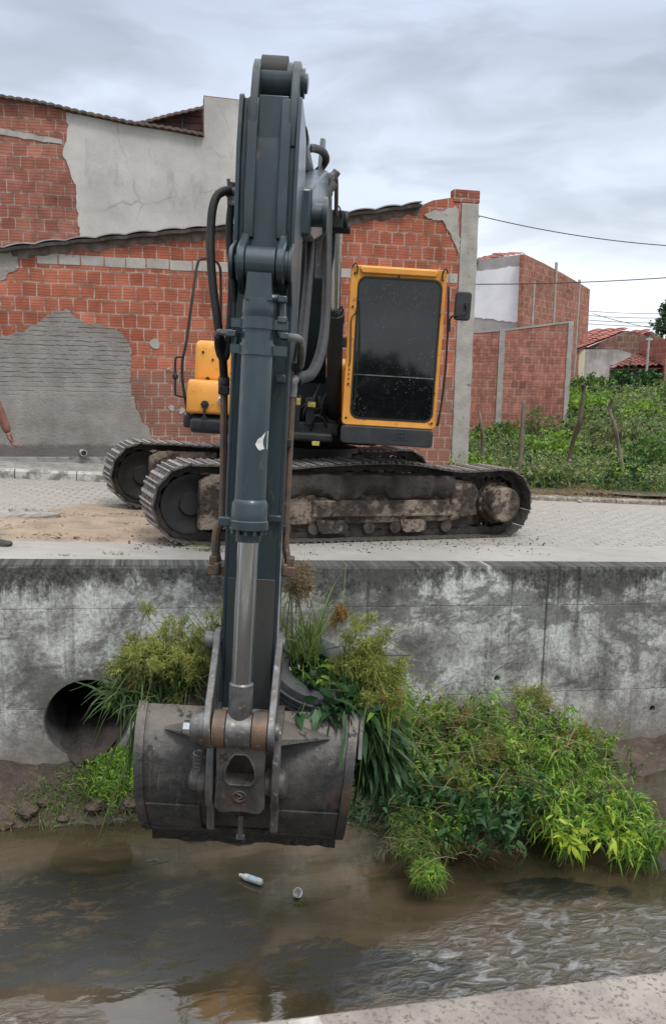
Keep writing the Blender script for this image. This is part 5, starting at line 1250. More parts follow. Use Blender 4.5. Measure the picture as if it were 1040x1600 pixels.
hl = P_('bucket_link', b, 'bucket', linkage, bevel=0.004)
# cast mark under the window
q = V(hc, lerp_y(ex(378, 1230, -6.75).z) - 0.006, ex(378, 1230, -6.75).z)
b = MB(); b.tube([q + V(.035 * math.cos(a), 0, .03 * math.sin(a)) for a in [2 * PI * k / 12 for k in range(13)]], 0.005, 6, 2); b.tube([q + V(-.018, 0, .018), q + V(.018, 0, .0), q + V(-.012, 0, -.018)], 0.005, 6, 3)
P_('cast_mark', b, 'bucket', hl)

# bucket shell (back towards the camera, mouth up and towards the machine)
bk = bpy.data.objects.new('bucket', None); C.objects.link(bk); bk.parent = exc
rl, rr_ = ex(217, 1105, -6.52), ex(559, 1122, -6.52)
bxc = (rl.x + rr_.x) / 2; bw = rr_.x - rl.x; rz = (rl.z + rr_.z) / 2
print('bucket width', bw, 'centre', bxc, 'rim z', rz)
bp = [(-6.46, 0.0), (-6.53, -0.05), (-6.60, -0.14), (-6.655, -0.26), (-6.67, -0.42), (-6.645, -0.56), (-6.575, -0.69), (-6.44, -0.80), (-6.22, -0.88), (-5.95, -0.89), (-5.65, -0.80), (-5.42, -0.64)]
bp = [(y, rz + z) for y, z in bp]
pr = catmull([(0, y, z) for y, z in bp], 4)
hwf = lambda z: bw / 2 * (1 - 0.085 * min(1, max(0, (rz - z) / 0.8)))
outer_ = []
NX = 28
def shell(off):
    rings = []
    for i, p in enumerate(pr):
        t = (pr[min(i + 1, len(pr) - 1)] - pr[max(i - 1, 0)]).normalized(); nrm = V(0, t.z, -t.y)   # outward (towards camera / down)
        rings.append([V(bxc + hwf(p.z) * (-1 + 2 * j / NX), p.y, p.z) + nrm * off + V(0, 0.004 * mnoise.noise(V(j * .4, i * .3, 2)), 0) for j in range(NX + 1)])
    return rings
A_, B_ = shell(0.0), shell(-0.03)
b = MB(); m_ = len(pr); w_ = NX + 1
vs = [v for r_ in A_ for v in r_] + [v for r_ in B_ for v in r_]; fs = []; o_ = m_ * w_
for i in range(m_ - 1):
    for j in range(NX): a = i * w_ + j; fs.append((a, a + 1, a + w_ + 1, a + w_)); fs.append((o_ + a, o_ + a + w_, o_ + a + w_ + 1, o_ + a + 1))
for j in range(NX): fs.append((j, o_ + j, o_ + j + 1, j + 1)); a = (m_ - 1) * w_ + j; fs.append((a, a + 1, o_ + a + 1, o_ + a))
for i in range(m_ - 1): a = i * w_; fs.append((a, a + w_, o_ + a + w_, o_ + a)); a += NX; fs.append((a, o_ + a, o_ + a + w_, a + w_))
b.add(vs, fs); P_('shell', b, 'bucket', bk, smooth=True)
sidep = [(p.y, p.z) for p in pr] + [(-5.75, rz - 0.30), (-6.15, rz - 0.06)]
for s in (-1, 1):
    b = MB(); n = len(sidep)
    vs = [V(bxc + s * (hwf(z) + e), y, z) for e in (-0.028, 0.001) for y, z in sidep]
    b.add(vs, [tuple(range(n)), tuple(range(2 * n - 1, n - 1, -1))] + [(i, i + n, (i + 1) % n + n, (i + 1) % n) for i in range(n)])
    P_('cheek_plate', b, 'bucket', bk)
    # rim edge strip following the shell edge
    e = MB(); e.loft([[V(bxc + s * hwf(p.z) + dx, p.y, p.z) + V(0, (pr[min(i + 1, m_ - 1)] - pr[max(i - 1, 0)]).normalized().z, -(pr[min(i + 1, m_ - 1)] - pr[max(i - 1, 0)]).normalized().y) * dn for dx, dn in ((-0.045 * s, 0.003), (0.008 * s, 0.003), (0.008 * s, 0.022), (-0.045 * s, 0.022))] for i, p in enumerate(pr)])
    P_('edge_strip', e, 'bucket', bk)
b = MB()
e0_ = V(bxc + bw / 2 + .01, -6.53, rz - .02)
b.prism([(-6.60, rz - .22), (-6.48, rz + .02), (-6.38, rz + .02), (-6.45, rz - .25)], 'x', bxc + bw / 2 + .009, bxc + bw / 2 + .035)
P_('wear_corner', b, 'steel', bk, bevel=.004)
# back wear bands welded across the lower shell
def band(i0, i1, x0, x1, th, nm='wear_band', mat='bucket'):
    b = MB(); rings = []
    for i in range(i0, i1 + 1):
        p = pr[i]; t = (pr[min(i + 1, m_ - 1)] - pr[max(i - 1, 0)]).normalized(); nr_ = V(0, t.z, -t.y)
        k = hwf(p.z) / (bw / 2)
        rings.append([V(bxc + (x - bxc) * k, p.y, p.z) + nr_ * d_ for x, d_ in ((x0, 0.0), (x0, th), (x1, th), (x1, 0.0))])
    b.loft(rings); return P_(nm, b, mat, bk, bevel=0.003)
band(19, 25, bxc - bw / 2 + .05, bxc - 0.26, 0.014); band(19, 25, bxc + 0.20, bxc + bw / 2 - .05, 0.014)
band(25, 33, bxc - bw / 2 + .045, bxc + bw / 2 - .045, 0.020)
band(30, 43, bxc - bw / 2 + .03, bxc + bw / 2 - .03, 0.026, 'under_shade_layer', 'undershade')  # black layer added for the shadow under the bucket
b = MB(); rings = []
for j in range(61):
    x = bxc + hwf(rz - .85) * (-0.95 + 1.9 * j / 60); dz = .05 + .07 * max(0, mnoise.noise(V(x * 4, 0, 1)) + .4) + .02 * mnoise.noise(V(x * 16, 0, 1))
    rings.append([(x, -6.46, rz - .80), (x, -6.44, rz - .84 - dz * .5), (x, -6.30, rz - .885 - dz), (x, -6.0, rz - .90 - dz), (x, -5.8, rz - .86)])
b.loft(rings); P_('under_shade_lumps', b, 'undershade', bk, smooth=True)  # black lumps shaped to extend the shadow below the shell
# ears
earx = [ex(329, 1200, -6.8).x, ex(431, 1200, -6.8).x]
for s, x in zip((-1, 1), earx):
    ep = [(-6.50, rz + 0.05), (-6.62, rz + 0.07), (-6.78, rz - 0.0), (-6.84, rz - 0.14), (-6.84, rz - 0.36), (-6.80, rz - 0.45), (-6.735, rz - 0.50), (-6.715, rz - 0.64), (-6.64, rz - 0.69), (-6.50, rz - 0.66), (-6.58, rz - 0.5), (-6.6, rz - 0.2)]
    P_('ear_plate', MB().prism(ep, 'x', x - 0.022, x + 0.022), 'steel', bk, bevel=0.008)
    # tapering stiffener ribs on the shell
    xt = ex(255 if s < 0 else 515, 1142 if s < 0 else 1158, -6.63).x
    zz = ex(300 if s < 0 else 450, 1141 if s < 0 else 1150, -6.7).z
    z2 = ex(255 if s < 0 else 515, 1142 if s < 0 else 1158, -6.63).z
    b = MB().add([V(x, -6.80, zz + .022), V(x, -6.80, zz - .022), V(x, -6.5, zz - .022), V(x, -6.5, zz + .022), V(xt, -6.60, z2 + .004), V(xt, -6.60, z2 - .004), V(xt, -6.5, z2 - .004), V(xt, -6.5, z2 + .004)], [(0, 1, 2, 3), (4, 7, 6, 5), (0, 4, 5, 1), (1, 5, 6, 2), (2, 6, 7, 3), (3, 7, 4, 0)])
    P_('stiffener', b, 'bucket', bk, bevel=0.003)
zp2 = ex(375, 1228, -6.78).z
P_('bucket_pin', MB().cyl((earx[0] - .10, -6.72, zp2), (earx[1] + .06, -6.72, zp2), 0.045).turn((earx[0] - .13, -6.72, zp2), (earx[0] - .02, -6.72, zp2), [(0, .04), (.1, .065), (.5, .07), (.55, .09), (1, .09)], 20).turn((earx[1] + .02, -6.72, zp2), (earx[1] + .07, -6.72, zp2), [(0, .085), (.6, .085), (1, .05)], 20).turn((earx[0] + .02, -6.72, zp2), (hx0 + .02, -6.72, zp2), [(0, .08), (1, .08)], 20).turn((hx1 - .02, -6.72, zp2), (earx[1] - .02, -6.72, zp2), [(0, .08), (1, .08)], 20), 'bucket', bk, smooth=True)
b = MB()
for i in range(5):
    q = V(earx[0] - .075, -6.80, zp2 + .09 + i * .022); b.tube([q + V(.022 * math.cos(a), -.022 * math.sin(a), .003 * k) for k, a in enumerate([2 * PI * j / 8 for j in range(9)])], .006, 5, 2)
P_('spring', b, 'steel', bk, smooth=True)
b = MB(); q0 = ex(376, 1275, -6.72); q1 = ex(376, 1306, -6.70)
b.box((q0 + q1) / 2, (0.028, 0.03, abs(q1.z - q0.z))).box(q1, (0.05, 0.04, 0.035))
P_('tow_eye', b, 'steel', bk, bevel=0.006)
b = MB()
for i in range(5):
    x = bxc + (i - 2) * bw * 0.21; b.add([V(x - .05, -5.45, rz - .66), V(x + .05, -5.45, rz - .66), V(x + .045, -5.42, rz - .56), V(x - .045, -5.42, rz - .56), V(x - .03, -5.22, rz - .50), V(x + .03, -5.22, rz - .50), V(x + .03, -5.22, rz - .48), V(x - .03, -5.22, rz - .48)], [(0, 1, 2, 3), (4, 7, 6, 5), (0, 4, 5, 1), (1, 5, 6, 2), (2, 6, 7, 3), (3, 7, 4, 0)]); P_('tooth', b, 'steel', bk); b = MB()

# ---- pipes along the arm and the hoses
T('steel_pipe', [(350, 590, -6.3), (350, 640, -6.32), (349, 760, -6.32), (347, 815, -6.32)], 0.022, 'rust', exc)
T('steel_pipe', [(347, 815, -6.32), (339, 830, -6.32), (337, 858, -6.32), (340, 878, -6.32)], 0.026, 'rust', exc, )
T('steel_pipe', [(456, 612, -6.3), (452, 700, -6.3), (446, 830, -6.3), (447, 860, -6.3), (451, 882, -6.3)], 0.022, 'rust', exc)
T('sheen_pipe', [(464, 180, -6.3), (461, 240, -6.33), (458, 300, -6.35), (452, 400, -6.38), (446, 560, -6.40), (441, 700, -6.42), (436, 850, -6.42), (431, 1000, -6.4)], 0.0165, 'bright', exc)  # pale pipe added for the sky sheen along the arm's side
for px, py, s in ((342, 888, -1), (445, 890, 1)):
    q = ex(px, py, -6.32)
    P_('pipe_bracket', MB().box(q, (0.12, 0.12, 0.06)).box(q + V(0.03 * s, 0, 0.05), (0.05, 0.08, 0.06)).cyl(q + V(0, -.07, -.02), q + V(0, -.07, .05), .02, n=8), 'rust', exc, bevel=0.006)
for px, py in ((350, 610), (443, 690), (447, 692), (439, 826)):
    q = ex(px, py, -6.34); P_('pipe_clip', MB().box(q, (0.06, 0.06, 0.05)), 'black', exc, bevel=0.006)
# left pair of hoses
T('hydraulic_hose', [(362, 297, -6.35), (350, 299, -6.36), (338, 308, -6.38), (331, 335, -6.4), (329, 390, -6.42), (333, 450, -6.44), (341, 510, -6.45), (347, 545, -6.42), (349, 575, -6.36), (350, 592, -6.32)], 0.024, 'hose', n=12)
T('hydraulic_hose', [(367, 312, -6.3), (361, 325, -6.3), (358, 370, -6.32), (362, 420, -6.34), (361, 480, -6.36), (357, 530, -6.4), (352, 558, -6.42), (345, 556, -6.44), (341, 540, -6.46), (341, 524, -6.5)], 0.022, 'hose', n=12)
T('elbow_pipe', [(341, 526, -6.5), (341, 520, -6.52), (347, 519, -6.53), (363, 520, -6.6)], 0.018, 'steel')
b = MB(); q = ex(362, 300, -6.3)
b.cyl(q + V(-.03, 0, 0), q + V(.06, 0, 0), .03, n=12).cyl(q + V(.0, 0, .05), q + V(0, 0, -.08), .02, n=8).box(q + V(.01, 0, -.05), (.06, .05, .05)).cyl(q + V(-.01, -.01, 0), q + V(-.02, -.02, .065), .01, n=6)
P_('hose_coupling', b, 'steel', smooth=True)
P_('hose_coupling', MB().turn(ex(350, 588, -6.33), ex(350, 606, -6.3), [(0, .028), (.2, .034), (.8, .034), (1, .026)], 12), 'rust', smooth=True)
# right side hoses
T('ribbed_hose', [(483, 318, -4.3), (484, 345, -4.4), (484, 400, -4.7), (480, 450, -5.0), (474, 510, -5.6), (468, 560, -6.1), (463, 575, -6.25)], 0.036, 'hose', n=10, rib=0.02)
T('hydraulic_hose', [(511, 312, -4.0), (512, 340, -4.1), (511, 420, -4.4), (508, 500, -4.9), (501, 550, -5.5), (487, 583, -5.9), (470, 590, -6.2), (462, 596, -6.28)], 0.036, 'hose', n=12)
T('elbow_pipe', [(462, 592, -6.28), (458, 597, -6.3), (457, 606, -6.3), (456, 620, -6.3)], 0.028, 'steel', n=12)
T('elbow_pipe', [(445, 527, -6.72), (462, 528, -6.6), (469, 533, -6.5), (471, 548, -6.4), (469, 572, -6.3)], 0.022, 'steel', n=12)
b = MB()
for (x, y, l, r) in ((487, 300, -4.2, .045), (496, 288, -4.15, .04), (511, 300, -4.0, .04), (516, 283, -3.95, .035), (497, 310, -4.1, .03)):
    q = ex(x, y, l); b.cyl(q + V(-.04, 0, -.07), q + V(.05, 0, .08), r, n=12); b.cyl(q + V(-.02, 0, -.03), q + V(.0, 0, .01), r * 1.4, n=8)
P_('hose_manifold', b, 'steel', smooth=True)
P_('hose_clamp_plate', MB().box(ex(476, 330, -4.4), (.14, .12, .5)).box(ex(500, 345, -4.0), (.06, .1, .42)), 'black', bevel=.012)
P_('shield_plate', MB().box(ex(503, 400, -4.2), (.10, .05, .36)), 'steel', bevel=.008)
# hose over the boom top and arm cylinder
T('hydraulic_hose', [(481, 232, -4.6), (492, 232, -4.3), (505, 238, -4.0), (509, 250, -3.8), (502, 262, -3.6), (494, 270, -3.5)], 0.032, 'hose', n=12)
T('small_hose', [(470, 160, -6.0), (475, 200, -5.6), (478, 220, -5.0), (482, 235, -4.6)], 0.012, 'hose')
T('small_hose', [(470, 190, -5.9), (479, 206, -5.6), (477, 236, -5.0)], 0.009, 'hose')
T('drop_pipe', [(500, 275, -3.4), (520, 273, -3.2), (525, 280, -3.1), (525, 336, -2.9)], 0.02, 'rust', n=10)
T('small_hose', [(521, 330, -2.8), (528, 322, -2.9), (532, 330, -2.9), (533, 345, -2.8)], 0.008, 'hose')
ac0 = ex(478, 262, -3.9); hydraulic('arm_cylinder', (BX, ac0.y + 0.6, ac0.z - .1), (AX, -6.42, zp(110)), 0.10, 0.055, 0.62)
P_('arm_cylinder_bracket', MB().prism([(-3.9, 3.55), (-3.6, 3.95), (-3.2, 4.05), (-2.9, 3.7)], 'x', BX - .13, BX - .09).prism([(-3.9, 3.55), (-3.6, 3.95), (-3.2, 4.05), (-2.9, 3.7)], 'x', BX + .09, BX + .13), 'paint', boom, bevel=.01)

# ================================================================== VEGETATION
def fastmesh(name, verts, faces_idx, loop_tot, mat, parent=None):
    me = bpy.data.meshes.new(name)
    nv = len(verts); nf = len(loop_tot)
    me.vertices.add(nv); me.vertices.foreach_set('co', np.ascontiguousarray(verts, dtype=np.float32).ravel())
    me.loops.add(len(faces_idx)); me.loops.foreach_set('vertex_index', np.ascontiguousarray(faces_idx, dtype=np.int32))
    me.polygons.add(nf); ls = np.zeros(nf, dtype=np.int32); ls[1:] = np.cumsum(loop_tot)[:-1]
    me.polygons.foreach_set('loop_start', ls); me.update(calc_edges=True); me.validate()
    me.materials.append(mat)
    o = bpy.data.objects.new(name, me); C.objects.link(o)
    if parent: o.parent = parent
    return o
def unit(a): return a / np.maximum(1e-9, np.linalg.norm(a, axis=-1, keepdims=True))
def ribbons(base, dirs, L, W, droop, shape=(0.25, 1.0, 0.75, 0.0), side=None):
    """n curved leaves: base (n,3), dirs (n,3), L, W, droop (n,). shape = relative widths at equal steps. returns verts, loops, loop totals"""
    n = len(base); k = len(shape)
    dirs = unit(dirs); rnd = RNG.normal(size=(n, 3)) if side is None else side
    sd = unit(np.cross(dirs, rnd)); V_ = np.zeros((n, k, 2, 3))
    t = np.linspace(0, 1, k)
    for i in range(k):
        c = base + dirs * (L * t[i])[:, None]; c[:, 2] -= droop * L * t[i] ** 2
        wv = sd * (W * shape[i] * 0.5)[:, None]
        V_[:, i, 0] = c - wv; V_[:, i, 1] = c + wv
    verts = V_.reshape(-1, 3)
    f = []
    for i in range(k - 1): f.append([2 * i, 2 * i + 1, 2 * i + 3, 2 * i + 2])
    f = np.array(f)                                    # (k-1, 4)
    idx = (np.arange(n) * 2 * k)[:, None, None] + f[None]
    return verts, idx.reshape(-1), np.full(n * (k - 1), 4)
class Leafs:
    def __init__(s): s.v = []; s.i = []; s.t = []; s.n = 0
    def add(s, r): s.v.append(r[0]); s.i.append(r[1] + s.n); s.t.append(r[2]); s.n += len(r[0]); return s
    def build(s, name, mat, parent=None): return fastmesh(name, np.concatenate(s.v), np.concatenate(s.i), np.concatenate(s.t), mat, parent)
U = lambda a, b, n: RNG.uniform(a, b, n)
def sphere_dirs(n, up=0.0):
    d = RNG.normal(size=(n, 3)); d = unit(d); d[:, 2] = d[:, 2] + up; return unit(d)
def blob_pts(c, r, n, shell=0.45):
    d = unit(RNG.normal(size=(n, 3))); rad = (shell + (1 - shell) * RNG.random(n)) ** 1.0
    return np.array(c) + d * np.array(r) * rad[:, None], d
def broad(c, r, n, L=(0.06, 0.12), W=(0.25, 0.4), droop=0.35, up=0.3, sprigs=None):
    """leaf clump: leaves in whorls at the ends of short sprigs so that the crown has clumps and gaps"""
    ns = sprigs or max(3, n // 14); p, d = blob_pts(c, r, ns, 0.4)
    k = n // ns; pts = np.repeat(p, k, 0); od = np.repeat(d, k, 0)
    pts = pts + RNG.normal(size=pts.shape) * (sum(L) / 2 * 0.35)
    dd = unit(sphere_dirs(len(pts), up) + 0.7 * od)
    l = U(*L, len(pts)); return ribbons(pts, dd, l, l * U(*W, len(pts)), U(0, droop * 2, len(pts)))
def grass(c, r, n, L=(0.2, 0.5), W=(0.006, 0.012), lean=0.5, droop=0.7, zf=None):
    a = U(0, 2 * PI, n); q = np.sqrt(RNG.random(n)); b = np.array(c) + np.stack([np.cos(a) * q * r[0], np.sin(a) * q * r[1], np.zeros(n)], 1)
    if zf is not None: b[:, 2] = [zf(x, y) - 0.02 for x, y in b[:, :2]]
    elif len(r) > 2: b[:, 2] += RNG.uniform(-r[2], r[2], n)
    d = RNG.normal(size=(n, 3)) * lean; d[:, 2] = 1; return ribbons(b, d, U(*L, n), U(*W, n), U(0.1, 2 * droop, n), (0.8, 1, 0.8, 0.45, 0.05))
def umbels(c, r, n, ray=0.09, rays=34, stemL=(0.2, 0.45), lean=0.6):
    """feathery sedge heads: a stem carrying a burst of fine drooping rays. returns (stems, rays)"""
    p, d = blob_pts(c, r, n, 0.05); p = p + RNG.normal(size=p.shape) * np.array(r) * 0.28
    sdirs = unit(RNG.normal(size=(n, 3)) * lean + np.array([0, 0, 1.0])); L = U(*stemL, n)
    st = ribbons(p - sdirs * L[:, None], sdirs, L, np.full(n, 0.005), np.zeros(n), (1, 1))
    pp = np.repeat(p, rays, 0); dd = unit(sphere_dirs(len(pp), 0.15) + 0.5 * np.repeat(sdirs, rays, 0)); l = U(ray * 0.6, ray * 1.3, len(pp))
    main = ribbons(pp, dd, l, np.full(len(pp), 0.0022), U(0, 0.6, len(pp)), (1, 1, 1))
    tip = pp + dd * l[:, None] * 0.85; t2 = np.repeat(tip, 6, 0) - np.repeat(dd * l[:, None], 6, 0) * RNG.uniform(0, .45, (len(tip) * 6, 1)); d2 = unit(np.repeat(dd, 6, 0) + RNG.normal(size=(len(t2), 3)) * 0.8)
    tuft = ribbons(t2, d2, U(0.012, 0.03, len(t2)), np.full(len(t2), 0.0042), U(0, .6, len(t2)), (1, 1, 0.3))
    return st, main, tuft
G = {}
G['bright'] = leafmat('bright green leaves', [(0.13, 0.29, 0.035), (0.22, 0.42, 0.05), (0.09, 0.21, 0.035), (0.30, 0.46, 0.06), (0.40, 0.50, 0.08)])
G['mid'] = leafmat('mid green leaves', [(0.09, 0.18, 0.04), (0.14, 0.26, 0.055), (0.05, 0.11, 0.03), (0.22, 0.30, 0.08)])
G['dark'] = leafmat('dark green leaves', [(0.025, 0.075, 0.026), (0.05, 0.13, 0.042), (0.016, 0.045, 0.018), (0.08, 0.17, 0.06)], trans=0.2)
G['lime'] = leafmat('lime yellow leaves', [(0.42, 0.52, 0.05), (0.32, 0.46, 0.04), (0.50, 0.54, 0.08)])
G['olive'] = leafmat('olive sedge heads', [(0.27, 0.31, 0.07), (0.36, 0.38, 0.09), (0.20, 0.26, 0.06), (0.40, 0.34, 0.12)])
G['rusty'] = leafmat('rusty sedge heads', [(0.30, 0.17, 0.06), (0.40, 0.23, 0.08), (0.20, 0.12, 0.05), (0.32, 0.28, 0.07)])
G['straw'] = leafmat('dry straw', [(0.30, 0.23, 0.12), (0.20, 0.145, 0.08), (0.38, 0.31, 0.18), (0.10, 0.07, 0.04)])
G['grass'] = leafmat('grass blades', [(0.09, 0.17, 0.035), (0.15, 0.25, 0.045), (0.22, 0.27, 0.08), (0.05, 0.10, 0.03)])
G['lot'] = leafmat('dusty lot weeds', [(0.14, 0.20, 0.065), (0.24, 0.29, 0.11), (0.075, 0.11, 0.045), (0.34, 0.34, 0.17), (0.17, 0.25, 0.08)])
G['blue'] = leafmat('blue green blades', [(0.06, 0.12, 0.04), (0.11, 0.18, 0.06), (0.035, 0.075, 0.03), (0.17, 0.20, 0.07)])
def plant(name, label, parts, cat='plant', group=None):
    """parts = [(part name, material, [ribbons...])]; a lone part is the plant itself"""
    c = np.mean(np.concatenate([r[0] for _, _, rs in parts for r in rs]), axis=0); c[2] = np.min(np.concatenate([r[0][:, 2] for _, _, rs in parts for r in rs]))
    e = None
    if len(parts) > 1: e = empty(name, tuple(c), label=label, cat=cat, group=group)
    for nm, mt, rs in parts:
        l = Leafs()
        for r in rs: l.add((r[0] - c, r[1], r[2]))
        o = l.build(nm if e else name, mt if not isinstance(mt, str) else G[mt], e)
        if not e: o.location = tuple(c); tag(o, label, cat, group)
    return e

# -- plants carried in the bucket (world coordinates)
W_ = lambda px, py, Y: tuple(aty(px, py, Y))
def mp(px, py, Y): return np.array(aty(px, py, Y))
YL = 4.98
# spoil lying in the bucket under the plants
b = MB(); nx, ny = 26, 14; vs = []; fs = []
for j in range(ny + 1):
    for i in range(nx + 1):
        x = -1 + 2 * i / nx; y = j / ny
        z = rz - 0.10 + 0.16 * math.sin(PI * min(1, y * 1.1)) * (1 - 0.5 * x * x) - 0.32 * max(0, y - 0.55) + 0.05 * mnoise.noise(V(x * 3, y * 3, 4))
        vs.append((bxc + x * (bw / 2 - 0.05), -6.50 + y * 0.85, z))
for j in range(ny):
    for i in range(nx): a = j * (nx + 1) + i; fs.append((a, a + 1, a + nx + 2, a + nx + 1))
o = b.add(vs, fs).build('scooped_mud', M['mudblack'], smooth=True); o.matrix_world = EM; tag(o, 'dark wet mud heaped inside the raised bucket beneath the plants', 'mud')
def mrg(*us):
    return [u for t in us for u in t]
st, ra, tf = umbels(mp(272, 1028, YL), (0.27, 0.20, 0.26), 95, ray=0.07)
st2, ra2, tf2 = umbels(mp(215, 1050, YL), (0.14, 0.15, 0.18), 26, ray=0.07)
plant('sedge_clump', 'olive feathery sedge mound spilling over the left side of the bucket', [
    ('stem', 'blue', [st, st2, grass(mp(250, 1085, YL), (0.26, 0.2, 0.05), 130, (0.25, 0.6), (0.007, 0.016), 0.55, 0.5)]),
    ('flower_head', 'olive', [ra, tf, tf2]), ('old_head', 'rusty', [ra2]),
    ('leaf', 'mid', [broad(mp(270, 1060, YL), (0.25, 0.2, 0.2), 500, (0.04, 0.09), (0.15, 0.25))])])
for (x, y, Y, sz, nn, lab) in ((330, 1050, 5.25, .14, 90, 'narrow green blades pressed against the left link'), (205, 1085, 5.0, .12, 70, 'loose arching blades over the left rim of the bucket')):
    q = mp(x, y, Y) + RNG.normal(size=(nn, 3)) * np.array([sz * .6, sz * .5, .03]); plant('blade_tuft', lab, [('blade', 'blue', [ribbons(q, np.stack([U(-.8, .6, nn), U(-.6, .2, nn), U(.3, 1, nn)], 1), U(.2, .5, nn), U(.008, .017, nn), U(.2, 1.2, nn), (.6, 1, 1, .7, .1))]), ('leaf', 'mid', [broad(mp(x, y - 10, Y), (sz * 1.2, .15, .18), 420, (.04, .09), (.14, .24), .4, .3)])])
# blades hanging down the left side
n = 26; bs_ = mp(232, 1085, 4.9) + RNG.normal(size=(n, 3)) * np.array([0.035, 0.05, 0.07]); bs_[:, 0] -= 0.02
dd = np.stack([U(-0.35, 0.0, n), U(-0.3, 0.1, n), U(-1.0, -0.4, n)], 1)
plant('hanging_grass', 'long dark blades drooping between the bucket and the culvert', [
    ('blade', 'blue', [ribbons(bs_, dd, U(0.25, 0.55, n), U(0.010, 0.020, n), U(0.1, 0.6, n), (0.7, 1, 1, 0.7, 0.1)), ribbons(bs_ + np.array([0, 0, 0.12]), np.stack([U(-1, 0.2, n), U(-.5, .2, n), U(0.0, 0.9, n)], 1), U(0.2, 0.42, n), U(0.009, 0.018, n), U(0.5, 1.6, n), (0.7, 1, 1, 0.7, 0.1))])])
# tyre in the load
ty = empty('old_tyre', tuple(mp(486, 1056, 5.04)), label='worn black tyre half buried in plants in the bucket', cat='tyre')
ty.rotation_euler = (R(24), R(14), R(10))
prof = [(0.165, -0.06), (0.20, -0.085), (0.245, -0.095), (0.285, -0.085), (0.305, -0.055), (0.312, 0.0), (0.305, 0.055), (0.285, 0.085), (0.245, 0.095), (0.20, 0.085), (0.165, 0.06), (0.175, 0.03), (0.28, 0.02), (0.28, -0.02), (0.175, -0.03)]
b = MB(); rings = []
for i in range(72):
    a = 2 * PI * i / 72
    rings.append([((r - (0.008 if (k in (4, 5, 6) and i % 2) else 0)) * math.cos(a), (r - (0.008 if (k in (4, 5, 6) and i % 2) else 0)) * math.sin(a), z) for k, (r, z) in enumerate(prof)])
rings.append(rings[0]); b.loft(rings, cap=False); b.build('carcass', M['rubber'], ty, smooth=True)
b = MB()
for q in (-0.035, 0.0, 0.035):
    b.loft([[(r * math.cos(2 * PI * i / 64), r * math.sin(2 * PI * i / 64), z) for i in range(64)] for r, z in ((0.305, q - .012), (0.3185, q - .010), (0.3185, q + .010), (0.305, q + .012))], cap=False)
b.build('tread', M['rubber'], ty, smooth=True)
# broad dark leaves behind the linkage, right half
plant('broad_leaf_weed', 'dark glossy broad leaves heaped on the bucket rim right of the arm', [
    ('leaf', 'dark', [broad(mp(520, 1100, YL - .10), (0.24, 0.14, 0.06), 560, (0.09, 0.19), (0.20, 0.34), 0.5, 0.1, 44)]),
    ('inner_leaf', 'dark', [broad(mp(484, 1062, 5.12), (.13, .12, .07), 220, (.06, .12), (.2, .34), .5, .2, 22)]),
    ('pale_stem', 'bright', [ribbons(mp(480, 1090, YL - .05) + RNG.normal(size=(34, 3)) * np.array([.16, .06, .05]), np.stack([U(-1, 1, 34), U(-.4, .2, 34), U(0, .8, 34)], 1), U(.12, .3, 34), U(.005, .009, 34), U(.3, 1.2, 34), (1, 1, 1, 1, .3))])])
st, ra, tf = umbels(mp(575, 1045, YL), (0.20, 0.18, 0.22), 80, ray=0.07); st2, ra2, tf2 = umbels(mp(585, 1095, YL - .05), (0.19, 0.14, 0.14), 44, ray=0.065); st3, ra3, tf3 = umbels(mp(530, 960, YL), (0.05, 0.05, 0.04), 5, ray=0.05)
plant('sedge_clump', 'tall olive and rust sedge leaning out over the right end of the bucket', [
    ('stem', 'grass', [st, st2, st3, grass(mp(545, 1090, YL), (0.24, 0.15, 0.05), 110, (0.2, 0.5), (0.006, 0.013), 0.6, 0.6)]),
    ('flower_head', 'olive', [ra, tf, tf2]), ('old_head', 'rusty', [ra2, ra3, tf3])])
plant('light_leaf_weed', 'light green strap leaves between the tyre and the right sedge', [('leaf', 'bright', [broad(mp(x, y, 5.0), (.13, .12, .07), 150, (.08, .17), (.14, .26), .5, .3, 18) for x, y in ((458, 1092), (495, 1102), (545, 1085), (585, 1085))]), ('blade', 'grass', [grass(mp(540, 1075, 5.1), (.22, .12, .05), 110, (.15, .4), (.006, .014), .8, .8)])])
st, ra, tf = umbels(mp(470, 905, YL + .12), (0.10, 0.12, 0.12), 11, ray=0.08, stemL=(.3, .6), lean=.35)
plant('spiky_sedge', 'thin spiky sedge standing close beside the arm, above the tyre', [
    ('stem', 'grass', [st, grass(mp(468, 1030, YL + .14), (0.15, 0.10, 0.04), 150, (0.3, 0.85), (0.005, 0.011), 0.38, 0.45)]),
    ('flower_head', 'straw', [ra, tf])])
st, ra, tf = umbels(mp(345, 960, YL + .2), (0.08, 0.08, 0.08), 6, ray=0.07, stemL=(.2, .4))
plant('spiky_sedge', 'small spiky tuft poking out left of the arm', [
    ('stem', 'grass', [st, grass(mp(340, 1010, YL + .2), (0.12, 0.1, 0.04), 60, (0.2, 0.45), (0.006, 0.012), 0.5, 0.6)]), ('flower_head', 'olive', [ra])])
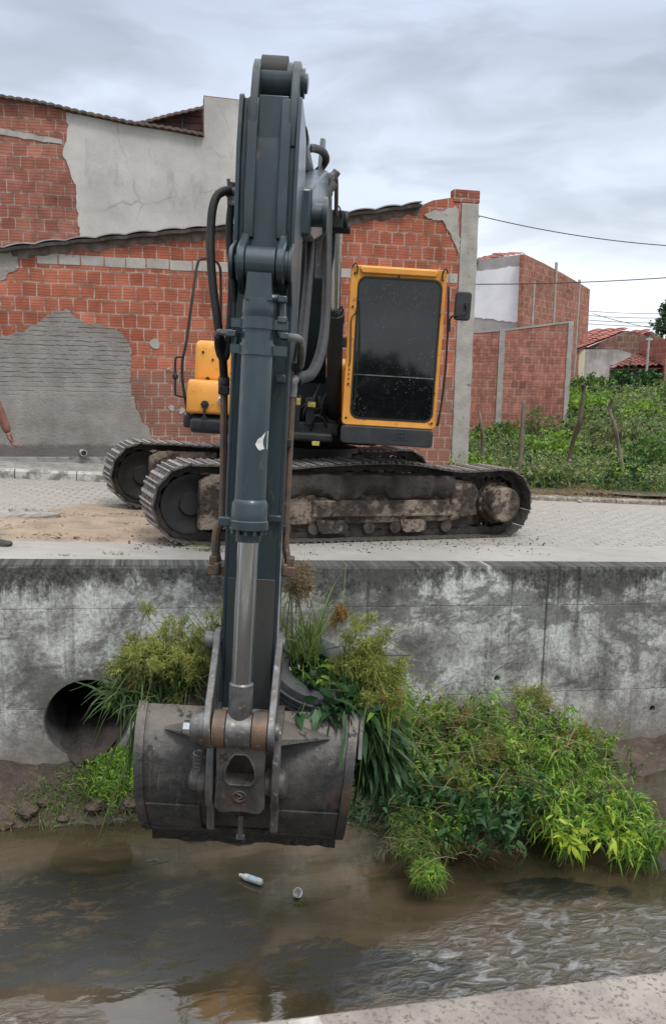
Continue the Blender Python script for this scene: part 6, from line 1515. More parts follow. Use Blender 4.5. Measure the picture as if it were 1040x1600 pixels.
# dark mass hanging out of the right end of the bucket
n = 1500; p, d = blob_pts(mp(588, 1165, 5.12), (0.17, 0.22, 0.28), n, 0.1)
dd = unit(d * 0.6 + np.array([0.1, -0.1, -0.9]) + RNG.normal(size=(n, 3)) * 0.4); l = U(.07, .17, n)
n2 = 26; p2 = mp(572, 1120, 4.95) + RNG.normal(size=(n2, 3)) * np.array([.05, .06, .06])
plant('hanging_weed', 'dark tangled foliage hanging from the right end of the bucket', [
    ('leaf', 'dark', [ribbons(p, dd, l, l * U(.16, .32, n), U(0, .4, n))]),
    ('blade', 'blue', [ribbons(p2, np.stack([U(-.1, .9, n2), U(-.5, .1, n2), U(-1, .1, n2)], 1), U(.2, .5, n2), U(.008, .016, n2), U(.2, .9, n2), (.7, 1, 1, .7, .1))])])

# -- right hand heap against the canal wall
def onbank(px, py):
    """march the photo ray onto the mud bank"""
    d = ray(px, py); t = 5.0
    while t < 12:
        p = CAM + d * t
        if p.z < bankz(p.x, p.y): return np.array(p)
        t += 0.02
    return np.array(CAM + d * 8)
def heap(name, label, px, py, dY, r, n, mt, kind='broad', **k):
    p = mp(px, py, dY); return plant(name, label, [('leaf', mt, [broad(p, r, n, **k)])])
# core mat that closes the heap
pts_px = [(622, 1135, 7.7), (655, 1130, 7.8), (715, 1130, 7.9), (775, 1125, 8.0), (835, 1130, 8.1), (890, 1165, 8.1), (640, 1170, 7.5), (700, 1185, 7.4), (760, 1180, 7.5), (820, 1190, 7.6), (880, 1205, 7.6), (660, 1230, 7.2), (730, 1235, 7.1), (800, 1240, 7.1), (870, 1250, 7.1), (930, 1265, 7.1), (680, 1290, 6.8)]
plant('weed_heap', 'broad tangled mass of dredged weeds lying against the canal wall', [
    ('leaf', 'mid', [broad(mp(x, y, Y), (0.36, 0.34, 0.22), 700, (0.035, 0.085), (0.16, 0.30), 0.5, 0.35) for x, y, Y in pts_px]),
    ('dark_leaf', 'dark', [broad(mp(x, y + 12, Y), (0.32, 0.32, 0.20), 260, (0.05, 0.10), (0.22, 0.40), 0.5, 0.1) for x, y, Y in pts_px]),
    ('bright_leaf', 'bright', [broad(mp(x + 10, y - 18, Y - .1), (0.36, 0.3, 0.18), 420, (0.03, 0.08), (0.14, 0.25), 0.5, 0.5) for x, y, Y in pts_px]),
    ('stem', 'straw', [ribbons(mp(x, y - 10, Y - .25) + RNG.normal(size=(26, 3)) * .22, RNG.normal(size=(26, 3)) * np.array([1, .5, .5]), U(.2, .6, 26), U(.004, .008, 26), U(0, .8, 26), (1, 1, 1, 1, .3)) for x, y, Y in pts_px])])
plant('lance_leaf_weed', 'fresh green lance leaved weeds at the right foot of the heap', [
    ('leaf', 'bright', [broad(mp(x, y, Y), (0.26, 0.22, 0.16), 330, (0.08, 0.16), (0.10, 0.17), 0.6, 0.35) for x, y, Y in ((870, 1200, 7.4), (930, 1215, 7.5), (980, 1275, 6.9), (1020, 1310, 6.6), (910, 1300, 6.6), (960, 1300, 6.6), (860, 1260, 6.8))]),
    ('shade_leaf', 'mid', [broad(mp(x, y, Y), (0.24, 0.22, 0.14), 260, (0.08, 0.15), (0.10, 0.18), 0.6, 0.2) for x, y, Y in ((900, 1190, 7.7), (950, 1250, 7.2), (1000, 1300, 6.8), (930, 1180, 7.9), (885, 1285, 6.8))])])
plant('lime_shoots', 'lime yellow young shoots along the water edge of the heap', [
    ('leaf', 'lime', [broad(mp(x, y, Y), (0.07, 0.05, 0.04), 11, (0.06, 0.11), (0.38, 0.55), 0.4, 0.6, 2) for x, y, Y in ((862, 1282, 6.35), (880, 1305, 6.3), (918, 1312, 6.3), (962, 1278, 6.5), (880, 1238, 6.9), (972, 1290, 6.5), (945, 1305, 6.3), (895, 1320, 6.25), (960, 1255, 6.7))]),
    ('stalk', 'bright', [ribbons(mp(x, y + 14, Y + .05) + RNG.normal(size=(3, 3)) * .02, np.array([[0, 0, 1.0]] * 3) + RNG.normal(size=(3, 3)) * .2, U(.06, .1, 3), U(.004, .006, 3), U(0, .1, 3), (1, 1, .5)) for x, y, Y in ((862, 1282, 6.35), (880, 1305, 6.3), (918, 1312, 6.3), (962, 1278, 6.5))])])
for (x, y, Y, nn, lab, mt) in ((650, 1095, 7.6, 26, 'leafy shoots standing tallest next to the bucket load', 'bright'), (735, 1120, 7.5, 20, 'leafy shoots above the middle of the heap', 'mid'), (800, 1150, 7.2, 22, 'fresh upright shoots right of the middle sedge', 'bright'), (905, 1150, 7.8, 22, 'upright shoots before the right shoulder of the heap', 'bright'), (960, 1200, 7.5, 18, 'upright shoots at the right end of the heap', 'mid'), (700, 1200, 6.9, 18, 'pale shoots on the lower left face of the heap', 'bright')):
    c = mp(x, y, Y); bs0 = c + RNG.normal(size=(nn, 3)) * np.array([.22, .14, .03]) - np.array([0, 0, .18]); d0 = RNG.normal(size=(nn, 3)) * .45; d0[:, 2] = 1; d0 = unit(d0); L0 = U(.15, .42, nn)
    k = 16; tt = np.tile(np.linspace(.25, 1, k), nn); bb = np.repeat(bs0, k, 0) + np.repeat(d0 * L0[:, None], k, 0) * tt[:, None]
    dl = unit(sphere_dirs(len(bb), .2) + .4 * np.repeat(d0, k, 0)); ll = U(.035, .085, len(bb)) * (1.15 - .4 * tt)
    plant('leafy_shoot', lab, [('leaf', mt, [ribbons(bb, dl, ll, ll * U(.22, .38, len(bb)), U(.1, .9, len(bb)))]), ('stalk', 'grass', [ribbons(bs0, d0, L0, np.full(nn, .006), np.zeros(nn), (1, .8, .5))])])
for (x, y, Y, r, nn, lab, m2) in ((775, 1170, 7.3, (0.24, .2, .14), 18, 'olive feathery sedge in the middle of the right heap', 'olive'), (705, 1225, 6.9, (0.2, .16, .12), 12, 'pale sedge heads low on the heap near the bucket', 'olive'), (900, 1165, 7.9, (0.22, .16, .16), 15, 'rust brown sedge at the right shoulder of the heap', 'rusty'), (700, 1125, 7.7, (0.30, .16, .12), 12, 'browned sedge on the left shoulder of the heap', 'rusty'), (842, 1095, 8.3, (0.26, .14, .14), 14, 'tall yellow stems leaning on the wall joint', 'olive')):
    st, ra, tf = umbels(mp(x, y, Y), r, nn * 2, ray=0.085, rays=26, stemL=(.2, .4))
    plant('sedge_plant', lab, [('stem', 'straw' if 'yellow' in lab else 'grass', [st, grass(mp(x, y + 45, Y), (r[0] * 1.2, r[1], .04), 60 if 'yellow' not in lab else 110, (.25, .55), (.006, .012), .5, .5)]), ('flower_head', m2, [ra, tf])])
n = 120; q = np.concatenate([mp(x, y, Y) + RNG.normal(size=(20, 3)) * np.array([.2, .15, .06]) for x, y, Y in ((640, 1120, 7.6), (720, 1130, 7.6), (800, 1130, 7.8), (870, 1160, 7.8), (940, 1200, 7.5), (760, 1200, 7.1))])
plant('dead_stalks', 'dry broken stalks sticking out all over the right heap', [('stalk', 'straw', [ribbons(q, np.stack([U(-1, 1, n), U(-.8, .3, n), U(-.1, 1, n)], 1), U(.15, .5, n), U(.004, .009, n), U(0, .5, n), (1, 1, .8, .3))])])
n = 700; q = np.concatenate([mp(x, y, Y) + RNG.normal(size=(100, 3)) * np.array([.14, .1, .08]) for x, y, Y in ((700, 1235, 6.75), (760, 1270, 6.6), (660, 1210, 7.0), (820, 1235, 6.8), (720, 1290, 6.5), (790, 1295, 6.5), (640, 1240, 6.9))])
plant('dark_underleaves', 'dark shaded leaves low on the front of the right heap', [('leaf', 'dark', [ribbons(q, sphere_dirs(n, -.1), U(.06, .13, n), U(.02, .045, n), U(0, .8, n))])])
# long arching blades over the heap
n = 70; bs_ = np.concatenate([mp(x, y, Y) + RNG.normal(size=(14, 3)) * .15 for x, y, Y in ((620, 1160, 7.4), (700, 1180, 7.2), (760, 1230, 7.0), (850, 1180, 7.6), (660, 1250, 6.9))])
plant('arching_grass', 'long arching blades fanned over the middle of the right heap', [('blade', 'blue', [ribbons(bs_, np.stack([U(-1, 1, n), U(-.8, .2, n), U(.1, 1, n)], 1), U(.3, .65, n), U(.010, .018, n), U(.4, 1.2, n), (.6, 1, 1, .7, .1))])])
# grass turf toe running out into the water
plant('turf_clump', 'small bright turf clump reaching out into the water below the heap', [
    ('blade', 'grass', [ribbons(*(lambda q: (q, RNG.normal(size=q.shape) * np.array([1, 1, .6]) + np.array([0, -.3, .3]), U(.05, .12, len(q)), U(.004, .008, len(q)), U(.2, 1, len(q)), (.8, 1, .7, .1)))(blob_pts(mp(x, y, Y), r, nn, .5)[0])) for x, y, Y, r, nn in ((668, 1360, 6.15, (.14, .18, .09), 900), (650, 1320, 6.4, (.2, .2, .09), 800), (645, 1285, 6.7, (.24, .22, .12), 900), (690, 1310, 6.5, (.16, .18, .07), 400))]),
    ('bright_tip', 'bright', [ribbons(*(lambda q: (q, RNG.normal(size=q.shape) * np.array([1, 1, .6]) + np.array([0, -.3, .3]), U(.04, .09, len(q)), U(.004, .008, len(q)), U(.2, 1, len(q)), (.8, 1, .7, .1)))(blob_pts(mp(668, 1362, 6.1), (.13, .15, .09), 500, .6)[0]))]),
    ('dead_blade', 'straw', [grass(mp(740, 1325, 6.5), (.4, .15, .03), 130, (.08, .25), (.004, .008), 1.5, .5), grass(mp(640, 1325, 6.4), (.25, .15, .03), 90, (.08, .2), (.004, .008), 1.5, .5)])])

# -- left bank: creeping weed and clods
def bankgrass(pxs, n, L, W, mt, lean=1.2, droop=.8, spread=.12, rise=.05):
    o = []
    for px, py in pxs:
        c = onbank(px, py); q = c + RNG.normal(size=(n, 3)) * np.array([spread, spread, 0]); q[:, 2] = [bankz(x, y) + rise * RNG.random() for x, y in q[:, :2]]
        d = RNG.normal(size=(n, 3)) * lean; d[:, 2] = np.abs(d[:, 2]) + .5; o.append(ribbons(q, d, U(*L, n), U(*W, n), U(.2, 2 * droop, n), (.8, 1, .7, .1)))
    return o
plant('creeping_weed', 'bright creeping weed on the mud between culvert and bucket', [
    ('leaf', 'bright', bankgrass([(200, 1185), (205, 1200), (195, 1215), (178, 1225), (205, 1230), (165, 1232)], 520, (.05, .12), (.008, .014), 'bright', spread=.10, rise=.12)),
    ('low_leaf', 'mid', bankgrass([(150, 1215), (120, 1230), (95, 1248), (70, 1262)], 130, (.04, .09), (.006, .012), 'mid', spread=.12, rise=.05)), ('runner', 'grass', bankgrass([(130, 1238), (150, 1225), (195, 1245), (215, 1230)], 90, (.1, .25), (.004, .008), 'grass'))])
plant('bank_grass', 'dull trailing grass lying on the left mud bank at the water', [
    ('blade', 'grass', bankgrass([(100, 1245), (80, 1262), (120, 1265), (35, 1290)], 70, (.08, .22), (.004, .009), 'grass', 1.6)),
    ('dead_blade', 'straw', bankgrass([(20, 1255), (50, 1265), (10, 1285), (110, 1250), (180, 1265)], 60, (.08, .25), (.003, .007), 'straw', 1.8)),
    ('wet_blade', 'blue', bankgrass([(150, 1265), (180, 1258), (200, 1262)], 60, (.15, .35), (.006, .012), 'blue', 1.8))])
plant('culvert_weed', 'few thin sprigs growing at the lip of the culvert', [
    ('leaf', 'mid', bankgrass([(120, 1180), (112, 1172)], 60, (.03, .07), (.006, .01), 'mid', spread=.05)), ('twig', 'straw', bankgrass([(118, 1185)], 14, (.1, .2), (.003, .005), 'straw', spread=.05))])
def clod(name, px, py, r, label, mat='soil', sq=.6):
    c = onbank(px, py); bm = bmesh.new(); bmesh.ops.create_icosphere(bm, subdivisions=4, radius=1)
    sd = random.random() * 50
    for v in bm.verts:
        k = 1 + .35 * mnoise.noise(v.co * 1.3 + V(sd, 0, 0)) + .18 * mnoise.noise(v.co * 4 + V(0, sd, 0)) + .08 * mnoise.noise(v.co * 10); v.co = V(v.co.x * r * 1.25 * k, v.co.y * r * k, v.co.z * r * sq * k)
    me = bpy.data.meshes.new(name); bm.to_mesh(me); bm.free(); me.materials.append(M[mat])
    for p in me.polygons: p.use_smooth = True
    o = bpy.data.objects.new(name, me); C.objects.link(o); o.location = (c[0], c[1], c[2] + r * .2); o.rotation_euler = (0, 0, random.random() * 6)
    return tag(o, label, 'mud clod', 'mud clods on the left bank')
clod('mud_clod', 42, 1268, .10, 'brown clod at the waterline, largest on the left bank')
clod('mud_clod', 8, 1290, .07, 'grey clod at the left edge of the picture by the water')
clod('mud_clod', 68, 1255, .06, 'small clod wrapped in grass right of the largest clod')
clod('mud_clod', 150, 1262, .09, 'dark clod under the bright creeping weed')
clod('mud_clod', 200, 1258, .11, 'dark reddish clod close beside the bucket')
clod('mud_clod', 98, 1280, .05, 'flat clod at the tip of the trailing grass')

# -- dark leaves and roots added to stand for the shadow behind the bucket
plant('shade_mat', 'dark mat of leaves and roots added as shade behind the bucket', [
    ('leaf', 'dark', bankgrass([(x, y) for x in range(250, 620, 45) for y in (1215, 1260, 1290)], 90, (.08, .2), (.01, .025), 'dark', 1.5)),
    ('root', 'straw', bankgrass([(x, 1250) for x in range(260, 620, 60)], 16, (.1, .3), (.003, .006), 'straw', 1.8))])
# little weeds on the coping
for px, py, n_, lab in ((95, 870, 60, 'tiny weed in the apron crack near the person'), (180, 868, 80, 'thin grass tuft in the apron crack left of the excavator'), (485, 868, 50, 'grass tuft on the coping just right of the arm'), (838, 868, 30, 'small pale weed on the coping at the right')):
    c = np.array(onroad(px, py)); plant('crack_weed', lab, [('blade', 'grass', [grass(c + np.array([0, 0, .0]), (.14, .03), n_, (.03, .10), (.003, .006), .7, .5)])])
c = np.array(onroad(330, 862)); plant('dry_tuft', 'dry straw and loose blades on the apron left of the arm', [('blade', 'straw', [grass(c, (.16, .08), 130, (.08, .22), (.004, .007), 1.0, .6)]), ('long_blade', 'grass', [ribbons(c + RNG.normal(size=(6, 3)) * .03, np.stack([U(-1, -.7, 6), U(-.3, .2, 6), U(.05, .2, 6)], 1), U(.3, .5, 6), U(.012, .018, 6), U(.1, .2, 6), (.6, 1, .8, .1))])])

# ================================================================== THE WEEDY LOT
def lotz(x, y):
    k = sstep(15.5, 34, y); h = k * (0.45 + 1.75 * sstep(4.5, 12, x)) + 0.05 * fbm(x, y, .8) + 0.10 * k * fbm(x, y, .3)
    return zr(x) + 0.0 + h + (0.10 * sstep(14.2, 15.2, y))
LX0 = W1.w(uR, 0).x
M['lotsoil'] = surf('weedy soil', (0.10, 0.085, 0.055), (0.055, 0.07, 0.03), 0.95, 2.5, c3=(0.20, 0.15, 0.10), s3=6, bs=8, bstr=0.7, bd=.05)
terrain('lot_terrain', M['lotsoil'], 2.6, 40, 15.35, 60, 110, 120, lotz)
def cover(n, x0, x1, y0, y1, L, W, mt, zoff=(0, .15), kindf=None, up=.5, dens=0.0):
    y = y0 + (y1 - y0) * RNG.random(n) ** 1.35; px = U(x0, x1, n); x = (px - 520) / F * y * 1.0
    keep = np.array([(y_ < W4.o.y + (x_ - W4.o.x) * math.tan(W4.a) - .05 or x_ > W4.w(W4.uz(893, 600)[0], 0).x) and mnoise.noise(V(x_ * .55, y_ * .4, dens)) > -0.42 for x_, y_ in zip(x, y)]); x = x[keep]; y = y[keep]
    z = np.array([lotz(a, b) for a, b in zip(x, y)]) + U(*zoff, len(x)) * np.array([0.6 + 1.2 * max(0, mnoise.noise(V(a * .8, b * .5, 3 + dens)) + .3) for a, b in zip(x, y)])
    p = np.stack([x, y, z], 1); k = 4; p = np.repeat(p, k, 0) + RNG.normal(size=(len(p) * k, 3)) * .05
    l = U(*L, len(p)) * np.interp(p[:, 1], [15, 40], [.8, 1.5]); return ribbons(p, sphere_dirs(len(p), up), l, l * U(*W, len(p)), U(0, .8, len(p)))
cov = Leafs().add(cover(9000, 700, 1110, 15.9, 37, (.06, .12), (.35, .6), 'mid', (0, .35))).build('ground_cover', G['lot']); tag(cov, kind='stuff')
cov = Leafs().add(cover(2600, 700, 1110, 15.9, 37, (.05, .11), (.3, .5), 'bright', (.1, .5), dens=4.4)).build('bright_ground_cover', G['bright']); tag(cov, kind='stuff')
cov = Leafs().add(cover(3500, 700, 1110, 15.9, 37, (.09, .16), (.4, .7), 'dark', (0, .25), dens=9.1)).build('dark_ground_cover', G['dark']); tag(cov, kind='stuff')
gx = U(700, 1110, 2600); gy = 15.7 + 14 * RNG.random(2600) ** 1.6; gp = np.stack([(gx - 520) / F * gy, gy, np.zeros(2600)], 1); gp[:, 2] = [lotz(a, b) for a, b in gp[:, :2]]
cov = Leafs().add(ribbons(gp, RNG.normal(size=(2600, 3)) * .5 + np.array([0, 0, 1]), U(.15, .5, 2600), U(.008, .016, 2600), U(.1, .8, 2600), (.8, 1, .7, .1))).build('tall_grass', G['grass']); tag(cov, kind='stuff')
# dry rubbish strip behind the kerb
n = 9000; u_ = U(7.6, 14.5, n); p = np.array([KERB.w(a, .2 + 2.2 * b ** 1.4) for a, b in zip(u_, RNG.random(n))]); p[:, 2] = [zr(a) + .04 for a in p[:, 0]]; p[:, 2] += np.array([.26 * max(0, mnoise.noise(V(a * 1.2, b * 1.2, 0)) + .25) for a, b in p[:, :2]]) * RNG.random(n)
cov = Leafs().add(ribbons(p, RNG.normal(size=(n, 3)) * np.array([1, 1, .35]) + np.array([0, 0, .2]), U(.06, .22, n), U(.006, .014, n), U(0, .6, n), (.8, 1, .7, .1))).build('dry_litter', G['straw']); tag(cov, kind='stuff')
strip('verge', M['dirt'], KERB, 6.5, 40, 0.15, 1.9, 0.045, n=30)
n = 1500; q_ = np.array([onroad(a, c) for a, c in zip(U(-30, 330, n), U(797, 846, n))]); q_ = q_[[mnoise.noise(V(a * 1.6, b * 3, 8)) > -.05 for a, b in q_[:, :2]]]; n = len(q_); q_[:, 2] += .02
cov = Leafs().add(ribbons(q_, RNG.normal(size=(n, 3)) * np.array([1, 1, .15]) + np.array([0, 0, .08]), U(.02, .09, n), U(.004, .014, n), U(0, .3, n), (.8, 1, .7, .1))).build('sand_litter', G['straw']); tag(cov, kind='stuff')
def grit(name, pts, r0, r1, mat):
    b = MB()
    for p in pts:
        r = random.uniform(r0, r1); a = random.random() * 6; rot = Matrix.Rotation(a, 3, 'Z'); vs = [V(1, 0, 0), V(0, 1, 0), V(-1, 0, 0), V(0, -.8, 0), V(.1, .1, .7), V(0, 0, -.5)]
        vs = [Vector(p) + rot @ (v * r * random.uniform(.6, 1.2)) for v in vs]; b.add(vs, [(0, 1, 4), (1, 2, 4), (2, 3, 4), (3, 0, 4), (1, 0, 5), (2, 1, 5), (3, 2, 5), (0, 3, 5)])
    o = b.build(name, mat); tag(o, kind='stuff')
grit('sand_grit', [onroad(random.uniform(-30, 400), random.triangular(795, 850, 830)) + V(0, 0, .015) for _ in range(420)], .006, .022, M['walk'])
grit('road_grit', [onroad(random.uniform(600, 1060), random.uniform(788, 872)) + V(0, 0, .01) for _ in range(260)], .005, .016, M['dirt'])
grit('mud_crumbs', [onroad(random.uniform(200, 850), random.triangular(838, 868, 852)) + V(0, 0, .015) for _ in range(300)], .004, .020, M['mudblack'])
grit('verge_rubble', [KERB.w(random.uniform(7.2, 14), random.uniform(.1, 1.7)) + V(0, 0, zr(9) + .06) for _ in range(500)], .02, .06, M['dirt'])
# bushes
def bush(name, label, px, py, Y, r, n, mt, L, W=(.3, .5), **k):
    c = mp(px, py, Y); g = lotz(c[0], c[1]); h = max(.3, c[2] - g)
    t = 7; stp = np.repeat(np.array([[c[0], c[1], g - .05]]), t, 0) + RNG.normal(size=(t, 3)) * np.array([.08, .08, 0]); sdr = np.stack([U(-.5, .5, t), U(-.5, .5, t), np.full(t, 1.0)], 1)
    return plant(name, label, [('foliage', mt, [broad(c, r, n, L, W, **k), broad(c - np.array([0, .2 * r[1], r[2] * .5]), (r[0] * 1.2, r[1], r[2] * .6), n // 2, L, W)]), ('stem', 'straw', [ribbons(stp, sdr, np.full(t, h), np.full(t, .03), np.zeros(t), (1, 1, .6))])], 'bush')
bush('leafy_bush', 'large dark bush in front of the stone shed', 992, 598, 32.5, (1.0, .8, .62), 1500, 'dark', (.12, .24))
bush('leafy_bush', 'paler broad leaved shrub at the foot of the cream house', 930, 606, 33, (1.1, .7, .40), 1100, 'mid', (.12, .24))
bush('leafy_bush', 'loose green shrub under the dark bush on the slope', 1005, 645, 27, (.9, .6, .45), 1100, 'bright', (.08, .17))
bush('leafy_bush', 'mid green shrub at the right picture edge by the red brick pillar', 1050, 625, 29, (.8, .7, .6), 900, 'mid', (.1, .2))
bush('bare_bush', 'sparse grey twiggy bush beside the garden wall end', 905, 640, 24.5, (.5, .4, .5), 260, 'mid', (.06, .12))
bush('leafy_bush', 'low green bush against the base of the red garden wall', 790, 676, 24.5, (1.3, .4, .28), 900, 'mid', (.08, .16))
bush('leafy_bush', 'pale green weeds at the foot of the grey corner column', 745, 720, 17.5, (.32, .3, .22), 420, 'bright', (.06, .11))
bush('leafy_bush', 'rounded weeds between the two leaning stakes', 860, 690, 21, (.7, .5, .32), 700, 'bright', (.06, .12))
bush('leafy_bush', 'dense weeds on the slope right of the pale stake', 1020, 700, 19, (.7, .6, .38), 900, 'mid', (.07, .13))
bush('leafy_bush', 'tall loose weeds behind the straight grey stake', 836, 655, 23, (.5, .4, .42), 500, 'lot', (.06, .13))
bush('leafy_bush', 'pale yellowish weeds in the middle of the slope', 955, 668, 22, (.8, .5, .32), 700, 'lot', (.07, .14))
bush('leafy_bush', 'bright creeper patch high on the slope below the cream house', 900, 625, 29, (1.3, .6, .42), 900, 'bright', (.10, .2))
bush('leafy_bush', 'dark low weeds at the foot of the pale bent stake', 985, 728, 17.2, (.5, .4, .2), 500, 'dark', (.05, .11))
bush('leafy_bush', 'ragged dusty weeds at the lot edge near the track', 850, 742, 16.3, (.7, .3, .16), 500, 'lot', (.05, .1))
bush('leafy_bush', 'ragged dusty weeds at the lot edge, right picture side', 1035, 742, 16.5, (.6, .3, .22), 500, 'lot', (.05, .1))
# crooked stakes of the old fence
def stake(pts, Y, r, label, mat='wood'):
    P = [aty(x, y, Y) for x, y in pts]; c = P[0]; P = [p - c for p in P]; rr = r
    for i, p in enumerate(P[1:]): p.y += .05 * (-1) ** i
    P[0] = P[0] - V(0, 0, .25)
    o = MB().tube(P, lambda t: rr * (1.15 - .4 * t) * (1 + .12 * math.sin(t * 17)), 8, 5).build('fence_stake', M[mat], smooth=True); o.location = c
    return tag(o, label, 'fence post', 'crooked wooden stakes along the lot')
stake([(756, 745), (754, 700), (752, 670), (748, 642)], 17.2, .040, 'thin pale stake closest to the grey column')
stake([(812, 752), (814, 700), (815, 660), (819, 626)], 16.4, .050, 'straight thick grey stake in front of the red garden wall')
stake([(888, 735), (893, 700), (904, 660), (912, 610), (908, 600)], 17.5, .050, 'dark crooked forked stake leaning right beside the twiggy bush', 'bark')
stake([(978, 742), (968, 705), (958, 665), (953, 640), (955, 622)], 16.8, .042, 'pale bent stake leaning left, farthest right of the four')
def strand(a, b_, h, label):
    A = aty(*a); B = aty(*b_); n = 16; P = [A.lerp(B, i / n) - V(0, 0, h * 4 * (i / n) * (1 - i / n)) for i in range(n + 1)]; o = MB().tube([p - A for p in P], .004, 5, 0).build('fence_wire', M['roller']); o.location = A; tag(o, label, 'wire', 'rusty wires between the lot stakes')
strand((752, 690, 17.2), (814, 682, 16.4), .04, 'rusty wire from the thin pale stake to the straight grey stake')
strand((814, 682, 16.4), (896, 685, 17.5), .06, 'rusty wire from the straight grey stake to the dark crooked stake')
strand((896, 685, 17.5), (964, 690, 16.8), .05, 'rusty wire from the dark crooked stake to the pale bent stake')
# tree at the right edge
tr_ = mp(1046, 506, 58)
th_ = lotz(tr_[0], 58)
e = empty('broad_tree', (tr_[0], 58, th_), label='dark green tree rising behind the roofs at the right edge', cat='tree')
lf = Leafs()
for dx, dz, r in ((-.4, 0, .9), (.6, .5, 1.0), (.3, -.9, 1.0), (1.6, 0, 1.2), (-.2, 1.0, .6), (1.2, 1.3, .9), (.2, -2.0, .8)):
    q = broad(np.array([dx, 0, tr_[2] - th_ + dz]), (r, r, r * .8), 800, (.14, .26), (.35, .6), .4, .2); lf.add(q)
lf.build('crown', G['dark'], e)
b = MB().tube([(0.6, 0, -.5), (.5, 0, 2), (.6, .1, (tr_[2] - th_) * .7), (.5, 0, tr_[2] - th_)], lambda t: .22 * (1 - .6 * t), 10, 4)
b.tube([(.6, .1, (tr_[2] - th_) * .6), (0, 0, (tr_[2] - th_) * .85), (-.5, 0, tr_[2] - th_ + .4)], .07, 8, 4).tube([(.6, .1, (tr_[2] - th_) * .6), (1.1, 0, (tr_[2] - th_) * .85), (1.6, 0, tr_[2] - th_ + .5)], .07, 8, 4)
b.build('trunk', M['bark'], e, smooth=True)

# ================================================================== WIRES, LITTER, PERSON
def wire(A, B, sag, r, label, n=24):
    A, B = Vector(A), Vector(B); P = [A.lerp(B, i / n) - V(0, 0, sag * 4 * (i / n) * (1 - i / n)) for i in range(n + 1)]
    o = MB().tube([p - A for p in P], r, 6, 0).build('overhead_wire', M['wire'], smooth=True); o.location = A
    return tag(o, label, 'cable', 'overhead wires on the right')
wi = W1.w(ins[0] + .08, .05, ins[1])
wire(wi, aty(1300, 382, 17.5), .28, .009, 'thick black wire leaving the insulator on the grey column')
wire(aty(560, 440, 30), aty(1300, 408, 30), .35, .017, 'dark wire crossing in front of the white two storey house')
for i, (y0, y1, lab) in enumerate(((485, 480, 'topmost thin wire just above the far roofs'), (492, 487, 'second thin wire above the far roofs'), (499, 496, 'middle thin wire above the far roofs'), (505, 500, 'fourth thin wire of the far bundle'), (490, 518, 'slack wire sagging from the brick flank to the tree'))):
    wire(aty(925 - 20 * (i < 4), y0, 46 + i * .4), aty(1200, y1, 46 + i * .4), .25 if i < 4 else .5, .016, lab)
# bottle and cup floating
bp_ = atz(392, 1373, WATER + .03)
bo = empty('plastic_bottle', bp_, (0, 0, R(-27)), 'white plastic lotion bottle with a blue label floating on its side', 'bottle')
M['plw'] = surf('white plastic', (0.66, 0.67, 0.66), (0.5, 0.5, 0.48), .35, 20, bstr=0); M['blue'] = surf('pale blue printed label', (0.25, 0.42, 0.58), (0.55, 0.62, 0.66), .4, 26, .4, .6, bstr=0)
MB().turn((-.07, 0, 0), (.11, 0, 0), [(0, .008), (0.0, .020), (.06, .026), (.12, .0275), (.9, .0275), (.97, .025), (1, .015)], 28).build('body', M['plw'], bo, smooth=True)
MB().turn((-.115, 0, .001), (-.07, 0, 0), [(0, .008), (.05, .013), (.6, .014), (.62, .017), (1, .017)], 20).build('cap', M['plw'], bo, smooth=True)
MB().turn((-.02, 0, 0), (.075, 0, 0), [(0, .0281), (1, .0281)], 28).build('label', M['blue'], bo, smooth=True)
cp = atz(463, 1398, WATER + .02)
cu_ = empty('plastic_cup', cp, (R(35), R(20), 0), 'crumpled white plastic cup in the water right of the bottle', 'cup')
b = MB(); rings = []
for r, z in ((.022, -.03), (.030, 0.0), (.034, .03), (.037, .05), (.034, .05), (.030, .03), (.024, -.02)):
    rings.append([(r * (1 + .22 * mnoise.noise(V(math.cos(a) * 1.5, math.sin(a) * 1.5, z * 20))) * math.cos(a), r * (1 + .22 * mnoise.noise(V(math.cos(a) * 1.5, math.sin(a) * 1.5, z * 20 + 4))) * math.sin(a), z) for a in [2 * PI * i / 24 for i in range(24)]])
b.loft(rings).build('cup_wall', M['plw'], cu_, smooth=True)
plant('floating_weed', 'sprig of green weed trailing from the plastic cup', [('leaf', 'grass', [grass(np.array(atz(468, 1410, WATER + .005)), (.05, .03), 26, (.03, .08), (.003, .006), 2.0, .3)])])
# twigs and scraps in the water
for i, (px, py, l, a, lab) in enumerate(((245, 1345, .18, 5, 'pale curved twig afloat below the left bank'), (585, 1305, .14, -10, 'short pale twig by the right corner of the bucket'), (760, 1445, .5, 6, 'long thin straw lying in the rippled shallows'))):
    p = atz(px, py, WATER + .008); o = MB().tube([(-l / 2, 0, 0), (-l * .1, .02, .006), (l * .2, -.015, .004), (l / 2, .01, 0)], .003 if 'dark' not in lab else .016, 6, 5).build('twig', M['wood'] if 'dark' not in lab else M['bark'], smooth=True); o.location = p; o.rotation_euler = (0, 0, R(a)); tag(o, lab, 'twig', 'twigs in the water')
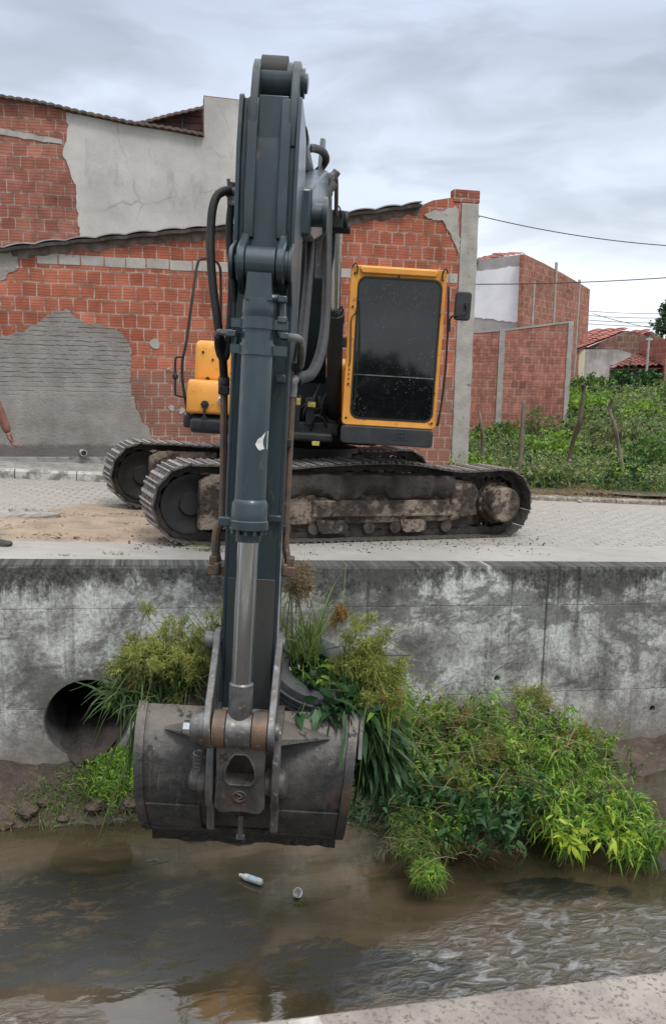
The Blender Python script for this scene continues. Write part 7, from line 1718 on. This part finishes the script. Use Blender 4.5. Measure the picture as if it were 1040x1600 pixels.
# grit and stones on road
for i, (px, py, r, lab) in enumerate(((120, 843, .035, 'small dark stone at the road edge in front of the sand'), (75, 803, .03, 'stone at the far edge of the sand drift'), (165, 812, .022, 'pebble on the sand nearest the far track'), (905, 785, .05, 'pale lump of rubble on the kerb, left one'), (1010, 780, .06, 'pale lump of rubble on the kerb, right one'), (30, 838, .02, 'pebble beside the shoe'))):
    p = onroad(px, py); bm = bmesh.new(); bmesh.ops.create_icosphere(bm, subdivisions=3, radius=r)
    for v in bm.verts: v.co *= 1 + .35 * mnoise.noise(v.co / r * 1.2 + V(i * 7, 0, 0)); 
    for v in bm.verts: v.co.z *= .6
    me = bpy.data.meshes.new('stone'); bm.to_mesh(me); bm.free(); me.materials.append(M['mudblack'] if i < 3 else M['cement_col']); o = bpy.data.objects.new('stone', me); C.objects.link(o); o.location = (p.x, p.y, p.z + r * .3); tag(o, lab, 'stone', 'stones on the far road')
# broken slab lying left
q = onroad(28, 808); o = MB().prism([(-.55, -.08), (-.2, -.2), (.3, -.18), (.62, -.02), (.5, .12), (0, .2), (-.5, .16)], 'z', -.02, .025).build('broken_slab', M['walk'], bevel=.008); o.location = (q.x - .1, q.y, q.z); o.rotation_euler = (R(2), R(-2), R(8)); tag(o, 'flat broken concrete slab lying on the sand at the left', 'slab')

# person walking in from the left: only a forearm and a shoe reach into the picture
def skin_chain(name, nodes, edges, mat, parent, sub=2):
    me = bpy.data.meshes.new(name); me.from_pydata([n[0] for n in nodes], edges, []); o = bpy.data.objects.new(name, me); C.objects.link(o)
    o.modifiers.new('skin', 'SKIN').use_smooth_shade = True
    for i, n in enumerate(nodes): me.skin_vertices[0].data[i].radius = (n[1], n[1] if len(n) < 3 else n[2])
    me.skin_vertices[0].data[0].use_root = True
    sm_ = o.modifiers.new('sub', 'SUBSURF'); sm_.levels = sub; sm_.render_levels = sub
    bpy.context.view_layer.update(); dgx = bpy.context.evaluated_depsgraph_get(); m2 = bpy.data.meshes.new_from_object(o.evaluated_get(dgx)); o.modifiers.clear(); o.data = m2; m2.materials.clear(); m2.materials.append(M[mat])
    for p in m2.polygons: p.use_smooth = True
    if parent: o.parent = parent
    return o
pb = onroad(-30, 850)
YP = pb.y
hand = aty(18, 682, YP - .12) - pb; elb = aty(-8, 612, YP - .12) - pb
per = empty('person', pb, label='walking person at the left edge, bare forearm and dark shoe in view', cat='person')
hx_, hz_ = hand.x, hand.z
sh = V(-.16, -.16, 1.40)
el = V(elb.x - .02, -.15, elb.z)
wr = V(hand.x - .02, -.14, hand.z + .03)
body_nodes = [((-.18, 0, .93), .15, .11), ((-.17, 0, 1.12), .15, .11), ((-.16, 0, 1.32), .18, .11), ((-.15, 0, 1.44), .09, .08), ((-.14, 0, 1.50), .055, .055), ((-.12, -.0, 1.58), .085, .095), ((-.11, 0, 1.68), .088, .10), ((-.115, 0, 1.75), .05, .06),
    (tuple(sh), .070), (tuple(el), .060), (tuple(el.lerp(wr, .45)), .055), (tuple(wr), .040, .044), ((-.18, .18, 1.40), .06), ((-.34, .20, 1.14), .042), ((-.42, .16, .90), .03),
    ((-.16, -.09, .86), .095), ((-.10, -.09, .50), .062), ((-.02, -.09, .12), .045), ((-.20, .09, .86), .095), ((-.26, .09, .48), .062), ((-.48, .09, .16), .042)]
body = skin_chain('body', body_nodes, [(0, 1), (1, 2), (2, 3), (3, 4), (4, 5), (5, 6), (6, 7), (2, 8), (8, 9), (9, 10), (10, 11), (2, 12), (12, 13), (13, 14), (0, 15), (15, 16), (16, 17), (0, 18), (18, 19), (19, 20)], 'skin', per)
# hand: palm and five fingers
pd = (wr - el).normalized(); side_ = V(1, 0, 0).cross(pd).normalized(); fwd = pd.cross(side_)
pm = wr + pd * .05
nd = [(tuple(wr - pd * .02), .036, .034), (tuple(wr + pd * .035), .044, .026), (tuple(wr + pd * .080), .044, .022)]
ed = [(0, 1), (1, 2)]
hnd = skin_chain('hand', nd, ed, 'skin', body)
for k, (off, ln) in enumerate(((-.028, .062), (-.010, .074), (.009, .070), (.026, .056))):
    a = wr + pd * .085 + side_ * off; c = a + pd * ln * .45 + fwd * .008; e_ = c + pd * ln * .3 + fwd * .016; f_ = e_ + pd * ln * .22 + fwd * .020
    skin_chain('finger', [(tuple(a - pd * .02), .0125), (tuple(a), .012), (tuple(c), .011), (tuple(e_), .010), (tuple(f_), .008)], [(0, 1), (1, 2), (2, 3), (3, 4)], 'skin', body, 1)
a = wr + pd * .03 - side_ * .028; skin_chain('thumb', [(tuple(a), .013), (tuple(a + pd * .025 - side_ * .02 + fwd * .012), .011), (tuple(a + pd * .055 - side_ * .028 + fwd * .026), .009)], [(0, 1), (1, 2)], 'skin', body, 1)
skin_chain('shirt', [((-.18, 0, .90), .165, .125), ((-.17, 0, 1.12), .165, .125), ((-.16, 0, 1.32), .19, .125), ((-.15, 0, 1.43), .10, .09), (tuple(sh), .08), (tuple(sh.lerp(el, .55)), .066), ((-.18, .18, 1.40), .08), ((-.28, .19, 1.22), .066)], [(0, 1), (1, 2), (2, 3), (2, 4), (4, 5), (2, 6), (6, 7)], 'cloth', per)
skin_chain('trousers', [((-.18, 0, .92), .16, .13), ((-.16, -.09, .84), .11), ((-.10, -.09, .50), .085), ((-.03, -.09, .14), .068), ((-.20, .09, .84), .11), ((-.26, .09, .48), .085), ((-.46, .09, .20), .066)], [(0, 1), (1, 2), (2, 3), (0, 4), (4, 5), (5, 6)], 'trouser', per)
skin_chain('hair', [((-.135, 0, 1.72), .085, .10), ((-.15, 0, 1.66), .07, .095)], [(0, 1)], 'hair', per)
hd = bpy.data.objects['hair']
for y_ in (-.035, .035): MB().turn((-.025, y_, 1.645), (-.012, y_, 1.645), [(0, .012), (.6, .010), (1, .003)], 12).build('eye', M['white'], body, smooth=True)
MB().add([(-.03, -.012, 1.64), (-.03, .012, 1.64), (-.005, -.016, 1.60), (-.005, .016, 1.60), (.008, 0, 1.606), (-.03, 0, 1.655)], [(0, 2, 4, 5), (1, 5, 4, 3), (2, 3, 4), (0, 1, 3, 2)]).build('nose', M['skin'], body, smooth=True)
MB().box((-.03, 0, 1.565), (.02, .045, .010)).build('mouth', M['rust'], body, bevel=.003)
for y_ in (-.092, .092): MB().box((-.12, y_, 1.63), (.035, .012, .06)).build('ear', M['skin'], body, bevel=.005)
def shoe_(x, y, rx, nm):
    b = MB(); rings = []
    for t, hw_, h, z0 in ((-.09, .022, .05, 0), (-.07, .036, .085, 0), (0.0, .036, .09, 0), (.05, .040, .068, 0), (.11, .046, .052, .0), (.155, .038, .042, .004), (.18, .018, .028, .010)):
        rings.append([(t, hw_ * math.cos(a) , z0 + (h if math.sin(a) > 0 else .012) * math.sin(a) + .012) for a in [2 * PI * i / 16 for i in range(16)]])
    o = b.loft(rings).build('shoe', M['shoeleather'], per, smooth=True); o.location = (x, y, 0.0); o.rotation_euler = rx; return o
shx = onroad(28, 852).x - pb.x - .19
shoe_(shx, -.09, (0, 0, 0), 'l'); shoe_(-.52, .09, (0, R(35), 0), 'r'); bpy.data.objects['shoe.001'].location.z = .10

# distant line of trees on the near side, behind the photographer (seen only mirrored in the cab glass)
tl_ = Leafs(); n = 9000; p = np.stack([U(-40, 40, n), U(-26, -22, n), RNG.random(n) ** .8 * 3.2 + .1], 1); p[:, 2] *= np.array([.75 + .5 * mnoise.noise(V(x * .25, 0, 0)) for x in p[:, 0]])
tl_.add(ribbons(p, sphere_dirs(n, .2), U(.4, .8, n), U(.25, .45, n), U(0, .6, n)))
o = tl_.build('distant_thicket', G['dark']); tag(o, kind='stuff')
